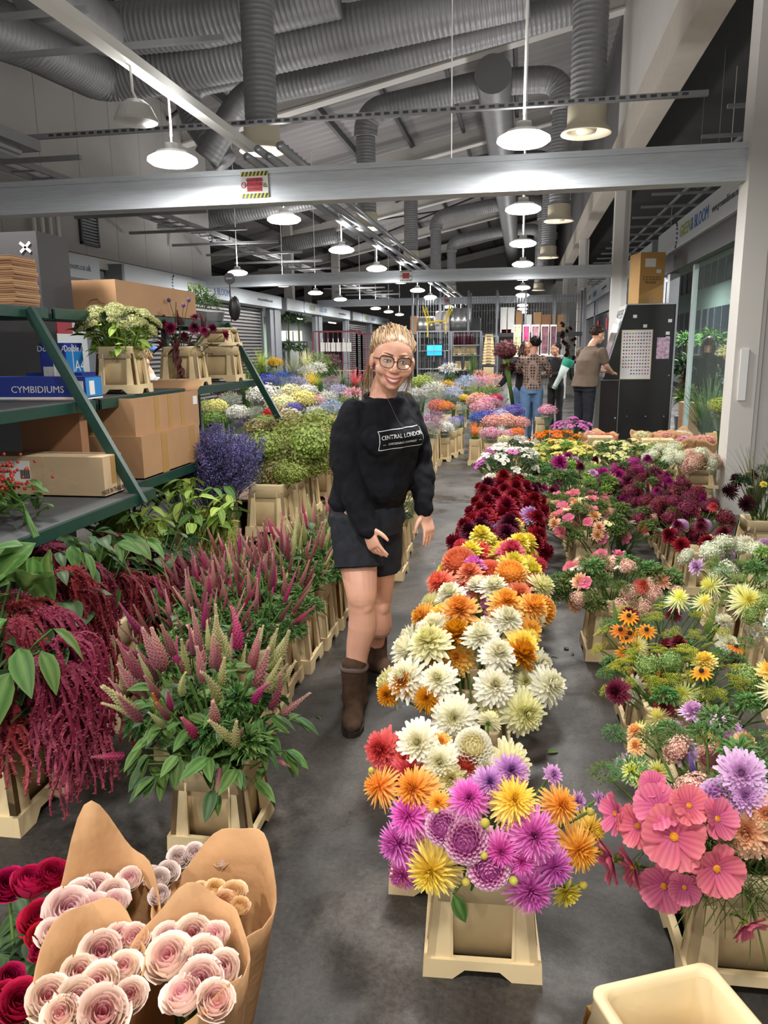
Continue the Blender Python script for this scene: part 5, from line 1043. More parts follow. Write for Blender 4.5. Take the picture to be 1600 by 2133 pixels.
for i, (x, y) in enumerate(CB):
 bucket(x, y, 0, 0.02, 'cream bucket of celosia plumes, %s of the celosia row' % cord[i], 'celosia buckets', (0.92, 0.95, 1.0 if i == 0 else 1.3))
 n_ = 60 if i == 0 else 28
 for j, (P, n) in enumerate(dome_points(n_, (x-0.03, y+0.03, 0.40 if i == 0 else (0.38 if 6 <= i <= 8 else 0.42)), (0.23, 0.22, 0.20) if i == 0 else (0.21, 0.2, 0.15), 0.05, 0.1, i)):
  ci = random.choice([0, 1, 2, 2, 3, 2, 0, 5] if i == 0 else ([1, 5, 5, 0, 3, 1, 0] if i in (6, 7, 8, 9, 10) else ([2, 0, 2, 0, 2, 3] if i > 2 else [5, 0, 1, 2, 5, 0])))
  hh = random.uniform(0.085, 0.15) if i == 0 else random.uniform(0.09, 0.17)
  o = flower('celosia', PLUME[j % 4], CEL[ci], P, n*[0.9, 0.9, 1]+[0, 0, 0.9], hh, (x+random.uniform(-.06, .06), y+random.uniform(-.06, .06), 0.08), '%s celosia plume in the %s bucket of the celosia row' % (CW[ci], cord[i]), 'flower', '%s celosia, %s bucket' % (CW[ci], cord[i]), bname='plume', calyx=False, leaves=4 if i == 0 else 2, lsize=0.08 if i == 0 else 0.085, lmat=GLEAF if j % 3 else DLEAF)
  for c in o.children:
   if c.name.startswith('plume'): q = hh*random.uniform(0.55, 1.0)*(1.2 if i == 0 else 0.66); c.scale = (q, q, hh)
 else:
  for P, n in dome_points(7, (x, y, 0.36), (0.2, 0.19, 0.1), 0.0, 0.1, i): o = stem_obj('celosia_leaf', (x, y, 0.2), P, STEM, label='leafy celosia shoots in the %s bucket of the celosia row' % cord[i], cat='leaf', group='celosia shoots, %s bucket' % cord[i]); ob('foliage', BUSH[i % 2], o, tuple(P-np.array([x, y, 0.2])), scale=0.13)
 if i == 0:
  for j, (P, n) in enumerate(dome_points(34, (x, y, 0.33), (0.24, 0.22, 0.13), -0.5, 0.1, 2)):
   o = stem_obj('celosia_leaf', (x, y, 0.2), P, STEM, 0.003, label='dark green celosia leaves low over the nearest celosia bucket', cat='leaf', group='leaves of the nearest celosia')
   for k in range(3): leaf_on(o, tuple(P-np.array([x, y, 0.2])), (random.uniform(-0.9, 0.0), random.uniform(-.4, .4), math.atan2(n[1], n[0])-math.pi/2+random.uniform(-0.7, 0.7)), random.uniform(0.065, 0.105), GLEAF if (j+k) % 3 else DLEAF)
for px, py, Y, ci, nx, nz, s_, lab in [(225, 1575, 2.02, 3, -1, 0.1, 0.10, 'magenta celosia plume drooping far out to the left'), (325, 1462, 2.0, 4, 0.0, 0.6, 0.09, 'orange crested celosia plume at the left'), (352, 1458, 2.02, 3, 0.1, 1, 0.09, 'bright magenta celosia plume beside the orange one'), (455, 1625, 1.93, 0, 0.0, -0.7, 0.07, 'pale pink celosia plume hanging over the bucket front'), (590, 1590, 2.1, 0, 1, -0.3, 0.06, 'pale pink celosia plume sticking out low to the right'), (460, 1520, 1.95, 2, -0.3, 0.7, 0.12, 'cream celosia plume at the middle of the nearest bucket'), (490, 1530, 1.95, 2, 0.2, 0.8, 0.12, 'pale green celosia plume right of the cream one')]:
 P = np.array(aty(px, py, Y)); d = np.array([nx, -0.4, nz]); d /= np.linalg.norm(d)
 o = flower('celosia', PLUME[2], CEL[ci], P-d*s_*0.5, d, s_, (-0.93, 2.13, 0.12), lab, 'flower', bname='plume', calyx=False, leaves=2, lsize=0.09)
# bundle with red berries lying on the lower shelf
P = atx(60, 1085, -2.0); bb = empty('berry_bundle', (P.x, P.y, 0.85), label='wrapped bundle of red berried stems lying on the lower rack shelf', cat='bouquet')
for i in range(14): MB().tube([(0.22, -0.28+random.uniform(-.02, .02), 0.02), (-0.02, 0.0, 0.05+0.02*(i % 3)), (-0.25+random.uniform(-.06, .06), 0.18+random.uniform(-.1, .1), 0.10+random.uniform(0, .08))], 0.004, 5).obj('stem', STEM, bb)
for i in range(26): ob('leaf', LEAFN, bb, (random.uniform(-0.2, 0.06), random.uniform(-0.1, 0.16), random.uniform(0.03, 0.14)), (random.uniform(-.3, .4), random.uniform(-.4, .4), random.uniform(0.5, 1.4)), scale=random.uniform(0.14, 0.2))
bm = MB(); gg = np.random.default_rng(4)
for i in range(150): bm.ball(np.array([-0.24, 0.17, 0.14])+gg.normal(0, 1, 3)*[0.07, 0.07, 0.05], 0.008, 5, 4)
bm.obj('berries', M('berry_red', S(170, 60, 40), 0.4), bb, kind='stuff')
# ================================================================ RIGHT SIDE AND FRONT
def bouquet(word, base, c, r, items, seed=0, lo=-0.1, jit=0.1, leaves=0, lmat=None, lsize=0.09, stem=STEM, face=0.35):
 """flowers of several kinds mixed over one dome; items: (kind, material, count, size, what it is)"""
 tot = [it for it in items for _ in range(it[2])]; rnd = random.Random(seed); rnd.shuffle(tot)
 for it, (P, n) in zip(tot, dome_points(len(tot), c, r, lo, jit, seed)):
  kd, mt, _, sz, what = it; b0 = (base[0]+rnd.uniform(-.06, .06), base[1]+rnd.uniform(-.06, .06), base[2]); s_ = sz*rnd.uniform(0.85, 1.15)
  lab = '%s in the %s' % (what, word); grp = '%s, %s' % (what, word); kw = dict(leaves=leaves, lsize=lsize, lmat=lmat, stem=stem)
  nv = n+np.array([0, -face, 0.25]); up = n*0.7+np.array([0, 0, 0.9]); ct = what.split()[-1]
  if kd in BLOOM: flower('dahlia', BLOOM[kd][rnd.randrange(3)], mt, P, nv, s_, b0, lab, 'flower', grp, calyx=False, **kw)
  elif kd == 'cosmos': flower('cosmos', COSMOS, mt, P, nv, s_, b0, lab, 'flower', grp, calyx=False, **kw)
  elif kd == 'rudb': flower('rudbeckia', RUDB, mt, P+[0, 0, 0.05], nv*[1, 1, 2], s_, b0, lab, 'flower', grp, calyx=False, **kw)
  elif kd == 'spray': flower('flower_spray', mt[rnd.randrange(2)], None, P, up, s_, b0, lab, 'flower', grp, bname='florets', calyx=False, **kw)
  elif kd == 'umb': flower('umbel', UMB[rnd.randrange(2)], mt, P, up, s_, b0, lab, 'flower', grp, bname='umbel_head', calyx=False, **kw)
  elif kd == 'head': flower('flower_cluster', FDOME[rnd.randrange(3)], mt, P, nv, s_, b0, lab, 'flower', grp, bname='florets', calyx=False, **kw)
  elif kd == 'pomp': flower('pompon', POMP, mt, P, nv, s_, b0, lab, 'flower', grp, bname='pompon_head', calyx=False, **kw)
  elif kd == 'plume': flower('flower_spike', PLUME[rnd.randrange(4)], mt, P-up*0.04, up, s_, b0, lab, 'flower', grp, bname='plume', calyx=False, **kw)
  elif kd == 'bush':
   o = stem_obj('leafy_stem', b0, P, stem, label=lab, cat='foliage', group=grp); q = ob('foliage', (BUSH+BUSHF)[rnd.randrange(4)], o, tuple(P-np.array(b0)), (0, 0, rnd.uniform(0, 6)), scale=s_); recolor(q, mt)
CREAMSP = spray_mesh('florets', PM('spray_white', S(240, 236, 214), S(246, 244, 236), rv=0.05), M('eye_green', S(150, 150, 60), 0.7), 1)
YELSP = spray_mesh('florets', PM('spray_yellow', S(232, 210, 80), S(240, 232, 150), rv=0.05), M('eye_yellow', S(214, 180, 40), 0.7), 2)
PALESP = spray_mesh('florets', PM('spray_pale', S(236, 226, 130), S(240, 238, 190), rv=0.05), M('eye_lime', S(190, 180, 60), 0.7), 1)
ORSP = spray_mesh('florets', PM('spray_orange', S(230, 110, 10), S(240, 140, 30), rv=0.06), M('eye_brown', S(160, 80, 20), 0.7), 2)
PKSP = spray_mesh('florets', PM('spray_pink', S(196, 90, 170), S(222, 140, 206), rv=0.08), M('eye_pale', S(220, 200, 120), 0.7), 2)
COSP = _mats['petal_cosmos']; APR = PM('petal_apricot', S(228, 150, 80), S(240, 186, 130), S(246, 214, 176), hv=0.012); LILP = PM('petal_soft_lilac', S(196, 140, 190), S(216, 172, 212), S(232, 206, 230)); PEACH = PM('petal_peach', S(226, 150, 110), S(240, 190, 150), S(246, 214, 186))
LIMU = PM('umbel_lime', S(124, 134, 34)); GRNU = PM('umbel_green', S(96, 126, 60), S(150, 170, 96), thin=0.0); WHU = PM('umbel_white', S(190, 196, 160), S(228, 230, 208), thin=0.0)
PHL = PM('phlox_blush', S(190, 120, 120), S(226, 182, 160), S(240, 222, 196)); MINT = PM('leaf_mint', S(52, 92, 44), S(74, 120, 56), S(120, 156, 90)); FEATH = PM('leaf_feathery', S(52, 74, 28), S(80, 104, 44), S(110, 130, 60)); BUR = PM('petal_burgundy', S(66, 12, 30), S(110, 30, 52), S(152, 66, 84), hv=0.012)
SPID = PM('spider_lemon', S(240, 224, 60), S(240, 238, 150), S(244, 244, 214)); BLK = PM('petal_black', S(30, 10, 18), S(52, 18, 28), S(74, 30, 40)); DKM = PM('petal_dark_magenta', S(110, 10, 80), S(160, 30, 110), S(190, 70, 150)); PURP = PM('petal_purple', S(80, 60, 150), S(130, 100, 190), S(170, 150, 214))
# --- nearest right bucket: pink cosmos
bucket(0.575, 1.845, 0, 0.04, 'cream flower bucket at the right front filled with pink cosmos', None, (1.05, 1.05, 1.12))
CC = (0.52, 1.86, 0.44); CR = (0.30, 0.26, 0.20)
for i, (px, py, rp, tx, lab) in enumerate([(1410, 1737, 66, 0, 'largest open pink cosmos facing the camera'), (1378, 1682, 50, -.2, 'pink cosmos above and left of the largest one'), (1298, 1692, 44, -1.2, 'pink cosmos seen from the side at the far left'), (1340, 1715, 46, -.5, 'pink cosmos between the left side one and the largest'), (1288, 1778, 48, -1.0, 'pink cosmos drooping at the far left edge'), (1330, 1790, 44, -.8, 'pink cosmos half turned at the lower left'), (1390, 1828, 50, -.2, 'pink cosmos below the largest one'), (1492, 1795, 54, .3, 'pink cosmos right of the largest with a yellow eye'), (1552, 1905, 38, .4, 'coral cosmos hanging lowest at the right'), (1438, 1680, 42, .4, 'pink cosmos seen edge on above the largest'), (1492, 1705, 44, .8, 'pink cosmos leaning right below the peach dahlia'), (1368, 1640, 30, 0, 'pink cosmos at the top left'), (1430, 1830, 34, .2, 'small coral cosmos at the lower middle'), (1442, 1772, 32, .2, 'coral cosmos tucked right of the largest one')]):
 P, n = on_ell(px, py, CC, CR); v = np.array([0, 0, EYE])-P; v /= np.linalg.norm(v); s_ = rp*np.linalg.norm(P-np.array([0, 0, EYE]))/FPX*0.92
 flower('cosmos', COSMOS, None, P+n*0.02, n*0.5+v*(0.8 if abs(tx) < .25 else 0.1)+[tx*0.6, 0, 0.1], s_, (0.55+random.uniform(-.05, .05), 1.82, 0.1), lab, 'flower', stem=STEM, sr=0.0028)
bouquet('right front bucket', (0.58, 1.86, 0.1), (0.56, 1.88, 0.40), (0.28, 0.24, 0.17), [('bush', MINT, 9, 0.10, 'mint green leafy stem'), ('bush', FEATH, 8, 0.11, 'dark feathery stem')], 3, -0.3)
for k in range(34):
 a = random.uniform(2.4, 5.4); b0 = (0.56, 1.82, 0.25); P = np.array([0.56+0.27*math.cos(a)*random.uniform(.5, 1), 1.84+0.25*math.sin(a)*random.uniform(.6, 1), 0.36+random.uniform(-.1, .08)])
 o = stem_obj('cosmos_frond', b0, P, FEATH, 0.0015, label='thread-like cosmos foliage over the rim of the right front bucket', cat='foliage', group='cosmos fronds, right front bucket'); d = P-np.array(b0)
 fm = MB()
 for q in range(9):
  t = 0.4+0.6*q/9; z = np.random.default_rng(k*9+q).normal(0, 0.028, 3); fm.tube([d*t, d*t+z, d*t+z*1.9+[0, 0, -0.012]], 0.0011, 3, 0, False)
 fm.obj('fronds', FEATH, o)
for px, py, rp, kd, mt, lab in [(1545, 1612, 44, 'dec', LILP, 'soft lilac dahlia at the top of the right front bouquet'), (1552, 1655, 40, 'dec', LILP, 'pale lilac dahlia with a yellow eye at the right front'), (1502, 1668, 36, 'ball', LILP, 'lilac pompon dahlia left of the pale lilac one'), (1552, 1722, 52, 'dec', PEACH, 'peach cream dahlia at the right front'), (1592, 1690, 34, 'dec', PEACH, 'peach dahlia cut by the right edge of the photo'), (1585, 1745, 34, 'wat', PEACH, 'blush dahlia at the right edge below the peach ones')]:
 P, n = on_ell(px, py, (0.62, 1.98, 0.45), (0.3, 0.26, 0.2)); v = np.array([0, 0, EYE])-P; v /= np.linalg.norm(v)
 flower('dahlia', BLOOM[kd][0], mt, P, n*0.7+v*0.6, rp*np.linalg.norm(P-np.array([0, 0, EYE]))/FPX*1.05, (0.6, 1.95, 0.1), lab, 'flower')
bouquet('right front bouquet', (0.62, 1.95, 0.1), (0.66, 1.95, 0.40), (0.26, 0.2, 0.16), [('plume', PURP, 8, 0.06, 'small purple flower spike'), ('head', PHL, 5, 0.04, 'blush phlox cluster'), ('bush', MINT, 6, 0.09, 'mint leaf stem')], 5)
# --- second right bucket: spiky white, cream, lilac
bucket(0.60, 2.25, 0, 0.0, 'cream bucket second in the right row, under white and lilac flowers')
bouquet('second bucket of the right row', (0.6, 2.25, 0.1), (0.58, 2.24, 0.30), (0.26, 0.2, 0.13), [('spi', SPID, 5, 0.055, 'spiky pale lemon dahlia'), ('dec', APR, 4, 0.035, 'small apricot flower'), ('head', LILP, 5, 0.04, 'lilac flower cluster'), ('bush', MINT, 8, 0.08, 'leafy stem'), ('dec', LILP, 3, 0.05, 'lilac dahlia')], 7)
for px, py, rp, lab in [(1372, 1610, 34, 'pale lemon star dahlia at the left of the second right bucket'), (1335, 1625, 26, 'whitish spiky dahlia farthest left in the second right bucket')]:
 P = np.array(aty(px, py, 2.08)); flower('dahlia', BLOOM['spi'][1], SPID, P, [-0.2, -0.6, 0.7], rp*2.3/FPX, (0.58, 2.22, 0.1), lab, 'flower')
# --- third: lime dill, rudbeckia, burgundy
for k, y in enumerate((2.78, 3.1)): bucket(0.585, y, 0, 0.02, ['cream bucket of lime green dill and red clusters', 'cream bucket of black-eyed yellow flowers and dill'][k]+' in the right row')
bouquet('third bucket of the right row', (0.585, 2.78, 0.1), (0.60, 2.74, 0.33), (0.27, 0.22, 0.15), [('umb', LIMU, 30, 0.08, 'lime green dill umbel'), ('head', GRNU, 6, 0.045, 'green seed cluster'), ('dec', BUR, 5, 0.045, 'burgundy dahlia'), ('rudb', None, 3, 0.035, 'black-eyed yellow flower'), ('bush', MINT, 6, 0.08, 'leafy stem')], 11, -0.1)
bouquet('fourth bucket of the right row', (0.585, 3.1, 0.1), (0.60, 3.08, 0.37), (0.27, 0.2, 0.17), [('umb', LIMU, 16, 0.085, 'lime green dill umbel'), ('spi', SPID, 4, 0.055, 'spiky lemon dahlia'), ('cac', BUR, 3, 0.045, 'burgundy spiky dahlia'), ('plume', GRNU, 6, 0.12, 'green flower spike'), ('bush', MINT, 7, 0.09, 'leafy stem'), ('dec', WHT, 2, 0.05, 'white dahlia')], 12, -0.1)
bouquet('right row beside the dill', (0.70, 2.70, 0.1), (0.76, 2.66, 0.33), (0.2, 0.2, 0.12), [('spi', SPID, 5, 0.062, 'lemon spider dahlia'), ('rudb', None, 2, 0.04, 'black-eyed yellow flower'), ('dec', YEL, 2, 0.05, 'yellow dahlia'), ('bush', MINT, 4, 0.08, 'leafy stem')], 13)
for px, py, lab in [(1310, 1283, 'tallest black-eyed yellow flower'), (1292, 1312, 'black-eyed yellow flower left of the middle'), (1312, 1320, 'black-eyed yellow flower facing up'), (1347, 1312, 'black-eyed yellow flower standing at right'), (1303, 1358, 'black-eyed yellow flower low at left'), (1325, 1370, 'black-eyed yellow flower in the lower group'), (1335, 1355, 'black-eyed yellow flower beside the green spike'), (1325, 1405, 'black-eyed yellow flower at the left of a row of three'), (1352, 1412, 'black-eyed yellow flower in the middle of a row of three'), (1380, 1405, 'black-eyed yellow flower at the right of a row of three'), (1343, 1440, 'black-eyed yellow flower over the white dahlia'), (1374, 1432, 'small black-eyed yellow flower over the dill'), (1520, 1505, 'black-eyed yellow flower among lemon dahlias'), (1480, 1545, 'black-eyed yellow flower over the dark leaves')]:
 P = np.array(aty(px, py, 2.92 if py < 1460 else 2.6)); flower('rudbeckia', RUDB, None, P, [random.uniform(-.2, .2), -0.5, 0.9], 0.042, (0.56, 3.0, 0.1), lab+' in the right row', 'flower', calyx=False, leaves=1, lsize=0.07, lmat=DLEAF)
P = np.array(aty(1315, 1435, 2.85)); flower('dahlia', BLOOM['dec'][0], WHT, P, [-0.6, -0.5, 0.4], 0.06, (0.55, 3.0, 0.1), 'white dahlia facing left under the yellow flowers of the right row', 'flower')
# --- fourth group: mixed garden pinks
bucket(0.50, 3.87, 0, 0.03, 'cream bucket of mixed garden flowers standing alone in the right row', None, (1.05, 1, 1.15))
bouquet('lone garden bucket of the right row', (0.5, 3.88, 0.1), (0.50, 3.88, 0.33), (0.27, 0.22, 0.15), [('bush', FEATH, 22, 0.11, 'dark green leafy stem'), ('bush', MINT, 9, 0.11, 'bright green leafy stem'), ('head', PHL, 12, 0.042, 'blush phlox cluster'), ('wat', PEACH, 3, 0.055, 'peach dahlia'), ('cosmos', COSP, 6, 0.035, 'pink cosmos'), ('spray', CREAMSP, 4, 0.07, 'white daisy spray')], 21, -0.25)
P = np.array(aty(1338, 1222, 3.75)); flower('dahlia', BLOOM['cac'][0], SAL, P, [0.2, -0.6, 0.6], 0.055, (0.5, 3.85, 0.1), 'salmon dahlia at the top right of the lone garden bucket', 'flower')
for i, (px, py) in enumerate([(1190, 1185), (1205, 1200), (1180, 1215), (1215, 1180), (1240, 1170), (1252, 1160), (1290, 1165), (1255, 1180)]):
 P = np.array(aty(px, py, 4.0)); flower('cosmos', COSMOS, None, P, [-0.4, -0.5, 0.5], 0.045, (0.47, 3.9, 0.1), 'pink cosmos reaching out at the upper left of the lone garden bucket', 'flower', 'cosmos of the lone garden bucket', calyx=False)
for k, y in enumerate((5.35, 5.65, 5.95)): bucket(0.50, y, 0, 0.02, 'cream bucket of pink and peach garden flowers, %s of three' % ['first', 'second', 'third'][k])
for k, y in enumerate((5.3, 5.65, 5.95)):
 bouquet('%s pink bucket of the right row' % ['first', 'second', 'third'][k], (0.5, y, 0.1), (0.47, y, 0.31), (0.27, 0.2, 0.14), [('cosmos', COSP, 13, 0.042, 'pink cosmos'), ('wat', APR, 3, 0.05, 'apricot dahlia'), ('wat', PEACH, 3, 0.045, 'peach flower'), ('bush', FEATH, 18, 0.11, 'dark leafy stem'), ('spray', PALESP, 3, 0.06, 'pale daisy spray')], 31+k, -0.2)
bouquet('bushy bucket beside the pink ones', (0.72, 5.5, 0.1), (0.78, 5.45, 0.30), (0.2, 0.25, 0.13), [('bush', FEATH, 12, 0.1, 'dark leafy stem'), ('head', PHL, 6, 0.035, 'blush cluster'), ('umb', WHU, 4, 0.06, 'white umbel')], 35, -0.2)
for k, y in enumerate((6.4, 6.8, 7.2, 7.6)): bucket(0.48, y, 0, 0.02, 'cream bucket under leafy magenta flowers, %s of four' % ['first', 'second', 'third', 'fourth'][k])
for k, y in enumerate((6.4, 6.85, 7.3)):
 bouquet('%s leafy magenta bucket' % ['first', 'second', 'third'][k], (0.48, y, 0.1), (0.46, y, 0.36), (0.36, 0.24, 0.17), [('bush', GLEAF, 14, 0.13, 'green leafy stem'), ('bush', LLEAF, 8, 0.12, 'bright green leafy stem'), ('wat', DKM, 4, 0.05, 'dark magenta dahlia'), ('dec', PLUM, 2, 0.04, 'plum dahlia'), ('wat', LILP, 2, 0.04, 'lilac flower')], 41+k, -0.25)
for px, py, rp in [(1165, 957, 20), (1160, 990, 18), (1265, 1005, 30), (1285, 1025, 28), (1268, 1020, 22), (1255, 985, 22), (1300, 1028, 18)]:
 P = np.array(aty(px, py+8, 6.6)); flower('dahlia', BLOOM['wat'][1], DKM, P, [0.1, -0.6, 0.6], rp*6.5/FPX, (0.5, 6.6, 0.1), 'magenta dahlia standing over the leafy buckets', 'flower', 'magenta dahlias over the leafy buckets')
for k, y in enumerate((8.2, 8.55)):
 bucket(0.47, y, 0, 0.02, 'cream bucket of yellow chrysanthemum sprays, %s of two' % ['front', 'back'][k], None, (1.1, 1, 1.0))
 bouquet('%s yellow chrysanthemum bucket' % ['front', 'back'][k], (0.47, y, 0.1), (0.46, y, 0.38), (0.30, 0.18, 0.15), [('spray', YELSP, 26, 0.085, 'yellow chrysanthemum spray'), ('bush', LLEAF, 8, 0.13, 'green leafy stem')], 51+k, 0.0)
bouquet('bucket behind the yellow chrysanthemums', (0.40, 9.0, 0.1), (0.38, 9.0, 0.47), (0.26, 0.14, 0.12), [('spray', ORSP, 18, 0.085, 'orange chrysanthemum spray')], 55, 0.1)
bouquet('bucket behind the orange chrysanthemums', (0.60, 9.5, 0.1), (0.60, 9.5, 0.56), (0.22, 0.14, 0.12), [('spray', PKSP, 16, 0.085, 'mauve chrysanthemum spray')], 56, 0.1)
bucket(0.40, 9.0, 0, 0, 'cream bucket of orange chrysanthemums', None, (1, 1, 1.2)); bucket(0.60, 9.5, 0, 0, 'cream bucket of mauve chrysanthemums', None, (1, 1, 1.4))
# --- outer right row
for k, (y, sx) in enumerate(((3.3, 1), (3.62, 1), (3.94, 1), (4.26, 1))): bucket(1.2, y, 0, 0.02, 'tall cream bucket of white and lemon flowers at the right edge, %s from the front' % ['first', 'second', 'third', 'fourth'][k], None, (1.1, 1, 1.12))
bouquet('right edge bucket of white pompons', (1.2, 3.35, 0.1), (1.26, 3.35, 0.37), (0.22, 0.2, 0.12), [('pomp', None, 8, 0.055, 'white pompon'), ('head', GRNU, 6, 0.05, 'green cluster'), ('bush', MINT, 5, 0.09, 'leafy stem')], 61)
bouquet('right edge bucket of lemon spider dahlias', (1.2, 3.8, 0.1), (1.22, 3.75, 0.38), (0.28, 0.24, 0.13), [('spi', SPID, 4, 0.085, 'lemon spider dahlia'), ('umb', GRNU, 12, 0.09, 'pale green umbel'), ('head', WHU, 6, 0.05, 'cream cluster'), ('bush', MINT, 6, 0.1, 'leafy stem')], 62)
bouquet('right edge bucket of cream clusters', (1.2, 4.25, 0.1), (1.2, 4.25, 0.36), (0.26, 0.2, 0.12), [('head', WHU, 10, 0.055, 'cream flower cluster'), ('umb', GRNU, 8, 0.09, 'green umbel'), ('wat', LILP, 2, 0.05, 'pale lilac dahlia'), ('bush', LLEAF, 6, 0.09, 'leafy stem')], 63)
for px, py, rp, lab in [(1556, 1255, 40, 'big lemon white spider dahlia at the right edge'), (1592, 1262, 30, 'lemon white spider dahlia cut by the right edge'), (1590, 1320, 26, 'white pompon at the right edge'), (1594, 1348, 20, 'lower white pompon at the right edge')]:
 P = np.array(aty(px, py, 3.55)); flower('dahlia' if 'spider' in lab else 'pompon', BLOOM['spi'][0] if 'spider' in lab else POMP, SPID if 'spider' in lab else None, P, [0, -0.7, 0.6], rp*3.9/FPX, (1.2, 3.7, 0.1), lab, 'flower', calyx=False)
for k, (px, py) in enumerate([(1462, 1228), (1480, 1215), (1450, 1245), (1500, 1225), (1475, 1250)]): P = np.array(aty(px, py, 3.9)); flower('umbel', UMB[k % 2], GRNU, P, [-0.8, -0.3, 0.5], 0.085, (1.15, 3.9, 0.2), 'green umbel leaning out to the left of the right edge buckets', 'flower', 'green umbels leaning left', bname='umbel_head', calyx=False)
for k, y in enumerate((5.03, 5.35, 5.67, 5.99, 6.31, 6.63)): bucket(1.19, y, 0, 0.02, 'cream bucket of burgundy flowers, %s in the outer right row' % ['first', 'second', 'third', 'fourth', 'fifth', 'sixth'][k], None, (1.08, 1, 1.0))
bouquet('first burgundy bucket', (1.19, 5.03, 0.1), (1.17, 5.0, 0.32), (0.26, 0.2, 0.11), [('dec', RED, 5, 0.06, 'dark red dahlia'), ('cac', BUR, 4, 0.06, 'burgundy dahlia'), ('ball', LILP, 3, 0.055, 'pink ball dahlia'), ('dec', WHT, 1, 0.055, 'white dahlia'), ('bush', RLEAF, 5, 0.08, 'dark leafy stem')], 71)
for k, y in enumerate((5.4, 5.75, 6.1, 6.5)):
 bouquet('%s burgundy bucket' % ['second', 'third', 'fourth', 'fifth'][k], (1.19, y, 0.1), (1.13-0.02*k, y, 0.34+0.015*k), (0.28, 0.2, 0.15), [('head', BUR, 12, 0.055, 'burgundy sedum cluster'), ('plume', BUR, 7, 0.09, 'burgundy flower spike'), ('cac', COR if k == 0 else DKM, 3, 0.05, 'crimson dahlia'), ('bush', RLEAF if k % 2 else FEATH, 8, 0.09, 'dark leafy stem'), ('spray', PALESP, 2 if k == 0 else 0, 0.08, 'lime white spray')], 72+k, -0.2)
bouquet('sixth burgundy bucket', (1.1, 6.9, 0.1), (1.05, 6.9, 0.40), (0.26, 0.2, 0.14), [('head', DKM, 8, 0.06, 'magenta flower cluster'), ('bush', GLEAF, 10, 0.11, 'green leafy stem'), ('cac', DKM, 3, 0.06, 'magenta dahlia')], 78, -0.1)
for k, y in enumerate((8.1, 8.5)):
 bucket(1.08, y, 0, 0.02, 'cream bucket of pale yellow chrysanthemums, %s of two' % ['front', 'back'][k], None, (1.1, 1, 1.0))
 bouquet('%s pale yellow chrysanthemum bucket' % ['front', 'back'][k], (1.08, y, 0.1), (1.08, y, 0.38), (0.36, 0.2, 0.16), [('spray', PALESP, 26, 0.085, 'pale yellow chrysanthemum spray'), ('bush', GLEAF, 10, 0.14, 'green leafy stem')], 81+k, -0.05)
bucket(1.65, 7.6, 0, 0.0, 'cream bucket at the foot of the white column, lower of two', None, (1.2, 1.1, 0.85)); bucket(1.65, 7.6, 0.232, 0.0, 'cream crate frame stacked on the lower bucket by the white column', None, (1.2, 1.1, 0.62))
bouquet('stacked crate by the white column', (1.65, 7.6, 0.35), (1.60, 7.5, 0.46), (0.2, 0.2, 0.1), [('head', PHL, 10, 0.065, 'cream blush hydrangea head'), ('head', WHU, 8, 0.065, 'cream hydrangea head')], 85, 0.0)
bouquet('bucket left of the stacked crates', (1.42, 7.9, 0.1), (1.40, 7.9, 0.43), (0.18, 0.2, 0.13), [('head', WHU, 9, 0.06, 'pale green hydrangea head'), ('head', GRNU, 3, 0.06, 'green hydrangea head')], 86, 0.0)
bucket(1.42, 7.9, 0, 0.0, 'tall cream bucket left of the stacked crates', None, (0.9, 1, 1.3))
bucket(1.78, 5.9, 0, 0.0, 'cream bucket of black dahlias and grasses at the column foot', None, (1.2, 1.1, 1.1))
bouquet('dark bucket by the white column', (1.78, 5.9, 0.1), (1.78, 5.88, 0.48), (0.24, 0.2, 0.18), [('cac', BLK, 6, 0.075, 'blackish dahlia'), ('bush', DLEAF, 12, 0.1, 'dark green leafy stem'), ('umb', WHU, 3, 0.06, 'white umbel'), ('wat', LEM, 3, 0.03, 'small yellow flower')], 87)
TUFT = [tuft(i, 70).mesh('blades', PM('grass_blade', S(70, 84, 50), S(110, 116, 76), S(150, 144, 110))) for i in range(2)]
for k, (x, y) in enumerate(((1.72, 5.95), (1.85, 5.85), (1.95, 6.1))): o = stem_obj('grass_tuft', (x, y, 0.1), (x, y, 0.4), STEM, label='wispy ornamental grass in the dark bucket by the column', cat='grass', group='grasses by the column'); ob('blades', TUFT[k % 2], o, (0, 0, 0.2), scale=0.55)
# empty bucket in the corner
bucket(0.335, 1.29, 0, R(24), 'empty cream flower bucket seen from above at the bottom right corner', None, (1.15, 1.1, 1.12))
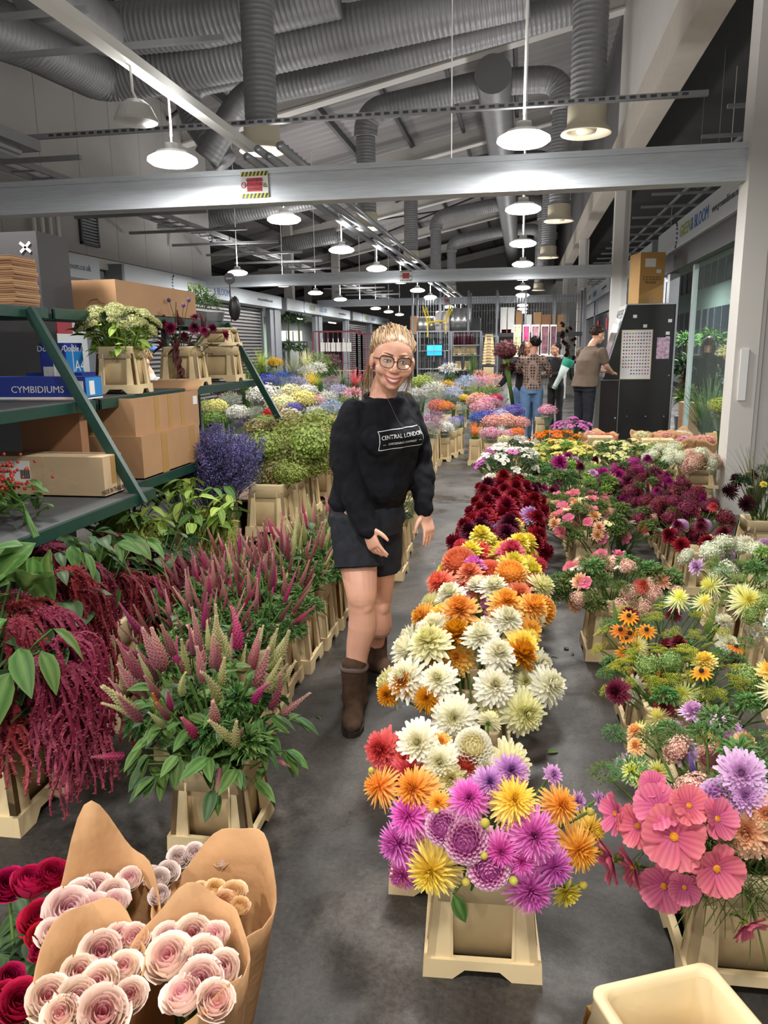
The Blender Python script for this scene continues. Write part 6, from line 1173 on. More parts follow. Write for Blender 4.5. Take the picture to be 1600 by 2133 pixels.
# --- kraft paper bunches at bottom left
KRAFT = M('kraft_paper', S(184, 140, 96), 0.7, var=0.10, vs=9, bump=0.6, bs=16); KRAFTD = M('kraft_dark', S(160, 112, 66), 0.75, var=0.08, vs=12, bump=0.2, bs=25)
def kraft(c, rx, ry, rz, back, label, z0=0.02, kink=0.02, mat=KRAFT, group=None, n=40, peak=None):
 """paper sleeve: narrow at the floor, its rim lens-shaped with creases; the rear lip stands higher by back"""
 g = np.random.default_rng(int(abs(c[0]*1000)+abs(c[1]*100))); H_ = c[2]-z0; o = empty('paper_bunch', (c[0], c[1], z0), rz, label, 'bouquet', group); b = MB(); a = np.arange(n)*2*math.pi/n
 ph = g.uniform(0, 6, 4); V = []; rows = 9
 for side in (1.0, 0.975):
  for k in range(rows):
   s = k/(rows-1); e = 0.30+0.70*s**0.8
   for x in a:
    m = 1+0.035*math.sin(3*x+ph[0])*s+0.02*math.sin(7*x+ph[1]); lens = 1-0.10*abs(math.sin(x))**3+0.06*max(0, abs(math.cos(x)))**10
    rise = (back*max(0, math.sin(x))**1.2+kink*math.sin(2*x+ph[2])+0.5*kink*math.sin(5*x+ph[3]))*s**2
    if peak: rise += peak*max(0, math.cos(x-math.pi/2-0.5))**6*s**2
    V.append((rx*e*m*lens*math.cos(x)*side, ry*e*m*math.sin(x)*side+(back*0.25*s*s if math.sin(x) > 0 else 0), H_*s+rise))
 F = []
 for L_ in range(2):
  for k in range(rows-1):
   for j in range(n):
    q = (L_*rows*n+k*n+j, L_*rows*n+k*n+(j+1) % n, L_*rows*n+(k+1)*n+(j+1) % n, L_*rows*n+(k+1)*n+j); F.append(q if L_ == 0 else q[::-1])
 for j in range(n): F.append(((rows-1)*n+j, (rows-1)*n+(j+1) % n, (2*rows-1)*n+(j+1) % n, (2*rows-1)*n+j))
 b.add(V, F).obj('paper_sleeve', mat, o, True); return o
RP = PM('rose_pink', S(222, 110, 146), S(248, 206, 200), S(252, 230, 214), S(253, 238, 226), rv=0.05, thin=0.12); RPW = PM('rose_pale', S(236, 160, 180), S(250, 224, 216), S(253, 240, 230), rv=0.04, thin=0.12); RPE = PM('rose_peach', S(236, 180, 120), S(246, 208, 160), S(250, 226, 196), rv=0.04, thin=0.12); RRD = PM('rose_red', S(110, 6, 40), S(170, 16, 60), S(200, 40, 84), rv=0.08, thin=0.08); RWH = PM('rose_white', S(236, 214, 210), S(244, 234, 228), rv=0.04, thin=0.12)
def rose_px(px, py, rp, z, mat, base, lab, grp=None, tilt=0.5, nx=0.0):
 P = np.array(atz(px, py, z)); dist = np.linalg.norm(P-np.array([0, 0, EYE])); v = np.array([0, 0, EYE])-P; v /= np.linalg.norm(v)
 return flower('rose', ROSE[random.randrange(3)], mat, P, np.array([nx+random.uniform(-.25, .25), random.uniform(-.2, .2), 0.6])+v*tilt, rp*dist/FPX*1.25, base, lab, 'flower', grp, bname='rose_bloom', sr=0.004)
def kraft_px(x0, y0, x1, y1, z, ry, rz, back, label, **kw):
 A, B = atz(x0, y0, z), atz(x1, y1, z); c = (A+B)/2; return kraft((c.x, c.y, z), (A-B).length/2, ry, rz, back, label, **kw), c
_, k1 = kraft_px(70, 2075, 300, 2030, 0.50, 0.125, R(22), 0.07, 'brown paper bunch of pink roses nearest at the bottom left')
_, k2 = kraft_px(268, 2010, 502, 2035, 0.50, 0.115, R(0), 0.07, 'brown paper bunch of pink roses second from the left at the bottom')
_, k3 = kraft_px(105, 1915, 330, 1890, 0.46, 0.12, R(22), 0.05, 'brown paper bunch of pale roses with a tall pointed back, behind at left', peak=0.13)
_, k4 = kraft_px(318, 1880, 560, 1890, 0.44, 0.12, R(-12), 0.08, 'open brown paper bunch with small peach roses, behind at right')
for k, (lst, z, mt, kc, wd) in enumerate([
 ([(100, 2090, 34), (160, 2092, 34), (210, 1992, 34), (162, 2038, 30), (215, 2062, 34), (248, 1965, 26), (282, 1965, 26), (212, 2120, 40), (258, 2032, 30), (272, 2085, 28), (130, 2125, 30)], 0.50, RP, k1, 'pink rose in the nearest paper bunch'),
 ([(405, 1958, 33), (352, 1968, 28), (450, 1965, 28), (355, 2012, 40), (425, 2005, 34), (468, 2030, 32), (418, 2058, 38), (445, 2095, 32), (385, 2090, 34), (400, 2020, 26)], 0.50, RP, k2, 'pink rose in the second paper bunch'),
 ([(140, 1912, 40), (172, 1880, 30), (198, 1862, 28), (196, 1908, 30), (236, 1870, 26), (272, 1840, 22), (152, 1945, 30), (112, 1958, 28), (240, 1895, 26), (130, 1980, 26)], 0.46, RPW, k3, 'pale pink rose in the tall pointed paper bunch'),
 ([(418, 1862, 17), (448, 1862, 20), (486, 1872, 24), (464, 1892, 24), (430, 1885, 18), (500, 1895, 18)], 0.43, RPE, k4, 'small peach rose in the open paper bunch'),
 ([(330, 1842, 22), (350, 1822, 20), (335, 1870, 18), (372, 1792, 20), (405, 1785, 20), (440, 1786, 20), (465, 1795, 16), (318, 1828, 16)], 0.44, RWH, (k4.x-0.04, k4.y+0.1), 'white rose behind the open paper bunch')]):
 for px, py, rp in lst: rose_px(px, py, rp, z, mt, (kc[0]+random.uniform(-.02, .02), kc[1]+random.uniform(-.02, .02), 0.06), wd, wd+'es' if False else 'roses: '+wd)
rb = (atz(40, 2000, 0.4).x, atz(40, 2000, 0.4).y)
bucket(rb[0], rb[1], 0, 0.1, 'cream bucket of red roses at the bottom left corner')
for px, py, rp, lab in [(108, 1838, 30, 'red rose at the top right of the red roses'), (62, 1855, 32, 'red rose left of the topmost one'), (18, 1852, 28, 'red rose at the left edge, top row'), (88, 1925, 32, 'red rose beside the tall pointed paper bunch'), (88, 1965, 26, 'dark red rose just below it by the paper'), (44, 2102, 34, 'red rose low in the corner'), (8, 2095, 28, 'red rose cut by the left edge at the bottom'), (20, 2045, 22, 'red rose half hidden among leaves'), (95, 1990, 22, 'red rose bud near the nearest paper bunch')]:
 rose_px(px, py, rp, 0.44, RRD, (rb[0]+random.uniform(-.05, .05), rb[1]+random.uniform(-.05, .05), 0.08), lab, None, 0.25)
for k in range(22):
 px, py = random.uniform(-30, 80), random.uniform(1890, 2120); P = atz(px, py, random.uniform(0.30, 0.40)); o = stem_obj('rose_leaf', (rb[0], rb[1], 0.1), P, STEMD, 0.003, label='dark green rose leaves among the red roses', cat='leaf', group='leaves of the red roses'); off = P-Vector((rb[0], rb[1], 0.1))
 for j in range(3): ob('leaf_blade', LEAFW, o, tuple(off), (random.uniform(-0.5, 0.3), random.uniform(-.4, .4), random.uniform(0, 6.28)), scale=random.uniform(0.06, 0.1))
 for c in o.children: recolor(c, DLEAF)
# --- litter on the floor
for k, (px, py) in enumerate([(1180, 1355), (1165, 1370), (842, 1190), (660, 1490), (1140, 1570), (885, 1350), (1040, 1550), (1195, 1360)]):
 P = atz(px, py); ob('fallen_leaf', LEAFN if k % 2 else LEAF, None, (P.x, P.y, 0.004), (0.05, 0.1, k*1.3), label='small fallen leaf lying on the concrete floor', cat='leaf', group='fallen leaves', scale=0.06)
# ================================================================ BACKGROUND: BUNCHES, TROLLEYS, KIOSK
slv = bpy.data.materials.new('clear_sleeve'); slv.use_nodes = True; nt = slv.node_tree; gb = nt.nodes['Principled BSDF']; gb.inputs['Base Color'].default_value = (0.6, 0.62, 0.64, 1); gb.inputs['Roughness'].default_value = 0.12
tn = nt.nodes.new('ShaderNodeBsdfTransparent'); mx = nt.nodes.new('ShaderNodeMixShader'); mx.inputs[0].default_value = 0.16
nt.links.new(tn.outputs[0], mx.inputs[1]); nt.links.new(gb.outputs[0], mx.inputs[2]); nt.links.new(mx.outputs[0], nt.nodes['Material Output'].inputs['Surface']); SLEEVE = slv
def sleeve_mesh(seed):
 g = np.random.default_rng(seed); n = 22; a = np.arange(n)*2*math.pi/n; V = []
 for k in range(6):
  s = k/5; V += [((0.35+0.75*s)*(1+0.05*math.sin(5*x+seed)+g.normal(0, 0.012))*math.cos(x), (0.35+0.75*s)*(1+0.05*math.sin(5*x+seed))*math.sin(x), -1.7+2.05*s+0.07*math.sin(4*x+seed)*s) for x in a]
 return MB().add(V, [(i*n+j, i*n+(j+1) % n, (i+1)*n+(j+1) % n, (i+1)*n+j) for i in range(5) for j in range(n)]).mesh('clear_sleeve', SLEEVE, True)
SLV = [sleeve_mesh(i) for i in range(3)]
STEMS_ = MB().lathe([(0.2, -1.0), (0.16, -0.5), (0.45, -0.06)], 10).mesh('stems', STEM)
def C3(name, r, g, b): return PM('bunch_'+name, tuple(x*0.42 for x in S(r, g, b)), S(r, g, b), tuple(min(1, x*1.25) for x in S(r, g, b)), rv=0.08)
BC_ = {'white': (228, 226, 214), 'cream': (226, 222, 168), 'lemon': (226, 220, 130), 'yellow': (226, 190, 50), 'orange': (230, 140, 50), 'coral': (214, 110, 100), 'pink': (226, 160, 176), 'salmon': (226, 164, 146), 'red': (190, 40, 70), 'mauve': (150, 100, 130), 'violet': (104, 92, 176), 'blue': (72, 92, 180), 'pale blue': (170, 184, 216), 'lilac': (180, 170, 206), 'deep purple': (66, 42, 96), 'green': (120, 146, 66), 'lime': (170, 184, 80), 'sage': (150, 156, 128), 'dark brown': (92, 62, 56), 'dusky': (140, 110, 112)}
TUFTB = tuft(9, 90, 1.0, 0.7, 0.02).mesh('blades', GLEAF)
def bunch(px, py, Y, rp, colour, kind='head', sleeve=True, where='in the left field of bunches'):
 c = aty(px, py, Y); r = rp*math.hypot(c.x, Y)/FPX; mt = C3(colour, *BC_[colour])
 base = max(0.0, c.z-0.75); o = empty('flower_bunch', (c.x, Y, 0.0), label='%s%s bunch %s' % ('sleeved ' if sleeve else '', {'head': colour+' clustered flower', 'bush': colour+' leafy', 'tuft': colour+' spiky'}[kind], where), cat='flowers', group='%s %s %s bunches %s' % ('sleeved' if sleeve else 'bare', colour, kind, where))
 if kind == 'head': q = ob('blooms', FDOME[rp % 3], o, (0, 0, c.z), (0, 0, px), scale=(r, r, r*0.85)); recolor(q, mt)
 elif kind == 'bush': q = ob('blooms', BUSHF[rp % 2], o, (0, 0, c.z), (0, 0, px), scale=(r*2, r*2, r*2)); recolor(q, mt)
 else: q = ob('blooms', TUFTB, o, (0, 0, c.z-r*1.1), (0, 0, px), scale=(r*1.5, r*1.5, r*2.2)); recolor(q, mt)
 f_ = ob('foliage', BUSHF[px % 2], o, (0, 0, c.z-r*0.75), scale=(r*1.6, r*1.6, r*1.6))
 ob('stems', STEMS_, o, (0, 0, c.z-r*0.5), scale=(r*0.8, r*0.8, c.z-r*0.5))
 if where[7] == 'm' and Y < 12: bucket(c.x, Y, 0, 0, 'cream bucket under the %s bunch in the middle field' % colour, 'buckets of the middle field', (0.62, 0.62, max(0.6, (c.z-r*0.9)/BH)))
 if sleeve: ob('clear_sleeve', SLV[px % 3], o, (0, 0, c.z), (0, 0, py), scale=(r, r, r))
 return o
LFD = [(468, 812, 10.5, 28, 'dark brown', 'head', 1), (452, 850, 9.2, 24, 'lemon', 'head', 1), (495, 862, 9, 24, 'white', 'head', 1), (505, 765, 15, 26, 'dark brown', 'bush', 0), (530, 775, 14, 28, 'green', 'tuft', 0), (545, 752, 16, 30, 'lime', 'tuft', 0), (573, 757, 15, 16, 'yellow', 'head', 0), (612, 765, 15, 34, 'sage', 'tuft', 0), (640, 750, 18, 26, 'cream', 'tuft', 0), (665, 755, 17, 28, 'green', 'bush', 0), (690, 752, 19, 22, 'dusky', 'bush', 0), (556, 795, 12, 22, 'blue', 'head', 1), (590, 793, 12, 30, 'blue', 'bush', 1), (622, 800, 12, 24, 'lilac', 'bush', 1), (648, 790, 13.5, 24, 'yellow', 'tuft', 0), (662, 794, 13, 18, 'lime', 'tuft', 0), (690, 795, 13, 20, 'dusky', 'bush', 1), (712, 785, 14, 26, 'sage', 'tuft', 0), (740, 790, 14, 26, 'coral', 'tuft', 0), (550, 825, 10.5, 34, 'white', 'head', 1), (515, 800, 11.5, 28, 'green', 'tuft', 0), (606, 818, 11, 24, 'cream', 'head', 1), (588, 845, 9.8, 30, 'cream', 'head', 1), (632, 834, 10.3, 28, 'lemon', 'head', 1), (660, 836, 10.4, 20, 'pink', 'bush', 1), (682, 828, 11, 22, 'white', 'bush', 1), (706, 815, 11.5, 22, 'lilac', 'bush', 1), (735, 822, 11.2, 24, 'pink', 'bush', 0), (535, 858, 9, 18, 'sage', 'bush', 1), (562, 862, 9, 16, 'red', 'head', 0), (582, 866, 8.9, 17, 'red', 'head', 0), (613, 850, 9.4, 16, 'violet', 'head', 1), (605, 868, 8.8, 24, 'white', 'head', 1), (552, 880, 8.3, 22, 'green', 'head', 1), (512, 886, 8.0, 22, 'deep purple', 'bush', 0), (536, 890, 8.0, 20, 'deep purple', 'bush', 0), (602, 885, 8.2, 24, 'blue', 'head', 1), (636, 878, 8.4, 24, 'blue', 'bush', 1), (668, 872, 8.6, 26, 'blue', 'bush', 1), (656, 860, 9.2, 22, 'white', 'bush', 1), (690, 850, 9.6, 26, 'pale blue', 'bush', 1), (694, 880, 8.5, 22, 'blue', 'bush', 0), (480, 832, 9.6, 22, 'sage', 'bush', 1), (640, 815, 11.4, 20, 'white', 'head', 1), (720, 840, 10.3, 22, 'green', 'bush', 0), (725, 862, 9.4, 24, 'pale blue', 'bush', 0), (430, 850, 9.3, 24, 'lime', 'bush', 0), (445, 875, 8.6, 24, 'green', 'head', 0), (590, 905, 7.8, 24, 'sage', 'bush', 0), (660, 770, 16, 24, 'white', 'bush', 0), (580, 775, 14, 22, 'sage', 'tuft', 0), (640, 775, 15, 22, 'white', 'bush', 1)]
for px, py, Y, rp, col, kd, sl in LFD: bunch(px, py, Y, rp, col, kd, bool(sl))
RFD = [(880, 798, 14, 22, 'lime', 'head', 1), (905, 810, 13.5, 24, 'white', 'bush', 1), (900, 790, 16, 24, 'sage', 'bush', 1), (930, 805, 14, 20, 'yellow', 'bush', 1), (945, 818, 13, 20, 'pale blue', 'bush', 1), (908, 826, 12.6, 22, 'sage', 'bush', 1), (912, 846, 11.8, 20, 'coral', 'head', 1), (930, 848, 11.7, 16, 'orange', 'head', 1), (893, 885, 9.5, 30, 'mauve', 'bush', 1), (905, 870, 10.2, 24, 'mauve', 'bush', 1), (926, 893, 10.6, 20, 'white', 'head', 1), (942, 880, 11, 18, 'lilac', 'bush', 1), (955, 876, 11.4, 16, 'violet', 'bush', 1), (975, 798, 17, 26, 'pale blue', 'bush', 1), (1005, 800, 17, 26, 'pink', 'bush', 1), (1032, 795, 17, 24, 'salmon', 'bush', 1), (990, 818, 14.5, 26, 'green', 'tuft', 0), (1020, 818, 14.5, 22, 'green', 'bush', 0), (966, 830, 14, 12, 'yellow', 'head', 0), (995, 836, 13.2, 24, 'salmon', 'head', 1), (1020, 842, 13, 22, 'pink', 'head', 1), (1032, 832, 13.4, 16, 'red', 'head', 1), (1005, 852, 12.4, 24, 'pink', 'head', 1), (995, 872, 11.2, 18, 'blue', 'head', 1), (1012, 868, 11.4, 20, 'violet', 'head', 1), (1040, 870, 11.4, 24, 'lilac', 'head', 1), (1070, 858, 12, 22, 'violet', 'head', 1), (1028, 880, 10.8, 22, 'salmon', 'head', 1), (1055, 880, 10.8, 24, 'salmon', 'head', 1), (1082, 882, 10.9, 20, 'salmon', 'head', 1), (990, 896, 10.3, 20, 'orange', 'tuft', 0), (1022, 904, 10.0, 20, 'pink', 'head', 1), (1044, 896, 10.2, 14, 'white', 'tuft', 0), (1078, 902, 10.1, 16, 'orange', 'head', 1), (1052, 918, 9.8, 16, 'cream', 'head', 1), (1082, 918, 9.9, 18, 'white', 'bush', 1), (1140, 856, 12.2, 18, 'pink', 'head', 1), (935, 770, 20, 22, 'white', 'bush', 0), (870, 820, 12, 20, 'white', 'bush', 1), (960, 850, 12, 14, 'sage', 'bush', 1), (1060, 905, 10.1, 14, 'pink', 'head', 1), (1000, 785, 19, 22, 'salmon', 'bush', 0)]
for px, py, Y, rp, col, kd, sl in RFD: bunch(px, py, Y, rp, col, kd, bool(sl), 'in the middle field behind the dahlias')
for k, (px, py, h_) in enumerate([(893, 1003, 1.75), (905, 985, 1.75), (920, 962, 1.75), (930, 945, 1.7)]):
 P = atz(px, py); bucket(P.x-0.14, P.y+0.13, 0, 0, 'tall cream bucket beside the aisle behind the woman, %s from the front' % ['first', 'second', 'third', 'fourth'][k], None, (1, 1, h_))
for k, (px, py, col) in enumerate([(968, 890, 'w'), (1140, 925, 'x')]): P = atz(px, py); bucket(P.x-0.1, P.y+0.1, 0, 0, ['cream bucket left of the blue bunches in the middle field', 'cream bucket behind the woman in jeans'][k], None, (0.9, 0.9, 1.6))
P = atz(1075, 1012); bucket(P.x-0.13, P.y+0.14, 0, 0, 'cream crate with white packing beside the white chrysanthemums', None, (1, 1, 0.9)); bucket(P.x-0.13, P.y+0.14, 0.245, 0, 'cream crate frame stacked above the one beside the white chrysanthemums', None, (1, 1, 0.75)); MB().ball((0, 0, 0), (0.10, 0.09, 0.06), 10, 6).obj('white_packing', WHITEP, label='crumpled white packing in the crate', cat='packing', loc=(P.x-0.15, P.y+0.1, 0.27), smooth=True)
for k, (x, y) in enumerate(((-0.10, 6.95), (-0.08, 7.3))):
 bucket(x, y, 0, 0, 'cream bucket of white chrysanthemums, %s of two' % ['front', 'back'][k], None, (1.1, 1, 1.3)); bouquet('%s white chrysanthemum bucket' % ['front', 'back'][k], (x, y, 0.1), (x, y, 0.46), (0.27, 0.2, 0.2), [('spray', CREAMSP, 22, 0.085, 'white chrysanthemum spray'), ('spray', PKSP, 6, 0.085, 'pink chrysanthemum spray'), ('bush', DLEAF, 10, 0.11, 'dark leafy stem')], 91+k, -0.1)
for k, (px, py) in enumerate([(838, 1210), (848, 1165), (860, 1125), (872, 1085)]):
 P = atz(px, py); x, y = P.x-0.14, P.y+0.13; bucket(x, y, 0, 0, 'cream bucket half hidden behind the woman, %s from the front' % ['first', 'second', 'third', 'fourth'][k], None, (1, 1, 1.2))
 bouquet('%s bucket behind the woman' % ['first', 'second', 'third', 'fourth'][k], (x, y, 0.1), (x, y, 0.42), (0.2, 0.16, 0.15), [[('dec', LEM, 6, 0.05, 'yellow flower')], [('head', PHL, 6, 0.05, 'blush cluster')], [('dec', PINK, 5, 0.05, 'pink dahlia')], [('dec', COR, 6, 0.05, 'red orange dahlia')]][k]+[('bush', DLEAF, 8, 0.09, 'dark leafy stem')], 95+k, -0.2)
# paper bunches at right in front of the kiosk
for k, (px, py, rp, col) in enumerate([(1232, 905, 26, 'salmon'), (1262, 908, 24, 'coral'), (1250, 922, 30, 'salmon'), (1340, 905, 24, 'cream'), (1352, 926, 32, 'cream'), (1395, 926, 30, 'cream'), (1430, 915, 26, 'pink'), (1468, 915, 28, 'salmon'), (1380, 905, 24, 'salmon'), (1420, 902, 20, 'white')]):
 P = aty(px, py, 10.3-0.012*(py-915)); r_ = rp*10.4/FPX; o = kraft((P.x, P.y, P.z), r_, r_*0.8, 0, 0.05, 'paper wrapped bunch of %s roses, %s' % (col, ['leftmost by the man', 'second by the man', 'front one by the man', 'first right of the kiosk corner', 'front cream one', 'second cream one', 'pink topped one', 'rightmost by the column', 'behind the cream ones', 'white topped one at the back'][k]), kink=0.03, n=24)
 q = ob('blooms', FDOME[k % 3], o, (0, 0, P.z-0.04), scale=(r_*0.85, r_*0.6, r_*0.45)); recolor(q, C3(col, *BC_[col]))
bucket(aty(1250, 960, 10.1).x, 10.2, 0, 0, 'pale bucket of paper wrapped roses by the man', None, (1.3, 1, 1.5)); bucket(aty(1370, 960, 10.1).x, 10.2, 0, 0, 'pale bucket of paper wrapped roses before the kiosk', None, (1.6, 1, 1.4))
# --- the black kiosk
KY = 13.4; kp = lambda x, y: aty(x, y, KY)
kq = [(2.43, 0.0), (2.43, 2.19), (1.66, 2.19), (1.34, 1.03), (1.30, 0.0)]; kr = empty('kiosk', (1.86, KY, 0), label='tall black kiosk with a sloping left side and a dotted poster', cat='kiosk'); kx = lambda x: x-1.86
TK = Matrix(((1, 0, 0), (0, 0, 1), (0, 1, 0))).to_4x4()
MB().prism([(kx(x), z) for x, z in kq], 0.0, 0.95, 0, TK).obj('body', M('kiosk_black', S(26, 25, 27), 0.4, var=0.1, vs=3), kr)
tr = MB()
for (a, b_) in ((0, 1), (1, 2), (2, 3)): tr.bar((kx(kq[a][0]), -0.006, kq[a][1]), (kx(kq[b_][0]), -0.006, kq[b_][1]), 0.02, 0.05 if a == 0 else 0.03, up=(0, -1, 0))
tr.obj('edge_trim', ALU, kr)
MB().add([(kx(1.64), 0.05, 2.12), (kx(1.36), 0.05, 1.1), (kx(1.36), 0.9, 1.1), (kx(1.64), 0.9, 2.12)], [(0, 1, 2, 3)]).add([(kx(1.625), 0.05, 2.12), (kx(1.345), 0.05, 1.1), (kx(1.345), 0.9, 1.1), (kx(1.625), 0.9, 2.12)], [(0, 1, 2, 3)]).obj('sloping_screen', wf, kr)
pl = MB().bar((kx(1.63), -0.008, 2.10), (kx(1.585), -0.008, 1.93), 0.012, 0.10, up=(0, -1, 0)).obj('sign_plate', WHITEP, kr); text('C2C', 0.10, kr, (kx(1.60), -0.02, 2.015), (R(90), R(-15), 0), BLACK, ext=0.001)
pa = MB().box((kx(1.61), -0.006, 1.0), (kx(2.08), -0.002, 1.78)).obj('poster', M('poster_paper', S(232, 226, 228), 0.6), kr); MB().box((kx(1.60), -0.004, 0.99), (kx(2.09), -0.0015, 1.79)).obj('tape_border', M('masking_tape', S(196, 176, 116), 0.6), pa)
DOTC = [S(*c) for c in ((120, 80, 120), (170, 140, 80), (190, 90, 110), (90, 70, 90), (150, 120, 140), (110, 110, 70))]; dm = [M('dot_%d' % i, c) for i, c in enumerate(DOTC)]; dt = MB(); gg = np.random.default_rng(3)
for r_ in range(13):
 for c_ in range(10):
  if r_ > 10 and c_ < 3: continue
  dt.lathe([(0.0, 0.0015), (0.014, 0.001), (0.014, 0.0)], 7, int(gg.integers(0, 6)), (kx(1.645+0.0445*c_), -0.006, 1.73-0.054*r_), (0, -1, 0))
dt.obj('printed_dots', dm, pa)
for k, (px, py) in enumerate([(1323, 659), (1344, 679), (1396, 668), (1391, 694), (1391, 704), (1390, 716)]): q = kp(px, py); MB().box((kx(q.x)-0.03, -0.005, q.z-0.025), (kx(q.x)+0.03, -0.002, q.z+0.025)).obj('sticker', LABELW, kr)
MB().box((kx(2.16), -0.006, 1.32), (kx(2.36), -0.002, 1.66)).obj('floral_notice', M('notice_lilac', S(190, 160, 180), 0.6, var=0.5, vs=22), kr)
dr = MB().box((kx(1.30), -0.02, 0.05), (kx(1.60), 0.0, 0.98)).obj('door', M('kiosk_door', S(34, 24, 26), 0.4), kr); MB().bar((kx(1.60), -0.022, 0.05), (kx(1.60), -0.022, 0.98), 0.012, 0.012).bar((kx(1.30), -0.022, 0.98), (kx(1.6), -0.022, 0.98), 0.012, 0.012).obj('door_trim', GREYP, dr); MB().ball((kx(1.56), -0.03, 0.35), 0.018, 8, 6).obj('lock', ALU, dr)
sc_ = MB()
for x, z in ((1.75, 0.38), (2.05, 0.38), (2.34, 0.38), (2.38, 1.05)): sc_.ball((kx(x), -0.002, z), 0.012, 8, 5)
sc_.obj('screw_heads', ALU, kr)
r, w_, d_, h_ = carton(0, 1332, 628, 1308, 1385, 523, 2.195, 'tall brown carton standing on top of the black kiosk', M('carton_ochre', S(190, 146, 84), 0.7, var=0.04), Y=13.5)
bpy.data.objects.remove(r.children[0]); bpy.data.objects.remove(r.children[0])
a, b_ = aty(1330, 628, 13.5).x, aty(1385, 628, 13.5).x; w0 = b_-a; ht = aty(1385, 523, 13.5).z-2.2; r.location = (a, 13.5, 2.195)
TC = Matrix.Rotation(R(16), 4, 'Z'); cb = MB().box((-0.0, 0, 0), (w0, 0.45, ht)).obj('body', _mats['carton_ochre'], r); cb.rotation_euler = (0, 0, R(14))
MB().box((0.08, -0.004, ht*0.72), (w0*0.62, 0, ht*0.88)).obj('label', LABELW, cb); MB().box((w0*0.66, -0.004, ht*0.6), (w0*0.85, 0, ht*0.67)).obj('label', LABELW, cb); MB().box((w0*0.42, -0.003, 0), (w0*0.55, 0, ht*0.16)).obj('tape_strip', TAPE, cb)
pi_ = MB()
for i in range(5): pi_.tube([(w0*0.15+i*0.06+dx, -0.003, ht*0.47+dz) for dx, dz in ((0, 0), (0.045, 0), (0.045, 0.05), (0, 0.05), (0, 0))], 0.003, 4, 0, False)
pi_.obj('printed_symbols', INK, cb); text('FRAGILE', 0.05, cb, (w0*0.45, -0.004, ht*0.42), FRONT, INK, ext=0.0005)
# --- greenery beyond the right shop front
for k, (px, py, Y, rp, mt, lab) in enumerate([(1430, 715, 15, 34, GLEAF, 'leafy green shrub by the shop glass'), (1435, 770, 14.5, 40, DLEAF, 'dark shrub left of the woman in black'), (1450, 790, 14.8, 34, PM('leaf_rust', S(96, 60, 34), S(140, 92, 50)), 'rusty autumn shrub left of the woman in black'), (1500, 760, 14.6, 36, PM('leaf_rust', S(96, 60, 34), S(140, 92, 50)), 'rusty autumn shrub right of the woman in black'), (1505, 800, 14.2, 40, DLEAF, 'dark green shrub right of the woman in black'), (1480, 710, 16, 30, GLEAF, 'green shrub behind the woman in black'), (1515, 735, 13.6, 24, C3('lemon', *BC_['lemon']), 'pale yellow flowering shrub by the column'), (1440, 830, 14, 34, LLEAF, 'low bright shrub left of the grass tuft')]):
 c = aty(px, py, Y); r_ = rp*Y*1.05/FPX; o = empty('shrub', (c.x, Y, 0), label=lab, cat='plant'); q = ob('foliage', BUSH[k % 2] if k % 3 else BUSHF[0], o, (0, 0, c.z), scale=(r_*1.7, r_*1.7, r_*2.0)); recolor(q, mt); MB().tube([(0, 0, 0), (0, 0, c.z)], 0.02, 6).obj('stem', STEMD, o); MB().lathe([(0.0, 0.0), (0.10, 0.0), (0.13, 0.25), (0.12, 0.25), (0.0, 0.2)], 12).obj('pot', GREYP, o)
P = atz(1480, 935, 0.05); o = empty('grass_bunch', (P.x-0.05, P.y, 0), label='big sheaf of green grass standing left of the column', cat='grass'); ob('blades', TUFTB, o, (0, 0, 0.1), scale=(0.75, 0.75, 1.1)); ob('blades', TUFTB, o, (-0.03, 0, 0.1), (0, -0.25, 1), scale=(0.6, 0.6, 0.9)); MB().lathe([(0.0, 0), (0.1, 0), (0.13, 0.3), (0.12, 0.3), (0, 0.25)], 12).obj('pot', TUB, o)
bunch(1505, 848, 9.6, 26, 'lime', 'head', True, 'beside the grass sheaf')
for k, (px, py, h_) in enumerate([(1405, 905, 0.32), (1402, 870, 0.3)]): P = aty(px, py, 13.1); MB().box((-0.15, 0, 0), (0.15, 0.3, h_)).box((-0.15, -0.0, h_), (0.0, 0.3, h_+0.006)).obj('cardboard_box', CARD, label=['brown carton beside the kiosk, lower', 'brown carton beside the kiosk, upper'][k], cat='box', loc=(2.7, 13.0, 0.33*k))
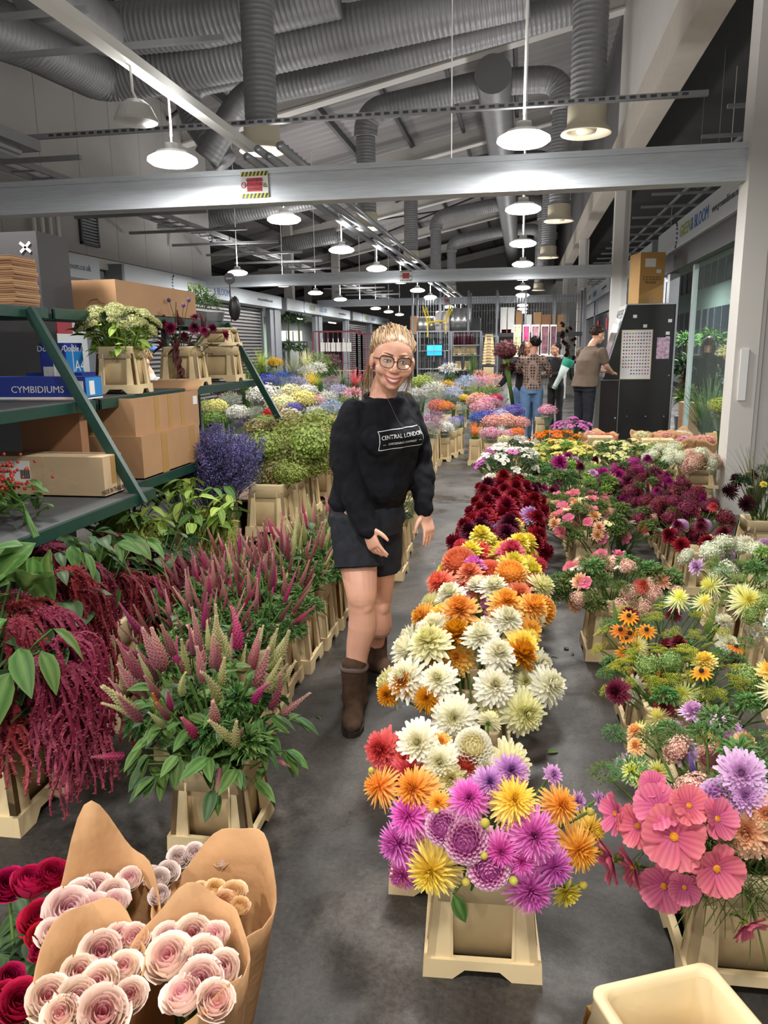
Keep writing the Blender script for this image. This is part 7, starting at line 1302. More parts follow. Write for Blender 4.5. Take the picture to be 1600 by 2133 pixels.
# --- trolleys, cages and shelves at the back
def pxbox(name, x0, y0, x1, y1, Y, dep, mat, label, cat, parent=None, mb=None):
 a, b_ = aty(x0, y1, Y), aty(x1, y0, Y); m = (mb or MB()).box((a.x, Y, a.z), (b_.x, Y+dep, b_.z))
 return m if mb else m.obj(name, mat, parent, label=label, cat=cat)
FR = M('trolley_frame', S(130, 134, 140), 0.4, metal=0.5)
def trolley(x0, y0, x1, Y, label, shelves, nb=7, mat=FR, zt=None, dep=0.6):
 a, b_ = aty(x0, 800, Y).x, aty(x1, 800, Y).x; zt = aty((x0+x1)/2, y0, Y).z; o = empty('roll_cage', (a, Y, 0), label=label, cat='trolley'); w_ = b_-a
 m = MB()
 for x in (0, w_):
  for y in (0, dep): m.bar((x, y, 0.12), (x, y, zt), 0.04, 0.04)
 for y in (0, dep): m.bar((0, y, zt), (w_, y, zt), 0.03, 0.03)
 m.obj('frame', mat, o); g = MB()
 for i in range(1, nb): g.bar((w_*i/nb, dep, 0.15), (w_*i/nb, dep, zt), 0.012, 0.012); g.bar((w_*i/nb, 0, 0.15), (w_*i/nb, 0, zt), 0.01, 0.01) if i % 3 == 0 else None
 for i in range(1, 5): g.bar((0, dep, zt*i/5), (w_, dep, zt*i/5), 0.012, 0.012)
 g.obj('grille', mat, o)
 for z in shelves: MB().box((0, 0, z-0.02), (w_, dep, z)).obj('shelf', mat, o)
 for x in (0.05, w_-0.05):
  for y in (0.05, dep-0.05): MB().lathe([(0, -0.02), (0.05, -0.02), (0.06, 0), (0.05, 0.02), (0, 0.02)], 10, 0, (x, y, 0.06), (1, 0, 0)).obj('caster', BLACK, o)
 return o, a, w_
YB = 24.0; RC = M('cage_red', S(120, 52, 66), 0.5)
for k, (x0, y0, x1, lab) in enumerate([(655, 690, 745, 'red roll cage left of the woman'), (745, 695, 800, 'second red roll cage just left of the woman')]): trolley(x0, y0, x1, 19.0, lab, (0.2, 1.0), 9, RC)
for i in range(6): P = aty(672+i*11, 722, 19.2); MB().box((-0.055, 0, -0.12), (0.055, 0.02, 0.10)).box((-0.01, 0, 0.10), (0.01, 0.01, 0.2)).obj('paper_tag', WHITEP, label='white paper sheet hanging in the red roll cage', cat='paper', group='paper sheets in the red cage', loc=tuple(P))
o, a, w_ = trolley(870, 690, 935, YB, 'steel trolley holding a bright blue screen', (0.2, 0.9, 1.45))
P = aty(905, 730, YB+0.1); mo = MB().box((-0.27, 0, -0.2), (0.27, 0.05, 0.2)).obj('monitor', BLACK, label='glowing blue computer screen on the back trolley', cat='monitor', loc=(P.x, YB+0.1, P.z)); MB().box((-0.23, -0.006, -0.15), (0.23, 0, 0.16)).obj('screen', M('screen_blue', S(40, 160, 235), emit=1.2), mo); MB().bar((0, 0.02, -0.2), (0, 0.02, -0.33), 0.05, 0.03).box((-0.12, -0.05, -0.345), (0.12, 0.1, -0.33)).obj('foot', BLACK, mo)
MB().bar((0, -0.1, -0.34), (0, -0.1, 0.3), 0.02, 0.02).obj('post', FR, mo)
trolley(940, 690, 1000, YB, 'steel trolley of cream buckets and red bottles', (0.2, 0.85, 1.3)); trolley(1002, 700, 1035, YB, 'narrow steel trolley in front of the back shelves', (0.2, 1.0))
for i in range(6): P = aty(948+i*7, 708, YB+0.2); MB().lathe([(0, -0.16), (0.05, -0.16), (0.05, 0.08), (0.02, 0.14), (0.02, 0.2), (0, 0.2)], 8).obj('dark_bottle', M('bottle_wine', S(70, 16, 34), 0.3), label='dark red bottle shape on the back trolley', cat='bottle', group='dark bottles on the back trolley', loc=(P.x, P.y, 1.78), smooth=True)
MB().box((aty(942, 700, YB).x, YB, 1.58), (aty(998, 700, YB).x, YB+0.6, 1.61)).obj('trolley_tray', FR, label='grey tray across the bucket trolley', cat='tray')
for k, (px, z) in enumerate([(952, 1.31), (965, 1.31), (975, 1.31), (985, 1.31), (950, 0.21), (965, 0.21), (980, 0.21), (992, 0.21), (955, 0.86), (975, 0.86)]): c = aty(px, 740, YB+0.3); bucket(c.x, YB+0.3, z, 0, 'cream bucket stored on the back trolley', 'buckets on the back trolley', (0.75, 1, 0.95))
for k in range(9): c = aty(1019, 700, YB-0.3); bucket(c.x, YB-0.3, 0.95+0.085*k if k else 0.0, 0, 'cream bucket in the tall stack at the back', 'stack of cream buckets at the back', (1.3*(1-0.035*k), 1, 1.0 if k else 3.5))
c = aty(985, 770, YB-0.4); q = empty('tall_grass_pot', (c.x, YB-0.4, 0), label='tall green reeds standing before the back trolley', cat='plant'); ob('blades', TUFTB, q, (0, 0, 0.25), scale=(0.5, 0.5, 1.25)); MB().lathe([(0, 0), (0.14, 0), (0.17, 0.35), (0, 0.3)], 12).obj('pot', TUB, q)
# upper back shelf with pipes, boxes and frames
sh_ = empty('back_shelf', (aty(860, 700, YB+1).x, YB+1.0, 0), label='long steel shelf along the back full of boxes and pipes', cat='shelf'); L_ = aty(1215, 700, YB+1).x-aty(860, 700, YB+1).x; zs = aty(1000, 694, YB+1).z
MB().box((0, 0, zs-0.12), (L_, 1.2, zs)).obj('deck', DARKST, sh_)
for i in range(7):
 for y in (0, 1.15): MB().bar((L_*i/6, y, 0), (L_*i/6, y, zs+1.3), 0.06, 0.06).obj('upright', FR, sh_)
g = MB()
for i in range(60): g.bar((L_*i/60, 1.17, 0.2), (L_*i/60, 1.17, zs+1.2), 0.012, 0.012)
for i in range(8): g.bar((0, 1.17, 0.3+i*0.4), (L_, 1.17, 0.3+i*0.4), 0.012, 0.012)
g.obj('mesh_back', FR, sh_, kind='stuff')
SILV = M('foil_silver', S(190, 192, 194), 0.25, metal=0.8, bump=0.3, bs=20)
for k, (x0, x1, y, r_, lab) in enumerate([(868, 905, 682, 0.28, 'crumpled silver duct roll at the left of the back shelf'), (908, 938, 674, 0.36, 'pale wrapped duct roll in the middle of the back shelf'), (940, 978, 676, 0.40, 'widest silver duct roll on the back shelf')]):
 a, b_ = aty(x0, y, YB+1.4), aty(x1, y, YB+1.4); ridged(MB(), [(a.x, YB+1.5, zs+r_), (b_.x, YB+1.5, zs+r_)], r_, 0.15).obj('duct_roll', SILV if k != 1 else M('wrap_pale', S(214, 206, 206), 0.5), label=lab, cat='duct', smooth=True)
yf = M('yellow_metal', S(214, 190, 40), 0.4); a = aty(881, 645, YB+0.9); b_ = aty(937, 645, YB+0.9); zb = aty(890, 672, YB+0.9).z
MB().tube([(a.x, YB+0.9, a.z+0.1), (a.x+0.15, YB+0.9, zb), (b_.x-0.12, YB+0.9, zb+0.05), (b_.x, YB+0.9, b_.z+0.12)], 0.03, 6).tube([(a.x+0.06, YB+1.2, a.z+0.1), (a.x+0.2, YB+1.2, zb), (b_.x-0.08, YB+1.2, zb+0.05), (b_.x+0.04, YB+1.2, b_.z+0.12)], 0.03, 6).bar((a.x+0.15, YB+0.9, zb), (a.x+0.2, YB+1.2, zb), 0.04, 0.04).bar((b_.x-0.12, YB+0.9, zb+0.05), (b_.x-0.12, YB+0.9, zs), 0.04, 0.04).bar((a.x+0.15, YB+0.9, zb), (a.x+0.15, YB+0.9, zs-0.1), 0.04, 0.04).obj('yellow_frame', yf, label='yellow tubular frame lying over the silver duct rolls', cat='frame')
for k, (x0, y0, x1, mt, lab) in enumerate([(855, 658, 868, CARD, 'brown carton at the left end of the back shelf'), (983, 662, 1000, BLACK, 'black cage box on the back shelf'), (1028, 664, 1038, BLACK, 'narrow black case on the back shelf'), (1042, 640, 1056, WHITEP, 'white panel standing on the back shelf'), (1057, 640, 1072, WHITEP, 'second white panel standing on the back shelf'), (1074, 648, 1088, CARD, 'brown carton beside the white panels'), (1092, 655, 1108, WHITEP, 'white crate on the back shelf'), (1112, 650, 1128, CARD, 'brown carton right of the white crate'), (1128, 655, 1148, CARDD, 'darker carton on the back shelf'), (1150, 655, 1175, CARD, 'wide carton at the right of the back shelf'), (1045, 686, 1065, M('red_tray', S(190, 60, 60)), 'red tray on the back shelf')]):
 a, b_ = aty(x0, 690, YB+1.1), aty(x1, y0, YB+1.1); MB().box((0, 0, 0), (b_.x-a.x, 0.6, b_.z-zs)).box((0.01, -0.004, (b_.z-zs)*0.45), ((b_.x-a.x)*0.98, 0, (b_.z-zs)*0.5)).obj('stored_box', mt, label=lab, cat='box', loc=(a.x, YB+1.1, zs))
fl = [M('print_%d' % i, S(*c), 0.6, var=0.7, vs=9) for i, c in enumerate(((190, 190, 140), (190, 60, 110), (150, 110, 120), (120, 80, 90), (110, 70, 84)))]
for k, (x0, x1) in enumerate(((1069, 1086), (1088, 1104), (1106, 1124), (1126, 1144), (1145, 1160))):
 a, b_ = aty(x0, 740, YB-0.2), aty(x1, 676, YB-0.2); o = MB().box((0, 0, 0), (b_.x-a.x, 0.5, b_.z-a.z)).obj('printed_carton', M('carton_white', S(220, 214, 212)), label='white carton printed with flowers at the back, %s from the left' % ['first', 'second', 'third', 'fourth', 'fifth'][k], cat='box', loc=(a.x, YB-0.2, a.z))
 MB().box((0.02, -0.005, 0.05), (b_.x-a.x-0.02, 0, b_.z-a.z-0.05)).obj('flower_print', fl[k], o)
 if k == 0: za = a.z
MB().box((aty(1060, 740, YB).x, YB-0.3, za-0.05), (aty(1180, 740, YB).x, YB+0.5, za)).box((aty(1060, 740, YB).x, YB-0.2, 0), (aty(1063, 740, YB).x, YB, za-0.05)).box((aty(1176, 740, YB).x, YB-0.2, 0), (aty(1180, 740, YB).x, YB, za-0.05)).obj('white_counter', WHITE, label='white counter under the printed cartons', cat='counter')
c = aty(927, 800, 21); q = MB().lathe([(0.0, 0), (0.10, 0.02), (0.12, 0.5), (0.07, 1.1), (0.0, 1.3)], 12).obj('folded_parasol', M('navy_cloth', S(36, 48, 92), 0.7), label='navy folded cloth parasol before the blue screen', cat='parasol', loc=(c.x, 21, 0), smooth=True)
MB().tube([(0, 0, 0), (0, 0, 1.45)], 0.015, 6).obj('pole', ALU, q)
# stall goods at left: hanging greenery, white boxes, cages
for k, (px, py, Y, rp, lab) in enumerate([(600, 665, 26, 26, 'dark hanging greenery in the left stall opening'), (622, 668, 26.5, 24, 'dark hanging greenery at the right of the left stall opening'), (600, 725, 25, 26, 'dark shrubs low in the left stall opening'), (628, 728, 26, 22, 'dark shrubs low at right in the left stall opening')]):
 c = aty(px, py, Y); r_ = rp*Y/FPX; o = empty('shrub', (c.x, Y, 0), label=lab, cat='plant'); q = ob('foliage', BUSH[k % 2], o, (0, 0, c.z), scale=(r_*1.3, r_*1.3, r_*1.6)); recolor(q, DLEAF); MB().tube([(0, 0, 0), (0, 0, c.z)], 0.03, 6).obj('stem', STEMD, o)
for k, px in enumerate((585, 598, 612)): a = aty(px, 710, 27); MB().box((0, 0, 0), (0.2, 0.4, 0.35)).box((0.05, -0.004, 0.1), (0.15, 0, 0.2)).obj('white_crate', WHITEP, label='white crate stacked in the left stall opening', cat='box', group='white crates in the left stall', loc=(a.x, 27, a.z));
a = aty(580, 712, 27); MB().box((a.x, 26.9, a.z-0.05), (a.x+1.1, 27.6, a.z)).box((a.x, 26.9, 0), (a.x+0.05, 27.6, a.z-0.05)).box((a.x+1.05, 26.9, 0), (a.x+1.1, 27.6, a.z-0.05)).obj('stall_table', DARKST, label='dark table in the left stall opening', cat='table')
# ================================================================ PEOPLE
def skin_mat(name, col, red):
 m = M(name, col, 0.45, var=0.05, vs=9, bump=0.03, bs=220, spec=0.4); b = m.node_tree.nodes['Principled BSDF']
 b.inputs['Subsurface Weight'].default_value = 0.15; b.inputs['Subsurface Radius'].default_value = (0.012, 0.005, 0.003); return m
SKIN = skin_mat('skin_fair', S(232, 176, 150), 0); SKIN2 = skin_mat('skin_tan', S(206, 152, 124), 0)
def V3(*a): return np.array(a, float)
def unit(v): v = np.array(v, float); return v/np.linalg.norm(v)
def rings(mb, rows, n=20, sq=1.0):
 """closed loft through (centre, half width vector, half depth vector) rings"""
 a = np.arange(n)*2*math.pi/n; c = np.sign(np.cos(a))*np.abs(np.cos(a))**sq; s_ = np.sign(np.sin(a))*np.abs(np.sin(a))**sq
 return loft(mb, [[np.array(C)+np.array(u)*x+np.array(v)*y for x, y in zip(c, s_)] for C, u, v in rows], 0, True, True)
def smooth_path(pts, k=6):
 pts = [np.array(p, float) for p in pts]; out = []
 P = [2*pts[0]-pts[1]]+pts+[2*pts[-1]-pts[-2]]
 for i in range(1, len(P)-2):
  for t in np.linspace(0, 1, k, endpoint=False):
   a, b, c, d = P[i-1], P[i], P[i+1], P[i+2]; out.append(0.5*((2*b)+(-a+c)*t+(2*a-5*b+4*c-d)*t*t+(-a+3*b-3*c+d)*t**3))
 out.append(pts[-1]); return out
def limb(mb, pts, rad, n=14, k=6):
 P = smooth_path(pts, k); r = np.interp(np.linspace(0, 1, len(P)), np.linspace(0, 1, len(rad)), rad); mb.tube(P, r, n); mb.ball(P[0], r[0], 10, 6); mb.ball(P[-1], r[-1], 10, 6); return mb
def remesh(o, vox, sm=4, wrinkle=0.0, wscale=0.1):
 m = o.modifiers.new('remesh', 'REMESH'); m.mode = 'VOXEL'; m.voxel_size = vox; m.use_smooth_shade = True
 s_ = o.modifiers.new('smooth', 'SMOOTH'); s_.factor = 0.5; s_.iterations = sm
 if wrinkle:
  t = bpy.data.textures.new('folds', 'CLOUDS'); t.noise_scale = wscale; t.noise_depth = 1
  d = o.modifiers.new('folds', 'DISPLACE'); d.texture = t; d.strength = wrinkle; d.mid_level = 0.5; d.texture_coords = 'LOCAL'
 return o
def hand(mb, wrist, d, back, thumb, sc_=1.0, curl=0.35, splay=0.10):
 """palm and five fingers; d: towards the fingertips, back: out of the back of the hand, thumb: sideways to the thumb"""
 d = unit(d); back = unit(back-d*np.dot(back, d)); t = unit(thumb-d*np.dot(thumb, d)); w = np.array(wrist, float); q = sc_
 rings(mb, [(w-d*0.02*q, t*0.025*q, back*0.019*q), (w+d*0.015*q, t*0.029*q, back*0.017*q), (w+d*0.05*q, t*0.038*q, back*0.016*q), (w+d*0.085*q, t*0.040*q, back*0.013*q), (w+d*0.098*q, t*0.036*q, back*0.010*q)], 14)
 for i, (off, ln) in enumerate(((0.029, 0.070), (0.010, 0.080), (-0.010, 0.074), (-0.028, 0.058))):
  b0 = w+d*0.082*q+t*off*q; dd = unit(d+t*splay*(1.5-i)*0.7); pts = [b0]; ang = curl*(0.5+0.25*i)
  for s_ in (0.45, 0.3, 0.25): dd = unit(dd*math.cos(ang)-back*math.sin(ang)); pts.append(pts[-1]+dd*ln*s_*q); ang *= 0.9
  limb(mb, pts, np.array([0.0088, 0.0082, 0.0076, 0.0064])*q, 8, 4)
 b0 = w+d*0.022*q+t*0.026*q; dd = unit(d*0.7+t*0.75-back*0.2)
 limb(mb, [b0, b0+dd*0.034*q, b0+dd*0.034*q+unit(dd+d*0.5-back*0.2)*0.03*q, b0+dd*0.034*q+unit(dd+d*0.9-back*0.3)*0.052*q], np.array([0.014, 0.0112, 0.0098, 0.0075])*q, 8, 4); return mb
def head_shapes(mb, T, sc_=1.0, wide=1.0):
 """head in its own frame (face towards -Y) placed by matrix T (4x4 numpy)"""
 q = sc_; h = MB()
 h.ball((0, 0.012*q, 0.028*q), (0.074*q*wide, 0.094*q, 0.092*q), 24, 16)
 h.ball((0, -0.012*q, -0.03*q), (0.064*q*wide, 0.074*q, 0.075*q), 20, 14); h.ball((0, -0.036*q, -0.072*q), (0.044*q*wide, 0.046*q, 0.038*q), 16, 10)
 h.ball((0, -0.064*q, -0.094*q), (0.022*q, 0.018*q, 0.016*q), 12, 8)
 for sx in (-1, 1):
  h.ball((sx*0.041*q*wide, -0.058*q, -0.03*q), (0.030*q, 0.026*q, 0.026*q), 12, 8); h.ball((sx*0.032*q, -0.072*q, 0.026*q), (0.026*q, 0.011*q, 0.009*q), 12, 6)
  h.ball((sx*0.012*q, -0.092*q, -0.032*q), (0.010*q, 0.012*q, 0.009*q), 10, 6)
  h.ball((sx*0.078*q*wide, 0.012*q, -0.008*q), (0.010*q, 0.018*q, 0.030*q), 10, 8)
 h.tube([(0, -0.080*q, 0.018*q), (0, -0.092*q, -0.008*q), (0, -0.103*q, -0.026*q), (0, -0.098*q, -0.034*q)], np.array([0.008, 0.009, 0.0125, 0.008])*q, 10); h.ball((0, -0.101*q, -0.028*q), 0.013*q, 10, 8)
 h.ball((0, -0.076*q, -0.058*q), (0.03*q, 0.014*q, 0.02*q), 12, 8)
 V = np.concatenate(h.v); V = V@T[:3, :3].T+T[:3, 3]; mb.add(V, h.f); return mb
def head_T(pos, yaw, pitch=0.0, roll=0.0):
 return np.array(Matrix.Translation(Vector(pos))@Euler((0, 0, yaw)).to_matrix().to_4x4()@Euler((pitch, 0, 0)).to_matrix().to_4x4()@Euler((0, roll, 0)).to_matrix().to_4x4())
def face_parts(parent, T, off, q=1.0, eye=S(90, 110, 120), brow=S(120, 86, 56), smile=False, lipc=S(196, 104, 100)):
 Tm = Matrix.Translation(-Vector(off))@Matrix(T.tolist()); A = np.array(Tm); P = lambda *p: A[:3, :3]@(np.array(p)*q)+A[:3, 3]; B = A[:3, :3]
 for sx in (-1, 1):
  e = MB().ball(P(sx*0.031, -0.0735, 0.004), np.array([0.0135, 0.0105, 0.0062 if smile else 0.008])*q, 14, 10, 0, 0.0, B).obj('eye', M('eye_white', S(236, 230, 224), 0.25), parent, True)
  MB().ball(P(sx*0.031, -0.0805, 0.004), np.array([0.0055, 0.0045, 0.0052])*q, 12, 8, 0, 0, B).obj('iris', M('iris_%d' % int(eye[0]*999), eye, 0.2), e, True); MB().ball(P(sx*0.031, -0.0838, 0.004), np.array([0.0026, 0.002, 0.0026])*q, 8, 6, 0, 0, B).obj('pupil', BLACK, e)
  MB().tube([P(sx*(0.031+x), -0.0825+abs(x)*0.28, (0.0095 if smile else 0.0115)-abs(x+0.003*sx)**2*26) for x in np.linspace(-0.015, 0.015, 7)], 0.0016*q, 6).obj('lash', M('lash', S(70, 50, 40), 0.6), e)
  MB().tube([P(sx*x, -0.0885+0.22*max(0, x-0.02), 0.028+0.006*math.sin((x-0.012)/0.04*2.4)) for x in np.linspace(0.012, 0.05, 7)], np.array([0.0028, 0.0034, 0.0036, 0.0034, 0.003, 0.0024, 0.0014])*q, 6).obj('eyebrow', M('brow_%d' % int(brow[0]*999), brow, 0.7), parent, True)
 wl = 0.034 if smile else 0.022; LIP = M('lip_%d' % int(lipc[0]*999), lipc, 0.35)
 cv = lambda x: -0.064+(9.0 if smile else 0.0)*x*x
 yy = lambda x: -0.0935+18*x*x
 if smile:
  MB().add([v for x in np.linspace(-0.029, 0.029, 13) for v in (P(x, yy(x)+0.0016, cv(x)+0.0025), P(x, yy(x)+0.0012, cv(x)-0.0095*(1-(x/0.031)**2)-0.0005))], [(2*i, 2*i+1, 2*i+3, 2*i+2) for i in range(12)]).obj('teeth', M('teeth', S(240, 234, 224), 0.25), parent, True)
 up = [P(x, yy(x)-0.001, cv(x)+(0.0038 if smile else 0.002)) for x in np.linspace(-wl, wl, 11)]; dn = [P(x, yy(x)-0.0005, cv(x)-(0.0125 if smile else 0.003)*(1-(x/wl)**2)) for x in np.linspace(-wl, wl, 11)]
 r_ = np.array([0.0012, 0.0022, 0.0028, 0.003, 0.0032, 0.003, 0.0032, 0.003, 0.0028, 0.0022, 0.0012])*q
 MB().tube(up, r_, 8).obj('upper_lip', LIP, parent, True); MB().tube(dn, r_*1.25, 8).obj('lower_lip', LIP, parent, True)
def hair_shell(parent, T, off, mat, style, q=1.0, seed=1, n=150):
 A = np.array(Matrix.Translation(-Vector(off))@Matrix(T.tolist())); P = lambda p: A[:3, :3]@(np.array(p, float)*q)+A[:3, 3]; g = np.random.default_rng(seed); b = MB()
 cap = MB(); cap.ball((0, 0.026, 0.04), (0.077, 0.090, 0.084), 24, 14); V = np.concatenate(cap.v); keep = (V[:, 2] > 0.0+np.maximum(0, -V[:, 1]+0.03)*1.1) | (V[:, 1] > 0.03)
 idx = -np.ones(len(V), int); idx[keep] = np.arange(keep.sum()); F = [tuple(idx[list(f)]) for f in cap.f if all(keep[list(f)])]
 b.add(np.array([P(v) for v in V[keep]]), F)
 for i in range(n):
  th = g.uniform(-2.5, 2.5)            # angle round the hairline, 0 = forehead
  x0, y0 = 0.076*math.sin(th), 0.02-0.092*math.cos(th); z0 = 0.093-0.098*abs(th/2.5)**1.15+g.normal(0, 0.005)
  s_ = unit((x0, y0-0.02, (z0-0.04))); start = V3(0, 0.02, 0.04)+s_*V3(0.078, 0.092, 0.086)
  if style in ('bun', 'tied'):
   mid = V3(0.5*start[0], 0.05, 0.135+g.normal(0, 0.006)-0.10*abs(th/2.5)); mid = V3(0, 0.022, 0.04)+unit(mid-V3(0, 0.022, 0.04))*V3(0.086, 0.10, 0.097); end = V3(0.012*g.normal(), 0.112+g.normal(0, 0.008), 0.045+g.normal(0, 0.015))
   pts = [start, start*0.5+mid*0.5+unit(start-V3(0, 0.02, 0.04))*(0.010+0.005*g.random())+V3(0.004*g.normal(), 0, 0), mid+V3(0.009*g.normal(), 0, 0.003*g.normal()), end]
  elif style == 'long':
   out = unit(V3(start[0], start[1]-0.02, 0)); L_ = g.uniform(0.16, 0.26); top = V3(0.0+0.2*start[0], 0.03+0.2*start[1], 0.128)
   if abs(th) < 0.7: continue
   pts = [top, start+out*0.010, start+out*0.016+V3(0.01*g.normal(), 0.01*g.normal(), -L_*0.5), start+out*0.012+V3(0.012*g.normal(), 0.02+0.01*g.normal(), -L_)]
  else:
   up = unit(start-V3(0, 0.02, 0.04)); pts = [start, start+up*0.006+V3(0.003*g.normal(), 0.014, 0.008), start+up*0.006+V3(0.004*g.normal(), 0.034, 0.006)]
   start2 = V3(0, 0.022, 0.04)+unit(g.normal(0, 1, 3)*[1, 1, 0.6]+[0, 0.5, 0.9])*V3(0.08, 0.094, 0.088); b.tube([P(start2), P(start2+V3(0.002, 0.016, 0.002)), P(start2+V3(0, 0.03, -0.006))], np.array([0.004, 0.004, 0.001])*q, 4)
  b.tube([P(p) for p in smooth_path(pts, 4)], np.array([0.0005]+[0.0026 if n < 200 else 0.0017]*(4*(len(pts)-1)-1)+[0.0008])*q, 4, 0, False, g.uniform(0, 1))
 if style in ('bun', 'tied'):
  for i in range(40):
   a0 = g.uniform(0, 6.28); rr = 0.034 if style == 'bun' else 0.026; c0 = V3(0, 0.118, 0.045 if style == 'tied' else 0.075)
   if style == 'bun': pts = [c0+rr*V3(math.cos(a0+t)*0.9, math.sin(a0*2)*0.5, math.sin(a0+t)) for t in np.linspace(0, 2.4, 6)]
   else: pts = [c0+0.4*rr*g.normal(0, 1, 3), c0+V3(0.02*g.normal(), 0.028, 0.0+0.02*g.normal()), c0+V3(0.02*g.normal(), 0.036, -0.06), c0+V3(0.02*g.normal(), 0.02, -0.12+0.03*g.normal())]
   b.tube([P(p) for p in pts], 0.0042*q, 4, 0, False, g.uniform(0, 1))
  if style == 'tied':
   for sx in (-1, 1):
    for i in range(22 if sx < 0 else 7): x = sx*(0.076+0.005*g.normal()); y = 0.03+0.022*g.normal(); b.tube([P((x, y, 0.05)), P((x*1.1, y+0.004, -0.01)), P((x*1.12+0.008*g.normal(), y+0.02*g.random(), -0.07-0.05*g.random())), P((x*1.05+0.012*g.normal(), y+0.03, -0.12-0.06*g.random()))], np.array([0.0016, 0.0015, 0.0012, 0.0006])*q, 4, 0, False, g.uniform(0, 1))
 return b.obj('hair', mat, parent, True)
# ---------------------------------------------------------------- the florist in the aisle
SWEAT = M('sweatshirt_black', S(22, 23, 28), 0.85, var=0.12, vs=14, bump=0.12, bs=180, spec=0.2); DENIM = M('denim_black', S(44, 46, 52), 0.8, var=0.22, vs=30, bump=0.15, bs=260, spec=0.2)
BOOTM = M('boot_suede', S(74, 56, 44), 0.85, var=0.25, vs=16, bump=0.15, bs=120, spec=0.15); SOLE = M('boot_sole', S(34, 28, 24), 0.8); BLOND = PM('hair_blond', S(104, 78, 52), S(168, 136, 96), S(212, 184, 140), rough=0.4, thin=0.0)
def florist():
 p = lambda x, y, Y: np.array(aty(x, y, Y))
 f = unit((0.66, -0.75, 0)); rt = np.array([f[1], -f[0], 0]); upv = V3(0, 0, 1)
 O = V3(-0.62, 3.12, 0.0); root_l = Vector(O)
 shR, shL = p(731, 864, 3.05), p(846, 846, 3.27); elR, wrR = p(727, 1000, 3.0), p(764, 1098, 2.93); elL, wrL = p(876, 960, 3.30), p(884, 1066, 3.20)
 hipR, hipL = p(742, 1085, 3.07), p(790, 1078, 3.24); knR, anR = p(753, 1258, 2.99), p(739, 1436, 2.98); knL, anL = p(789, 1262, 3.30), p(783, 1372, 3.42)
 anR[2] = 0.11; anL[2] = 0.11
 pel, wst, rib, chs, sho, nck = p(765, 1062, 3.16), p(777, 1008, 3.15), p(787, 945, 3.14), p(792, 900, 3.14), p(792, 852, 3.16), p(798, 822, 3.15)
 hd = p(818, 752, 3.10); T = head_T(hd, R(16), R(4), R(7))
 sub = lambda q: np.array(q)-O
 # the body: one skin under the clothes
 b = MB(); head_shapes(b, np.vstack([np.hstack([T[:3, :3], (T[:3, 3]-O)[:, None]]), [0, 0, 0, 1]]), 1.0, 1.07)
 limb(b, [sub(nck)-V3(0, 0, 0.05), sub(nck)+V3(0.005, 0, 0.02), sub(hd)+V3(-0.01, 0.02, -0.05)], [0.062, 0.056, 0.054], 16)
 rings(b, [(sub(pel)-V3(0, 0, 0.06), rt*0.14, f*0.10), (sub(pel), rt*0.155, f*0.11), (sub(wst), rt*0.135, f*0.10), (sub(rib), rt*0.14, f*0.11), (sub(chs), rt*0.15, f*0.115), (sub(sho), rt*0.10, f*0.06), (sub(nck), rt*0.05, f*0.05)], 24)
 for s_, e, w_ in ((shR, elR, wrR), (shL, elL, wrL)): limb(b, [sub(s_)*0.85+sub(sho)*0.15-V3(0, 0, 0.02), sub(e), sub(w_)], [0.036, 0.038, 0.038, 0.034, 0.026], 14)
 hand(b, sub(wrR), p(783, 1148, 2.90)-wrR, unit((-0.45, -0.85, 0.1)), unit((0.75, -0.5, -0.1)), 0.92, 0.5)
 hand(b, sub(wrL), p(893, 1102, 3.18)-wrL, unit((0.75, -0.3, 0.2)), unit((-0.5, -0.7, 0.0)), 0.92, 0.30, 0.16)
 limb(b, [sub(hipR)+V3(0, 0, 0.05), sub(hipR)-V3(0, 0, 0.12), sub(knR)+V3(0, 0, 0.06), sub(knR), sub(knR)-V3(0, -0.01, 0.10), sub(knR)*0.45+sub(anR)*0.55+V3(-0.004, 0.015, 0), sub(anR)], [0.070, 0.088, 0.080, 0.066, 0.059, 0.056, 0.061, 0.054, 0.044, 0.040], 18)
 limb(b, [sub(hipL)+V3(0, 0, 0.05), sub(hipL)-V3(0, 0, 0.12), sub(knL)+V3(0, 0, 0.06), sub(knL), sub(knL)-V3(0, -0.01, 0.10), sub(knL)*0.45+sub(anL)*0.55+V3(-0.004, 0.015, 0), sub(anL)], [0.068, 0.086, 0.078, 0.064, 0.057, 0.055, 0.059, 0.052, 0.043, 0.040], 18)
 for kn in (knR, knL): b.ball(sub(kn)+f*0.030, (0.034, 0.034, 0.042), 12, 8)
 body = b.obj('person', SKIN, None, True, label='smiling woman in black sweatshirt and denim shorts standing in the aisle', cat='person', loc=tuple(O)); remesh(body, 0.0046, 3)
 face_parts(body, T, O, 1.0, S(62, 82, 92), S(136, 100, 66), True)
 hair_shell(body, T, O, BLOND, 'tied', 1.03, 3, 900)
 # glasses
 A = np.array(Matrix.Translation(-Vector(O))@Matrix(T.tolist())); Pg = lambda x, y, z: A[:3, :3]@V3(x, y, z)+A[:3, 3]
 TORT = M('tortoiseshell', S(70, 34, 30), 0.25, var=0.6, vs=120); gl_ = MB()
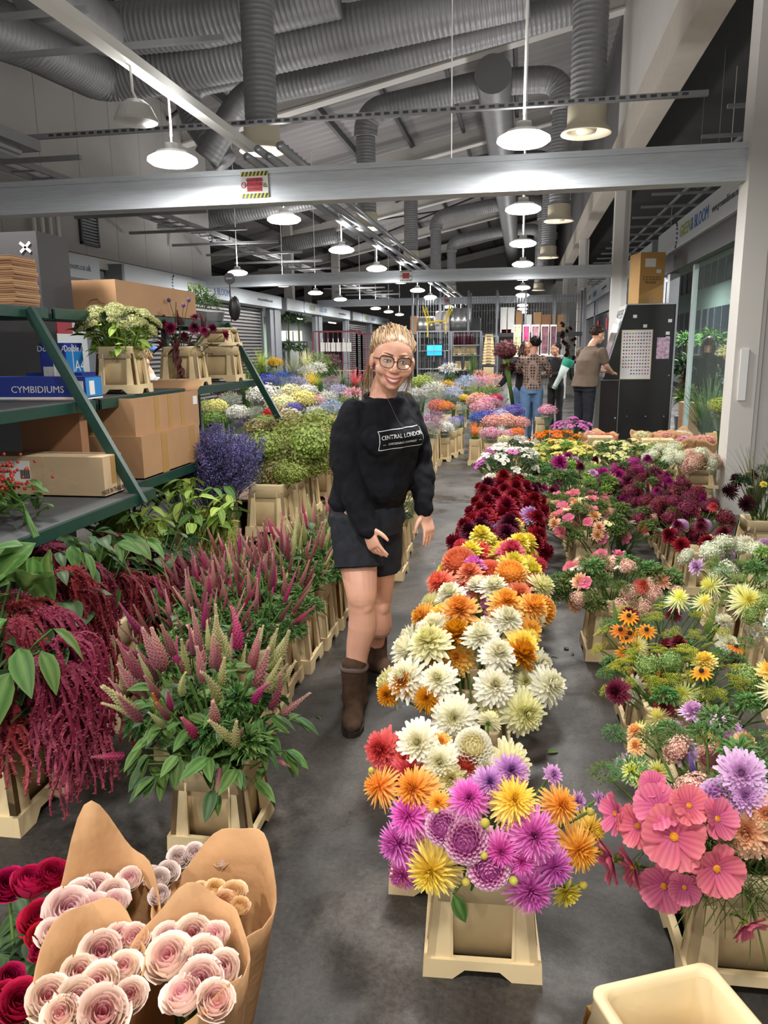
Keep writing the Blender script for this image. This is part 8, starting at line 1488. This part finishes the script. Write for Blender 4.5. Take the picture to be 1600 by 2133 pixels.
 for sx in (-1, 1):
  rim = [Pg(sx*(0.034+0.0275*math.copysign(abs(math.cos(a))**0.75, math.cos(a))*(1+0.08*math.sin(a))), -0.099+0.010*abs(math.cos(a))**2*(1 if math.cos(a)*1 > 0 else 0.0), 0.0015+0.0225*math.copysign(abs(math.sin(a))**0.8, math.sin(a))+0.003*math.cos(a)) for a in np.linspace(0, 6.2832, 33)]
  rr = np.array([0.0017+0.0013*max(0, math.sin(a)) for a in np.linspace(0, 6.2832, 33)]); gl_.tube(rim, rr, 6, 0, False)
  gl_.tube([Pg(sx*0.061, -0.09, 0.010), Pg(sx*0.074, -0.06, 0.010), Pg(sx*0.080, 0.01, 0.006)], 0.0022, 6)
 gl_.tube([Pg(-0.0085, -0.1, 0.004), Pg(0, -0.1035, 0.007), Pg(0.0085, -0.1, 0.004)], 0.002, 6)
 glo = gl_.obj('glasses', TORT, body, True)
 for sx in (-1, 1):
  MB().add([Pg(sx*0.034, -0.097, 0.0015)]+[Pg(sx*(0.034+0.0265*math.copysign(abs(math.cos(a))**0.75, math.cos(a))), -0.097+0.009*(abs(math.cos(a))**2 if math.cos(a) > 0 else 0), 0.0015+0.0215*math.copysign(abs(math.sin(a))**0.8, math.sin(a))) for a in np.linspace(0, 6.2832, 24)], [(0, i, i+1) for i in range(1, 24)]).obj('lens', GLASS, glo)
 for sx in (-1,): MB().ball(Pg(sx*0.081, 0.012, -0.036), 0.004, 8, 6).obj('earring', M('pearl', S(236, 230, 224), 0.2), body)
 # sweatshirt
 s = MB(); rings(s, [(sub(pel)+V3(0, 0, 0.015), rt*0.164, f*0.130), (sub(pel)+V3(0, 0, 0.045), rt*0.178, f*0.140), (sub(wst), rt*0.178, f*0.140), (sub(rib), rt*0.172, f*0.145), (sub(chs)+f*0.012, rt*0.170, f*0.152), (sub(chs)*0.5+sub(sho)*0.5, rt*0.168, f*0.125), (sub(sho)+V3(0, 0, 0.012), rt*0.145, f*0.095), (sub(nck)-V3(0, 0, 0.012), rt*0.086, f*0.078)], 30)
 s.ball(sub(chs)+f*0.085+rt*0.075-V3(0, 0, 0.02), (0.072, 0.072, 0.075), 14, 10); s.ball(sub(chs)+f*0.085-rt*0.075-V3(0, 0, 0.02), (0.072, 0.072, 0.075), 14, 10); s.ball(sub(wst)+f*0.05, (0.12, 0.12, 0.09), 14, 10)
 limb(s, [sub(shR)+V3(0.012, 0.01, 0.0), sub(shR)*0.5+sub(elR)*0.5+V3(-0.012, 0, 0), sub(elR), sub(elR)*0.45+sub(wrR)*0.55, sub(wrR)+0.005*unit(wrR-elR)], [0.066, 0.070, 0.067, 0.065, 0.062, 0.058, 0.052, 0.046], 18)
 limb(s, [sub(shL)+V3(-0.012, -0.01, 0.0), sub(shL)*0.5+sub(elL)*0.5, sub(elL), sub(elL)*0.45+sub(wrL)*0.55, sub(wrL)-0.01*unit(wrL-elL)], [0.062, 0.066, 0.062, 0.060, 0.057, 0.054, 0.046, 0.040], 18)
 so = s.obj('sweatshirt', SWEAT, body, True); remesh(so, 0.0065, 4, 0.022, 0.06)
 so2 = MB(); so2.tube([sub(nck)+V3(0, 0, -0.012)+rt*0.074*math.cos(a)+f*(0.066*math.sin(a))+V3(0, 0, -0.016*math.sin(a)) for a in np.linspace(0, 6.2832, 30)], 0.010, 8, 0, False); so2.obj('neck_band', SWEAT, so, True)
 MB().tube([sub(nck)+V3(0, 0, 0.0)+rt*0.03+f*0.075, sub(chs)*0.4+sub(sho)*0.6+f*0.128+rt*-0.005, sub(chs)+f*0.165-rt*0.02+V3(0, 0, 0.02)], 0.0012, 4).obj('necklace_cord', M('cord_dark', S(90, 74, 60)), body, True)
 # shorts
 h = MB(); rings(h, [(sub(pel)-V3(0, 0, 0.10), rt*0.150, f*0.125), (sub(pel)-V3(0, 0, 0.04), rt*0.176, f*0.142), (sub(pel)+V3(0, 0, 0.03), rt*0.166, f*0.132), (sub(pel)+V3(0, 0, 0.09), rt*0.150, f*0.118)], 28)
 h.ball(sub(pel)-f*0.06-V3(0, 0, 0.04), (0.13, 0.13, 0.11), 14, 10)
 for hp, kn, r0 in ((hipR, knR, 0.112), (hipL, knL, 0.108)):
  a0 = sub(hp)+V3(0, 0, 0.03); a1 = sub(hp)*0.44+sub(kn)*0.56; h.tube(smooth_path([a0, sub(hp)*0.8+sub(kn)*0.2, a1], 5), np.interp(np.linspace(0, 1, 11), [0, 0.4, 1], [r0, r0*0.99, r0*0.93]), 22)
 ho = h.obj('shorts', DENIM, body, True); remesh(ho, 0.0065, 4, 0.008, 0.06)
 for hp, kn, r0 in ((hipR, knR, 0.106), (hipL, knL, 0.102)):
  a1 = sub(hp)*0.47+sub(kn)*0.53; d_ = unit(kn-hp); B = frame_to(d_); MB().tube([a1+r0*0.985*(B[:, 0]*math.cos(a)+B[:, 1]*math.sin(a)) for a in np.linspace(0, 6.2832, 30)], 0.0035, 6, 0, False).obj('hem_seam', DENIM, ho, True)
 # boots
 for an, toe, nm in ((anR, unit((0.12, -1, 0)), 'R'), (anL, unit((0.86, -0.50, 0)), 'L')):
  a = sub(an); sd = V3(-toe[1], toe[0], 0); z = lambda v, zz: V3(v[0], v[1], zz)
  bt = MB(); limb(bt, [a+V3(0, 0, 0.115), a+V3(0, 0, 0.05), z(a, 0.07)], [0.058, 0.056, 0.055, 0.056], 16)
  rings(bt, [(z(a-toe*0.068, 0.045), sd*0.026, V3(0, 0, 0.034)), (z(a-toe*0.045, 0.055), sd*0.037, V3(0, 0, 0.045)), (z(a, 0.06), sd*0.040, V3(0, 0, 0.05)), (z(a+toe*0.07, 0.052), sd*0.042, V3(0, 0, 0.040)), (z(a+toe*0.12, 0.043), sd*0.046, V3(0, 0, 0.031)), (z(a+toe*0.165, 0.037), sd*0.037, V3(0, 0, 0.025)), (z(a+toe*0.188, 0.033), sd*0.016, V3(0, 0, 0.016))], 18)
  bo = bt.obj('boot', BOOTM, body, True); remesh(bo, 0.006, 4, 0.006, 0.04)
  sl = MB(); out = [(t_, w_) for t_, w_ in ((-0.072, 0.024), (-0.05, 0.037), (0, 0.041), (0.07, 0.044), (0.125, 0.048), (0.17, 0.036), (0.193, 0.014))]; poly = [a[:2]+toe[:2]*t_+sd[:2]*w_ for t_, w_ in out]+[a[:2]+toe[:2]*t_-sd[:2]*w_ for t_, w_ in out[::-1]]
  sl.prism([tuple(q) for q in poly][::-1], 0.0, 0.022).obj('sole', SOLE, bo)
  MB().tube([a+V3(0, 0, 0.118)+0.052*V3(math.cos(t_), math.sin(t_), 0.06*math.sin(3*t_)) for t_ in np.linspace(0, 6.2832, 24)], 0.011, 8, 0, False).obj('sock_roll', M('sock', S(96, 82, 76), 0.9, bump=0.3, bs=150), bo, True)
 # chest print: laid on a plane before the chest, pressed back along the chest's own forward axis
 ctr = sub(chs)+f*0.3-rt*0.012+V3(0, 0, -0.012); xa = -rt; ya = upv; WT = M('print_white', S(236, 236, 236), 0.7)
 bpy.context.view_layer.update(); dg = bpy.context.evaluated_depsgraph_get(); ev = so.evaluated_get(dg)
 def press(V):
  out = []
  for x, y in V:
   o0 = Vector(ctr+xa*x+ya*(y+x*0.06)); ok, loc, nr, _ = ev.ray_cast(o0, Vector(-f)); out.append(tuple((loc+nr*0.0018) if ok else o0-Vector(f)*0.3))
  return out
 pr = MB(); w2, h2 = 0.106, 0.037
 for (x0, y0), (x1, y1) in (((-w2, -h2), (w2, -h2)), ((w2, -h2), (w2, h2)), ((w2, h2), (-w2, h2)), ((-w2, h2), (-w2, -h2))):
  n_ = 16; dx, dy = (0, 0.0013) if y0 == y1 else (0.0013, 0); a_ = [(x0+(x1-x0)*i/n_-dx, y0+(y1-y0)*i/n_-dy) for i in range(n_+1)]; b_ = [(x0+(x1-x0)*i/n_+dx, y0+(y1-y0)*i/n_+dy) for i in range(n_+1)]
  pr.add(press(a_+b_), [(i, i+1, n_+2+i, n_+1+i) for i in range(n_)])
 for t_, size, y in (('CENTRAL LONDON', 0.0218, 0.010), ('GARDENING COMPANY', 0.0118, -0.017)):
  cu = bpy.data.curves.new('t', 'FONT'); cu.body = t_; cu.size = size; cu.align_x = 'CENTER'; cu.align_y = 'CENTER'; cu.resolution_u = 3; tmp = bpy.data.objects.new('t', cu); COL.objects.link(tmp); bpy.context.view_layer.update()
  me = bpy.data.meshes.new_from_object(tmp.evaluated_get(bpy.context.evaluated_depsgraph_get())); V = [(v.co.x, v.co.y+y) for v in me.vertices]; F = [tuple(q.vertices) for q in me.polygons]; bpy.data.objects.remove(tmp); ev = so.evaluated_get(bpy.context.evaluated_depsgraph_get())
  pr.add(press(V), F)
 for sx in (-1, 1): a_ = [(sx*(0.078+0.002*i), -0.0175) for i in range(8)]; b_ = [(x, y+0.0018) for x, y in a_]; pr.add(press(a_+b_), [(i, i+1, 9+i, 8+i) for i in range(7)])
 pr.obj('chest_print', WT, so)
florist()

# ---------------------------------------------------------------- people farther off
def person(loc, h, face, label, top, legs, hair, style, armL, armR, skin=SKIN2, shoes=BLACK, lean=(0, 0), head=(0, 0, 0), skirt=False, short=False, sleeve=1.0, vox=0.011, wide=1.0, handz=None, seed=1, legd=0.0):
 """figure facing -Y in its own frame, turned by face; arms: (elbow, wrist, hand direction) in units of h"""
 o_ = Vector(loc); lx, ly = lean; W = wide; p = lambda x, y, z: V3(x*h, y*h, z*h)
 pel, wst, chs, sho, nck = p(0, 0, 0.52), p(lx*0.3, ly*0.3, 0.60), p(lx*0.7, ly*0.7, 0.72), p(lx, ly, 0.80), p(lx, ly-0.005, 0.845); hd = p(lx+head[0], ly-0.02+head[1], 0.922)
 T = head_T(hd, head[2], 0.25 if head[1] < -0.02 else 0.0); X, Yv = V3(1, 0, 0), V3(0, 1, 0); q = h/1.72
 b = MB(); head_shapes(b, T, q*1.02); limb(b, [nck-p(0, 0, 0.03), nck, hd-p(0, -0.012, 0.03)], [0.056*q, 0.052*q, 0.05*q], 12)
 rings(b, [(pel, X*0.13*q, Yv*0.09*q), (wst, X*0.12*q, Yv*0.085*q), (chs, X*0.14*q, Yv*0.095*q), (sho, X*0.12*q, Yv*0.07*q), (nck, X*0.05*q, Yv*0.05*q)], 18)
 sh = {1: sho+p(0.105*W, 0, -0.012), -1: sho+p(-0.105*W, 0, -0.012)}
 for sx, arm in ((1, armL), (-1, armR)):
  e, w_, d_ = (np.array(v, float)*(h if i < 2 else 1) for i, v in enumerate(arm)); limb(b, [sh[sx], e, w_], [0.046*q, 0.042*q, 0.038*q, 0.034*q, 0.026*q], 12); hand(b, w_, d_, V3(sx*0.6, -0.4, 0.5), V3(-sx*0.6, -0.6, 0.2), q*0.95, 0.5)
 for sx in (1, -1): limb(b, [p(sx*0.05, 0, 0.50), p(sx*0.055, sx*legd*0.5, 0.28), p(sx*0.055, 0.01+sx*legd, 0.05)], [0.078*q, 0.07*q, 0.055*q, 0.05*q, 0.038*q], 12)
 body = b.obj('person', skin, None, True, label=label, cat='person', loc=loc, rot=(0, 0, face)); remesh(body, vox*0.75, 2)
 face_parts(body, T, (0, 0, 0), q*1.02, S(60, 44, 36), S(50, 38, 32), False)
 s = MB(); rings(s, [(pel+p(0, 0, -0.015), X*0.178*q*W, Yv*0.137*q*W), (wst, X*0.155*q*W, Yv*0.115*q*W), (chs, X*0.168*q*W, Yv*0.122*q*W), (sho, X*0.15*q*W, Yv*0.085*q), (nck-p(0, 0, 0.008), X*0.066*q, Yv*0.062*q)], 22)
 for sx, arm in ((1, armL), (-1, armR)):
  e, w_ = np.array(arm[0], float)*h, np.array(arm[1], float)*h
  if sleeve > 0.9: limb(s, [sh[sx], e, e*(1-0.92)+w_*0.92], [0.066*q, 0.06*q, 0.054*q, 0.05*q, 0.042*q], 14)
  else: limb(s, [sh[sx], sh[sx]*0.3+e*0.7], [0.072*q, 0.068*q, 0.066*q], 14)
 so = s.obj('top', top, body, True); remesh(so, vox, 3, 0.016, 0.12)
 t = MB(); rings(t, [(pel-p(0, 0, 0.05), X*0.155*q*W, Yv*0.125*q), (pel+p(0, 0, 0.0), X*0.160*q*W, Yv*0.122*q), (pel+p(0, 0, 0.05), X*0.145*q*W, Yv*0.11*q)], 20)
 if skirt: rings(t, [(p(0, 0, 0.10), X*0.20*q, Yv*0.17*q), (p(0, 0, 0.3), X*0.18*q, Yv*0.15*q), (p(0, 0, 0.5), X*0.15*q, Yv*0.12*q)], 20)
 else:
  for sx in (1, -1): limb(t, [p(sx*0.052, 0, 0.50), p(sx*0.058, sx*legd*0.5, 0.28), p(sx*0.058, 0.008+sx*legd, 0.045)], [0.098*q, 0.088*q, 0.074*q, 0.066*q, 0.060*q], 16)
 to = t.obj('skirt' if skirt else 'trousers', legs, body, True); remesh(to, vox, 3, 0.014, 0.1)
 for sx in (1, -1):
  c = p(sx*0.056, 0.008+sx*legd, 0); sb = MB(); rings(sb, [(c+V3(0, 0.07*q, 0.04), X*0.028, V3(0, 0, 0.038)), (c+V3(0, 0, 0.045), X*0.04, V3(0, 0, 0.045)), (c+V3(0, -0.10*q, 0.032), X*0.044, V3(0, 0, 0.032)), (c+V3(0, -0.17*q, 0.024), X*0.028, V3(0, 0, 0.022))], 14); sb.obj('shoe', shoes, body, True)
 if hair: hair_shell(body, T, (0, 0, 0), hair, style, q*1.06, seed, 90)
 return body
def check_mat(name, a, b_, s_):
 m = M(name, a, 0.8); nt = m.node_tree; L = nt.links.new; tc = nt.nodes.new('ShaderNodeTexCoord'); sep = nt.nodes.new('ShaderNodeSeparateXYZ'); L(tc.outputs['Object'], sep.inputs[0]); fac = None
 for ax, k in (('X', 1.0), ('Z', 1.0), ('Y', 1.0)):
  mu = nt.nodes.new('ShaderNodeMath'); mu.operation = 'MULTIPLY'; L(sep.outputs[ax], mu.inputs[0]); mu.inputs[1].default_value = s_*k
  fr = nt.nodes.new('ShaderNodeMath'); fr.operation = 'FRACT'; L(mu.outputs[0], fr.inputs[0]); gt = nt.nodes.new('ShaderNodeMath'); gt.operation = 'LESS_THAN'; L(fr.outputs[0], gt.inputs[0]); gt.inputs[1].default_value = 0.3
  if fac is None: fac = gt.outputs[0]
  else: mx_ = nt.nodes.new('ShaderNodeMath'); mx_.operation = 'MAXIMUM'; L(fac, mx_.inputs[0]); L(gt.outputs[0], mx_.inputs[1]); fac = mx_.outputs[0]
 mix = nt.nodes.new('ShaderNodeMix'); mix.data_type = 'RGBA'; mix.inputs[6].default_value = (*a, 1); mix.inputs[7].default_value = (*b_, 1); L(fac, mix.inputs[0]); L(mix.outputs[2], nt.nodes['Principled BSDF'].inputs['Base Color']); return m
DARKH = PM('hair_dark', S(22, 18, 18), S(40, 32, 30), rough=0.4, thin=0); BRH = PM('hair_brown', S(58, 42, 32), S(92, 68, 50), rough=0.45, thin=0); PLAID = check_mat('plaid_shirt', S(60, 44, 42), S(150, 126, 112), 22.0)
JEANS = M('jeans_blue', S(92, 124, 160), 0.8, var=0.15, vs=7, bump=0.1, bs=120); NAVY = M('trousers_navy', S(28, 30, 40), 0.8, var=0.1); POLO = M('polo_taupe', S(104, 88, 74), 0.85, var=0.06, bump=0.06, bs=150); KNIT = M('black_knit', S(24, 22, 24), 0.9); HOODG = M('hoodie_grey', S(170, 172, 172), 0.9, bump=0.08, bs=150)
g_ = atz(1105, 922)
jw = person((g_.x, g_.y, 0), 1.70, R(165+20), 'woman in a plaid shirt and blue jeans seen from behind, embracing another', PLAID, JEANS, DARKH, 'bun', ((0.13, -0.07, 0.70), (0.05, -0.17, 0.66), (-0.6, -0.6, 0.1)), ((-0.16, -0.06, 0.66), (-0.02, -0.20, 0.62), (0.6, -0.6, 0.1)), wide=0.92, head=(-0.01, -0.02, 0.5), legd=0.02, seed=5)
person((g_.x-0.13, g_.y+0.36, 0), 1.64, R(8), 'woman with long dark hair in black being embraced', KNIT, JEANS, DARKH, 'long', ((0.12, -0.09, 0.68), (0.02, -0.20, 0.70), (-0.5, -0.7, 0.2)), ((-0.17, -0.06, 0.66), (-0.26, -0.13, 0.56), (-0.6, -0.5, 0.1)), wide=0.9, head=(0.01, -0.02, 0.5), seed=6)
g2 = atz(1155, 890)
wb = person((g2.x, g2.y, 0), 1.60, R(-35), 'woman in black clothes holding a green wrapped bouquet beside the man', KNIT, KNIT, DARKH, 'bun', ((0.14, -0.06, 0.66), (0.05, -0.17, 0.63), (-0.7, -0.4, 0.1)), ((-0.14, -0.06, 0.66), (-0.03, -0.17, 0.62), (0.7, -0.4, 0.1)), wide=0.95, head=(0, -0.02, -0.3), seed=7)
g3 = atz(1213, 930)
person((g3.x, g3.y, 0), 1.84, R(125), 'man in a taupe polo shirt and dark trousers bending over the black kiosk', POLO, NAVY, BRH, 'short', ((0.14, -0.10, 0.68), (0.06, -0.24, 0.62), (-0.3, -0.9, 0.0)), ((-0.15, -0.09, 0.68), (-0.06, -0.24, 0.61), (0.3, -0.9, 0.0)), skin=SKIN, wide=1.3, sleeve=0.5, lean=(0, -0.05), head=(0, -0.045, 0.0), seed=8)
g4 = aty(1470, 800, 14.0)
person((g4.x, g4.y, 0), 1.68, R(175), 'woman in black with wavy brown hair seen from behind among the foliage', KNIT, KNIT, BRH, 'long', ((0.17, -0.02, 0.68), (0.18, -0.12, 0.60), (0.1, -0.8, 0.1)), ((-0.17, -0.02, 0.68), (-0.16, -0.12, 0.60), (-0.1, -0.8, 0.1)), skirt=True, seed=9)
g5 = aty(312, 760, 7.6)
hw = person((g5.x, g5.y, 0), 1.56, R(-35), 'woman in a grey hooded top with a blue hair tie behind the rack', HOODG, NAVY, BLOND, 'bun', ((0.15, -0.06, 0.66), (0.06, -0.16, 0.62), (-0.6, -0.5, 0.0)), ((-0.15, -0.06, 0.66), (-0.05, -0.16, 0.62), (0.6, -0.5, 0.0)), skin=SKIN, head=(0, -0.03, 0.2), seed=10)
MB().ball((0, 0.05, 1.56*1.005), (0.06, 0.05, 0.035), 12, 8).obj('hair_tie', M('tie_blue', S(70, 110, 190)), hw, True)
# bouquets in hand
bo = empty('held_bouquet', (g_.x-0.42, g_.y+0.10, 0.95), label='dark red fluffy bouquet held out by the woman with long hair', cat='bouquet')
q = ob('flower_cluster', FDOME[0], bo, (0, 0, 0.52), scale=0.2); recolor(q, PM('fluff_maroon', S(84, 40, 44), S(112, 60, 62), S(136, 84, 84)))
q = ob('foliage', BUSH[0], bo, (0.03, 0, 0.26), scale=0.26); recolor(q, RLEAF); MB().tube([(0.12, 0.05, -0.35), (0.06, 0.02, 0.0), (0, 0, 0.4)], [0.03, 0.035, 0.06], 10).obj('stems', STEM, bo, True)
bo = empty('wrapped_bouquet', (g2.x+0.06, g2.y-0.27, 0.98), rot=(0.1, 0.45, 0), label='bouquet in pale and green printed paper held by the woman in black', cat='bouquet')
MB().lathe([(0.04, -0.25), (0.05, 0.0), (0.11, 0.34), (0.105, 0.34), (0.03, 0.0)], 14).obj('paper_sleeve', M('sleeve_pale', S(200, 214, 210), 0.5), bo, True); MB().lathe([(0.093, 0.22), (0.114, 0.35), (0.11, 0.36)], 14).obj('green_band', M('band_green', S(40, 150, 120), 0.5), bo, True); q = ob('foliage', BUSHF[0], bo, (0, 0, -0.22), scale=0.16)
bt = empty('tall_branch', (g2.x+0.30, g2.y+0.25, 0.9), label='tall branch of dark star-shaped flowers rising behind the man', cat='bouquet')
MB().tube([(0, 0, 0), (-0.05, 0, 0.5), (-0.16, 0, 1.05)], [0.02, 0.015, 0.008], 8).obj('stem', STEMD, bt, True)
for k in range(26):
 t_ = 0.3+0.7*k/26; q = ob('bloom', BLOOM['cac'][k % 3], bt, (-0.16*t_*t_+random.uniform(-.12, .12), random.uniform(-.06, .06), 1.1*t_), (random.uniform(-1, 1), random.uniform(-1, 1), 0), scale=random.uniform(0.035, 0.07)); recolor(q, BLK)
 if k % 2: q = ob('foliage', BUSHF[k % 2], bt, (-0.16*t_*t_+random.uniform(-.1, .1), random.uniform(-.06, .06), 1.0*t_), scale=0.09); recolor(q, DLEAF)
texts_to_meshes()
# things alike get a label of their own by their order in the photograph
NTH = 'first second third fourth fifth sixth seventh eighth ninth tenth eleventh twelfth thirteenth fourteenth fifteenth sixteenth seventeenth eighteenth nineteenth twentieth'.split()
NTH += ['twenty-'+w_ for w_ in NTH[:9]]+['thirtieth']+['thirty-'+w_ for w_ in NTH[:9]]+['fortieth']+['forty-'+w_ for w_ in NTH[:9]]+['fiftieth']+['fifty-'+w_ for w_ in NTH[:9]]+['sixtieth']+['sixty-'+w_ for w_ in NTH[:9]]
def shown_at(o):
 p = o.location.copy(); ch = [c for c in o.children if c.type == 'MESH']
 if ch and o.type == 'MESH': p = p+ch[0].location
 d = np.array(p)-np.array([0, 0, EYE]); z = d@_F
 return (PCX+FPX*(d@_RT)/z, PCY-FPX*(d@_UP)/z) if z > 0.1 else (1e4+float(p.y), -1e4)
same = {}
for o in sc.objects:
 if o.parent is None and o.get('label') and o.get('category'): same.setdefault(o['label'], []).append(o)
for lab, os_ in same.items():
 if len(os_) < 2 or len(os_) > 69: continue
 q = [(shown_at(o), o) for o in os_]; xs = [a[0] for a, _ in q if a[1] > -9000]; ys = [a[1] for a, _ in q if a[1] > -9000]
 tall = len(xs) > 1 and (max(xs)-min(xs)) < 0.5*(max(ys)-min(ys)); q.sort(key=lambda t: t[0][1] if tall else t[0][0])
 for i, (_, o) in enumerate(q):
  o['label'] = '%s, %s from the %s' % (lab, NTH[i], 'top' if tall else 'left') if len(lab.split()) < 13 else '%s, %s from %s' % (lab, NTH[i], 'top' if tall else 'left')
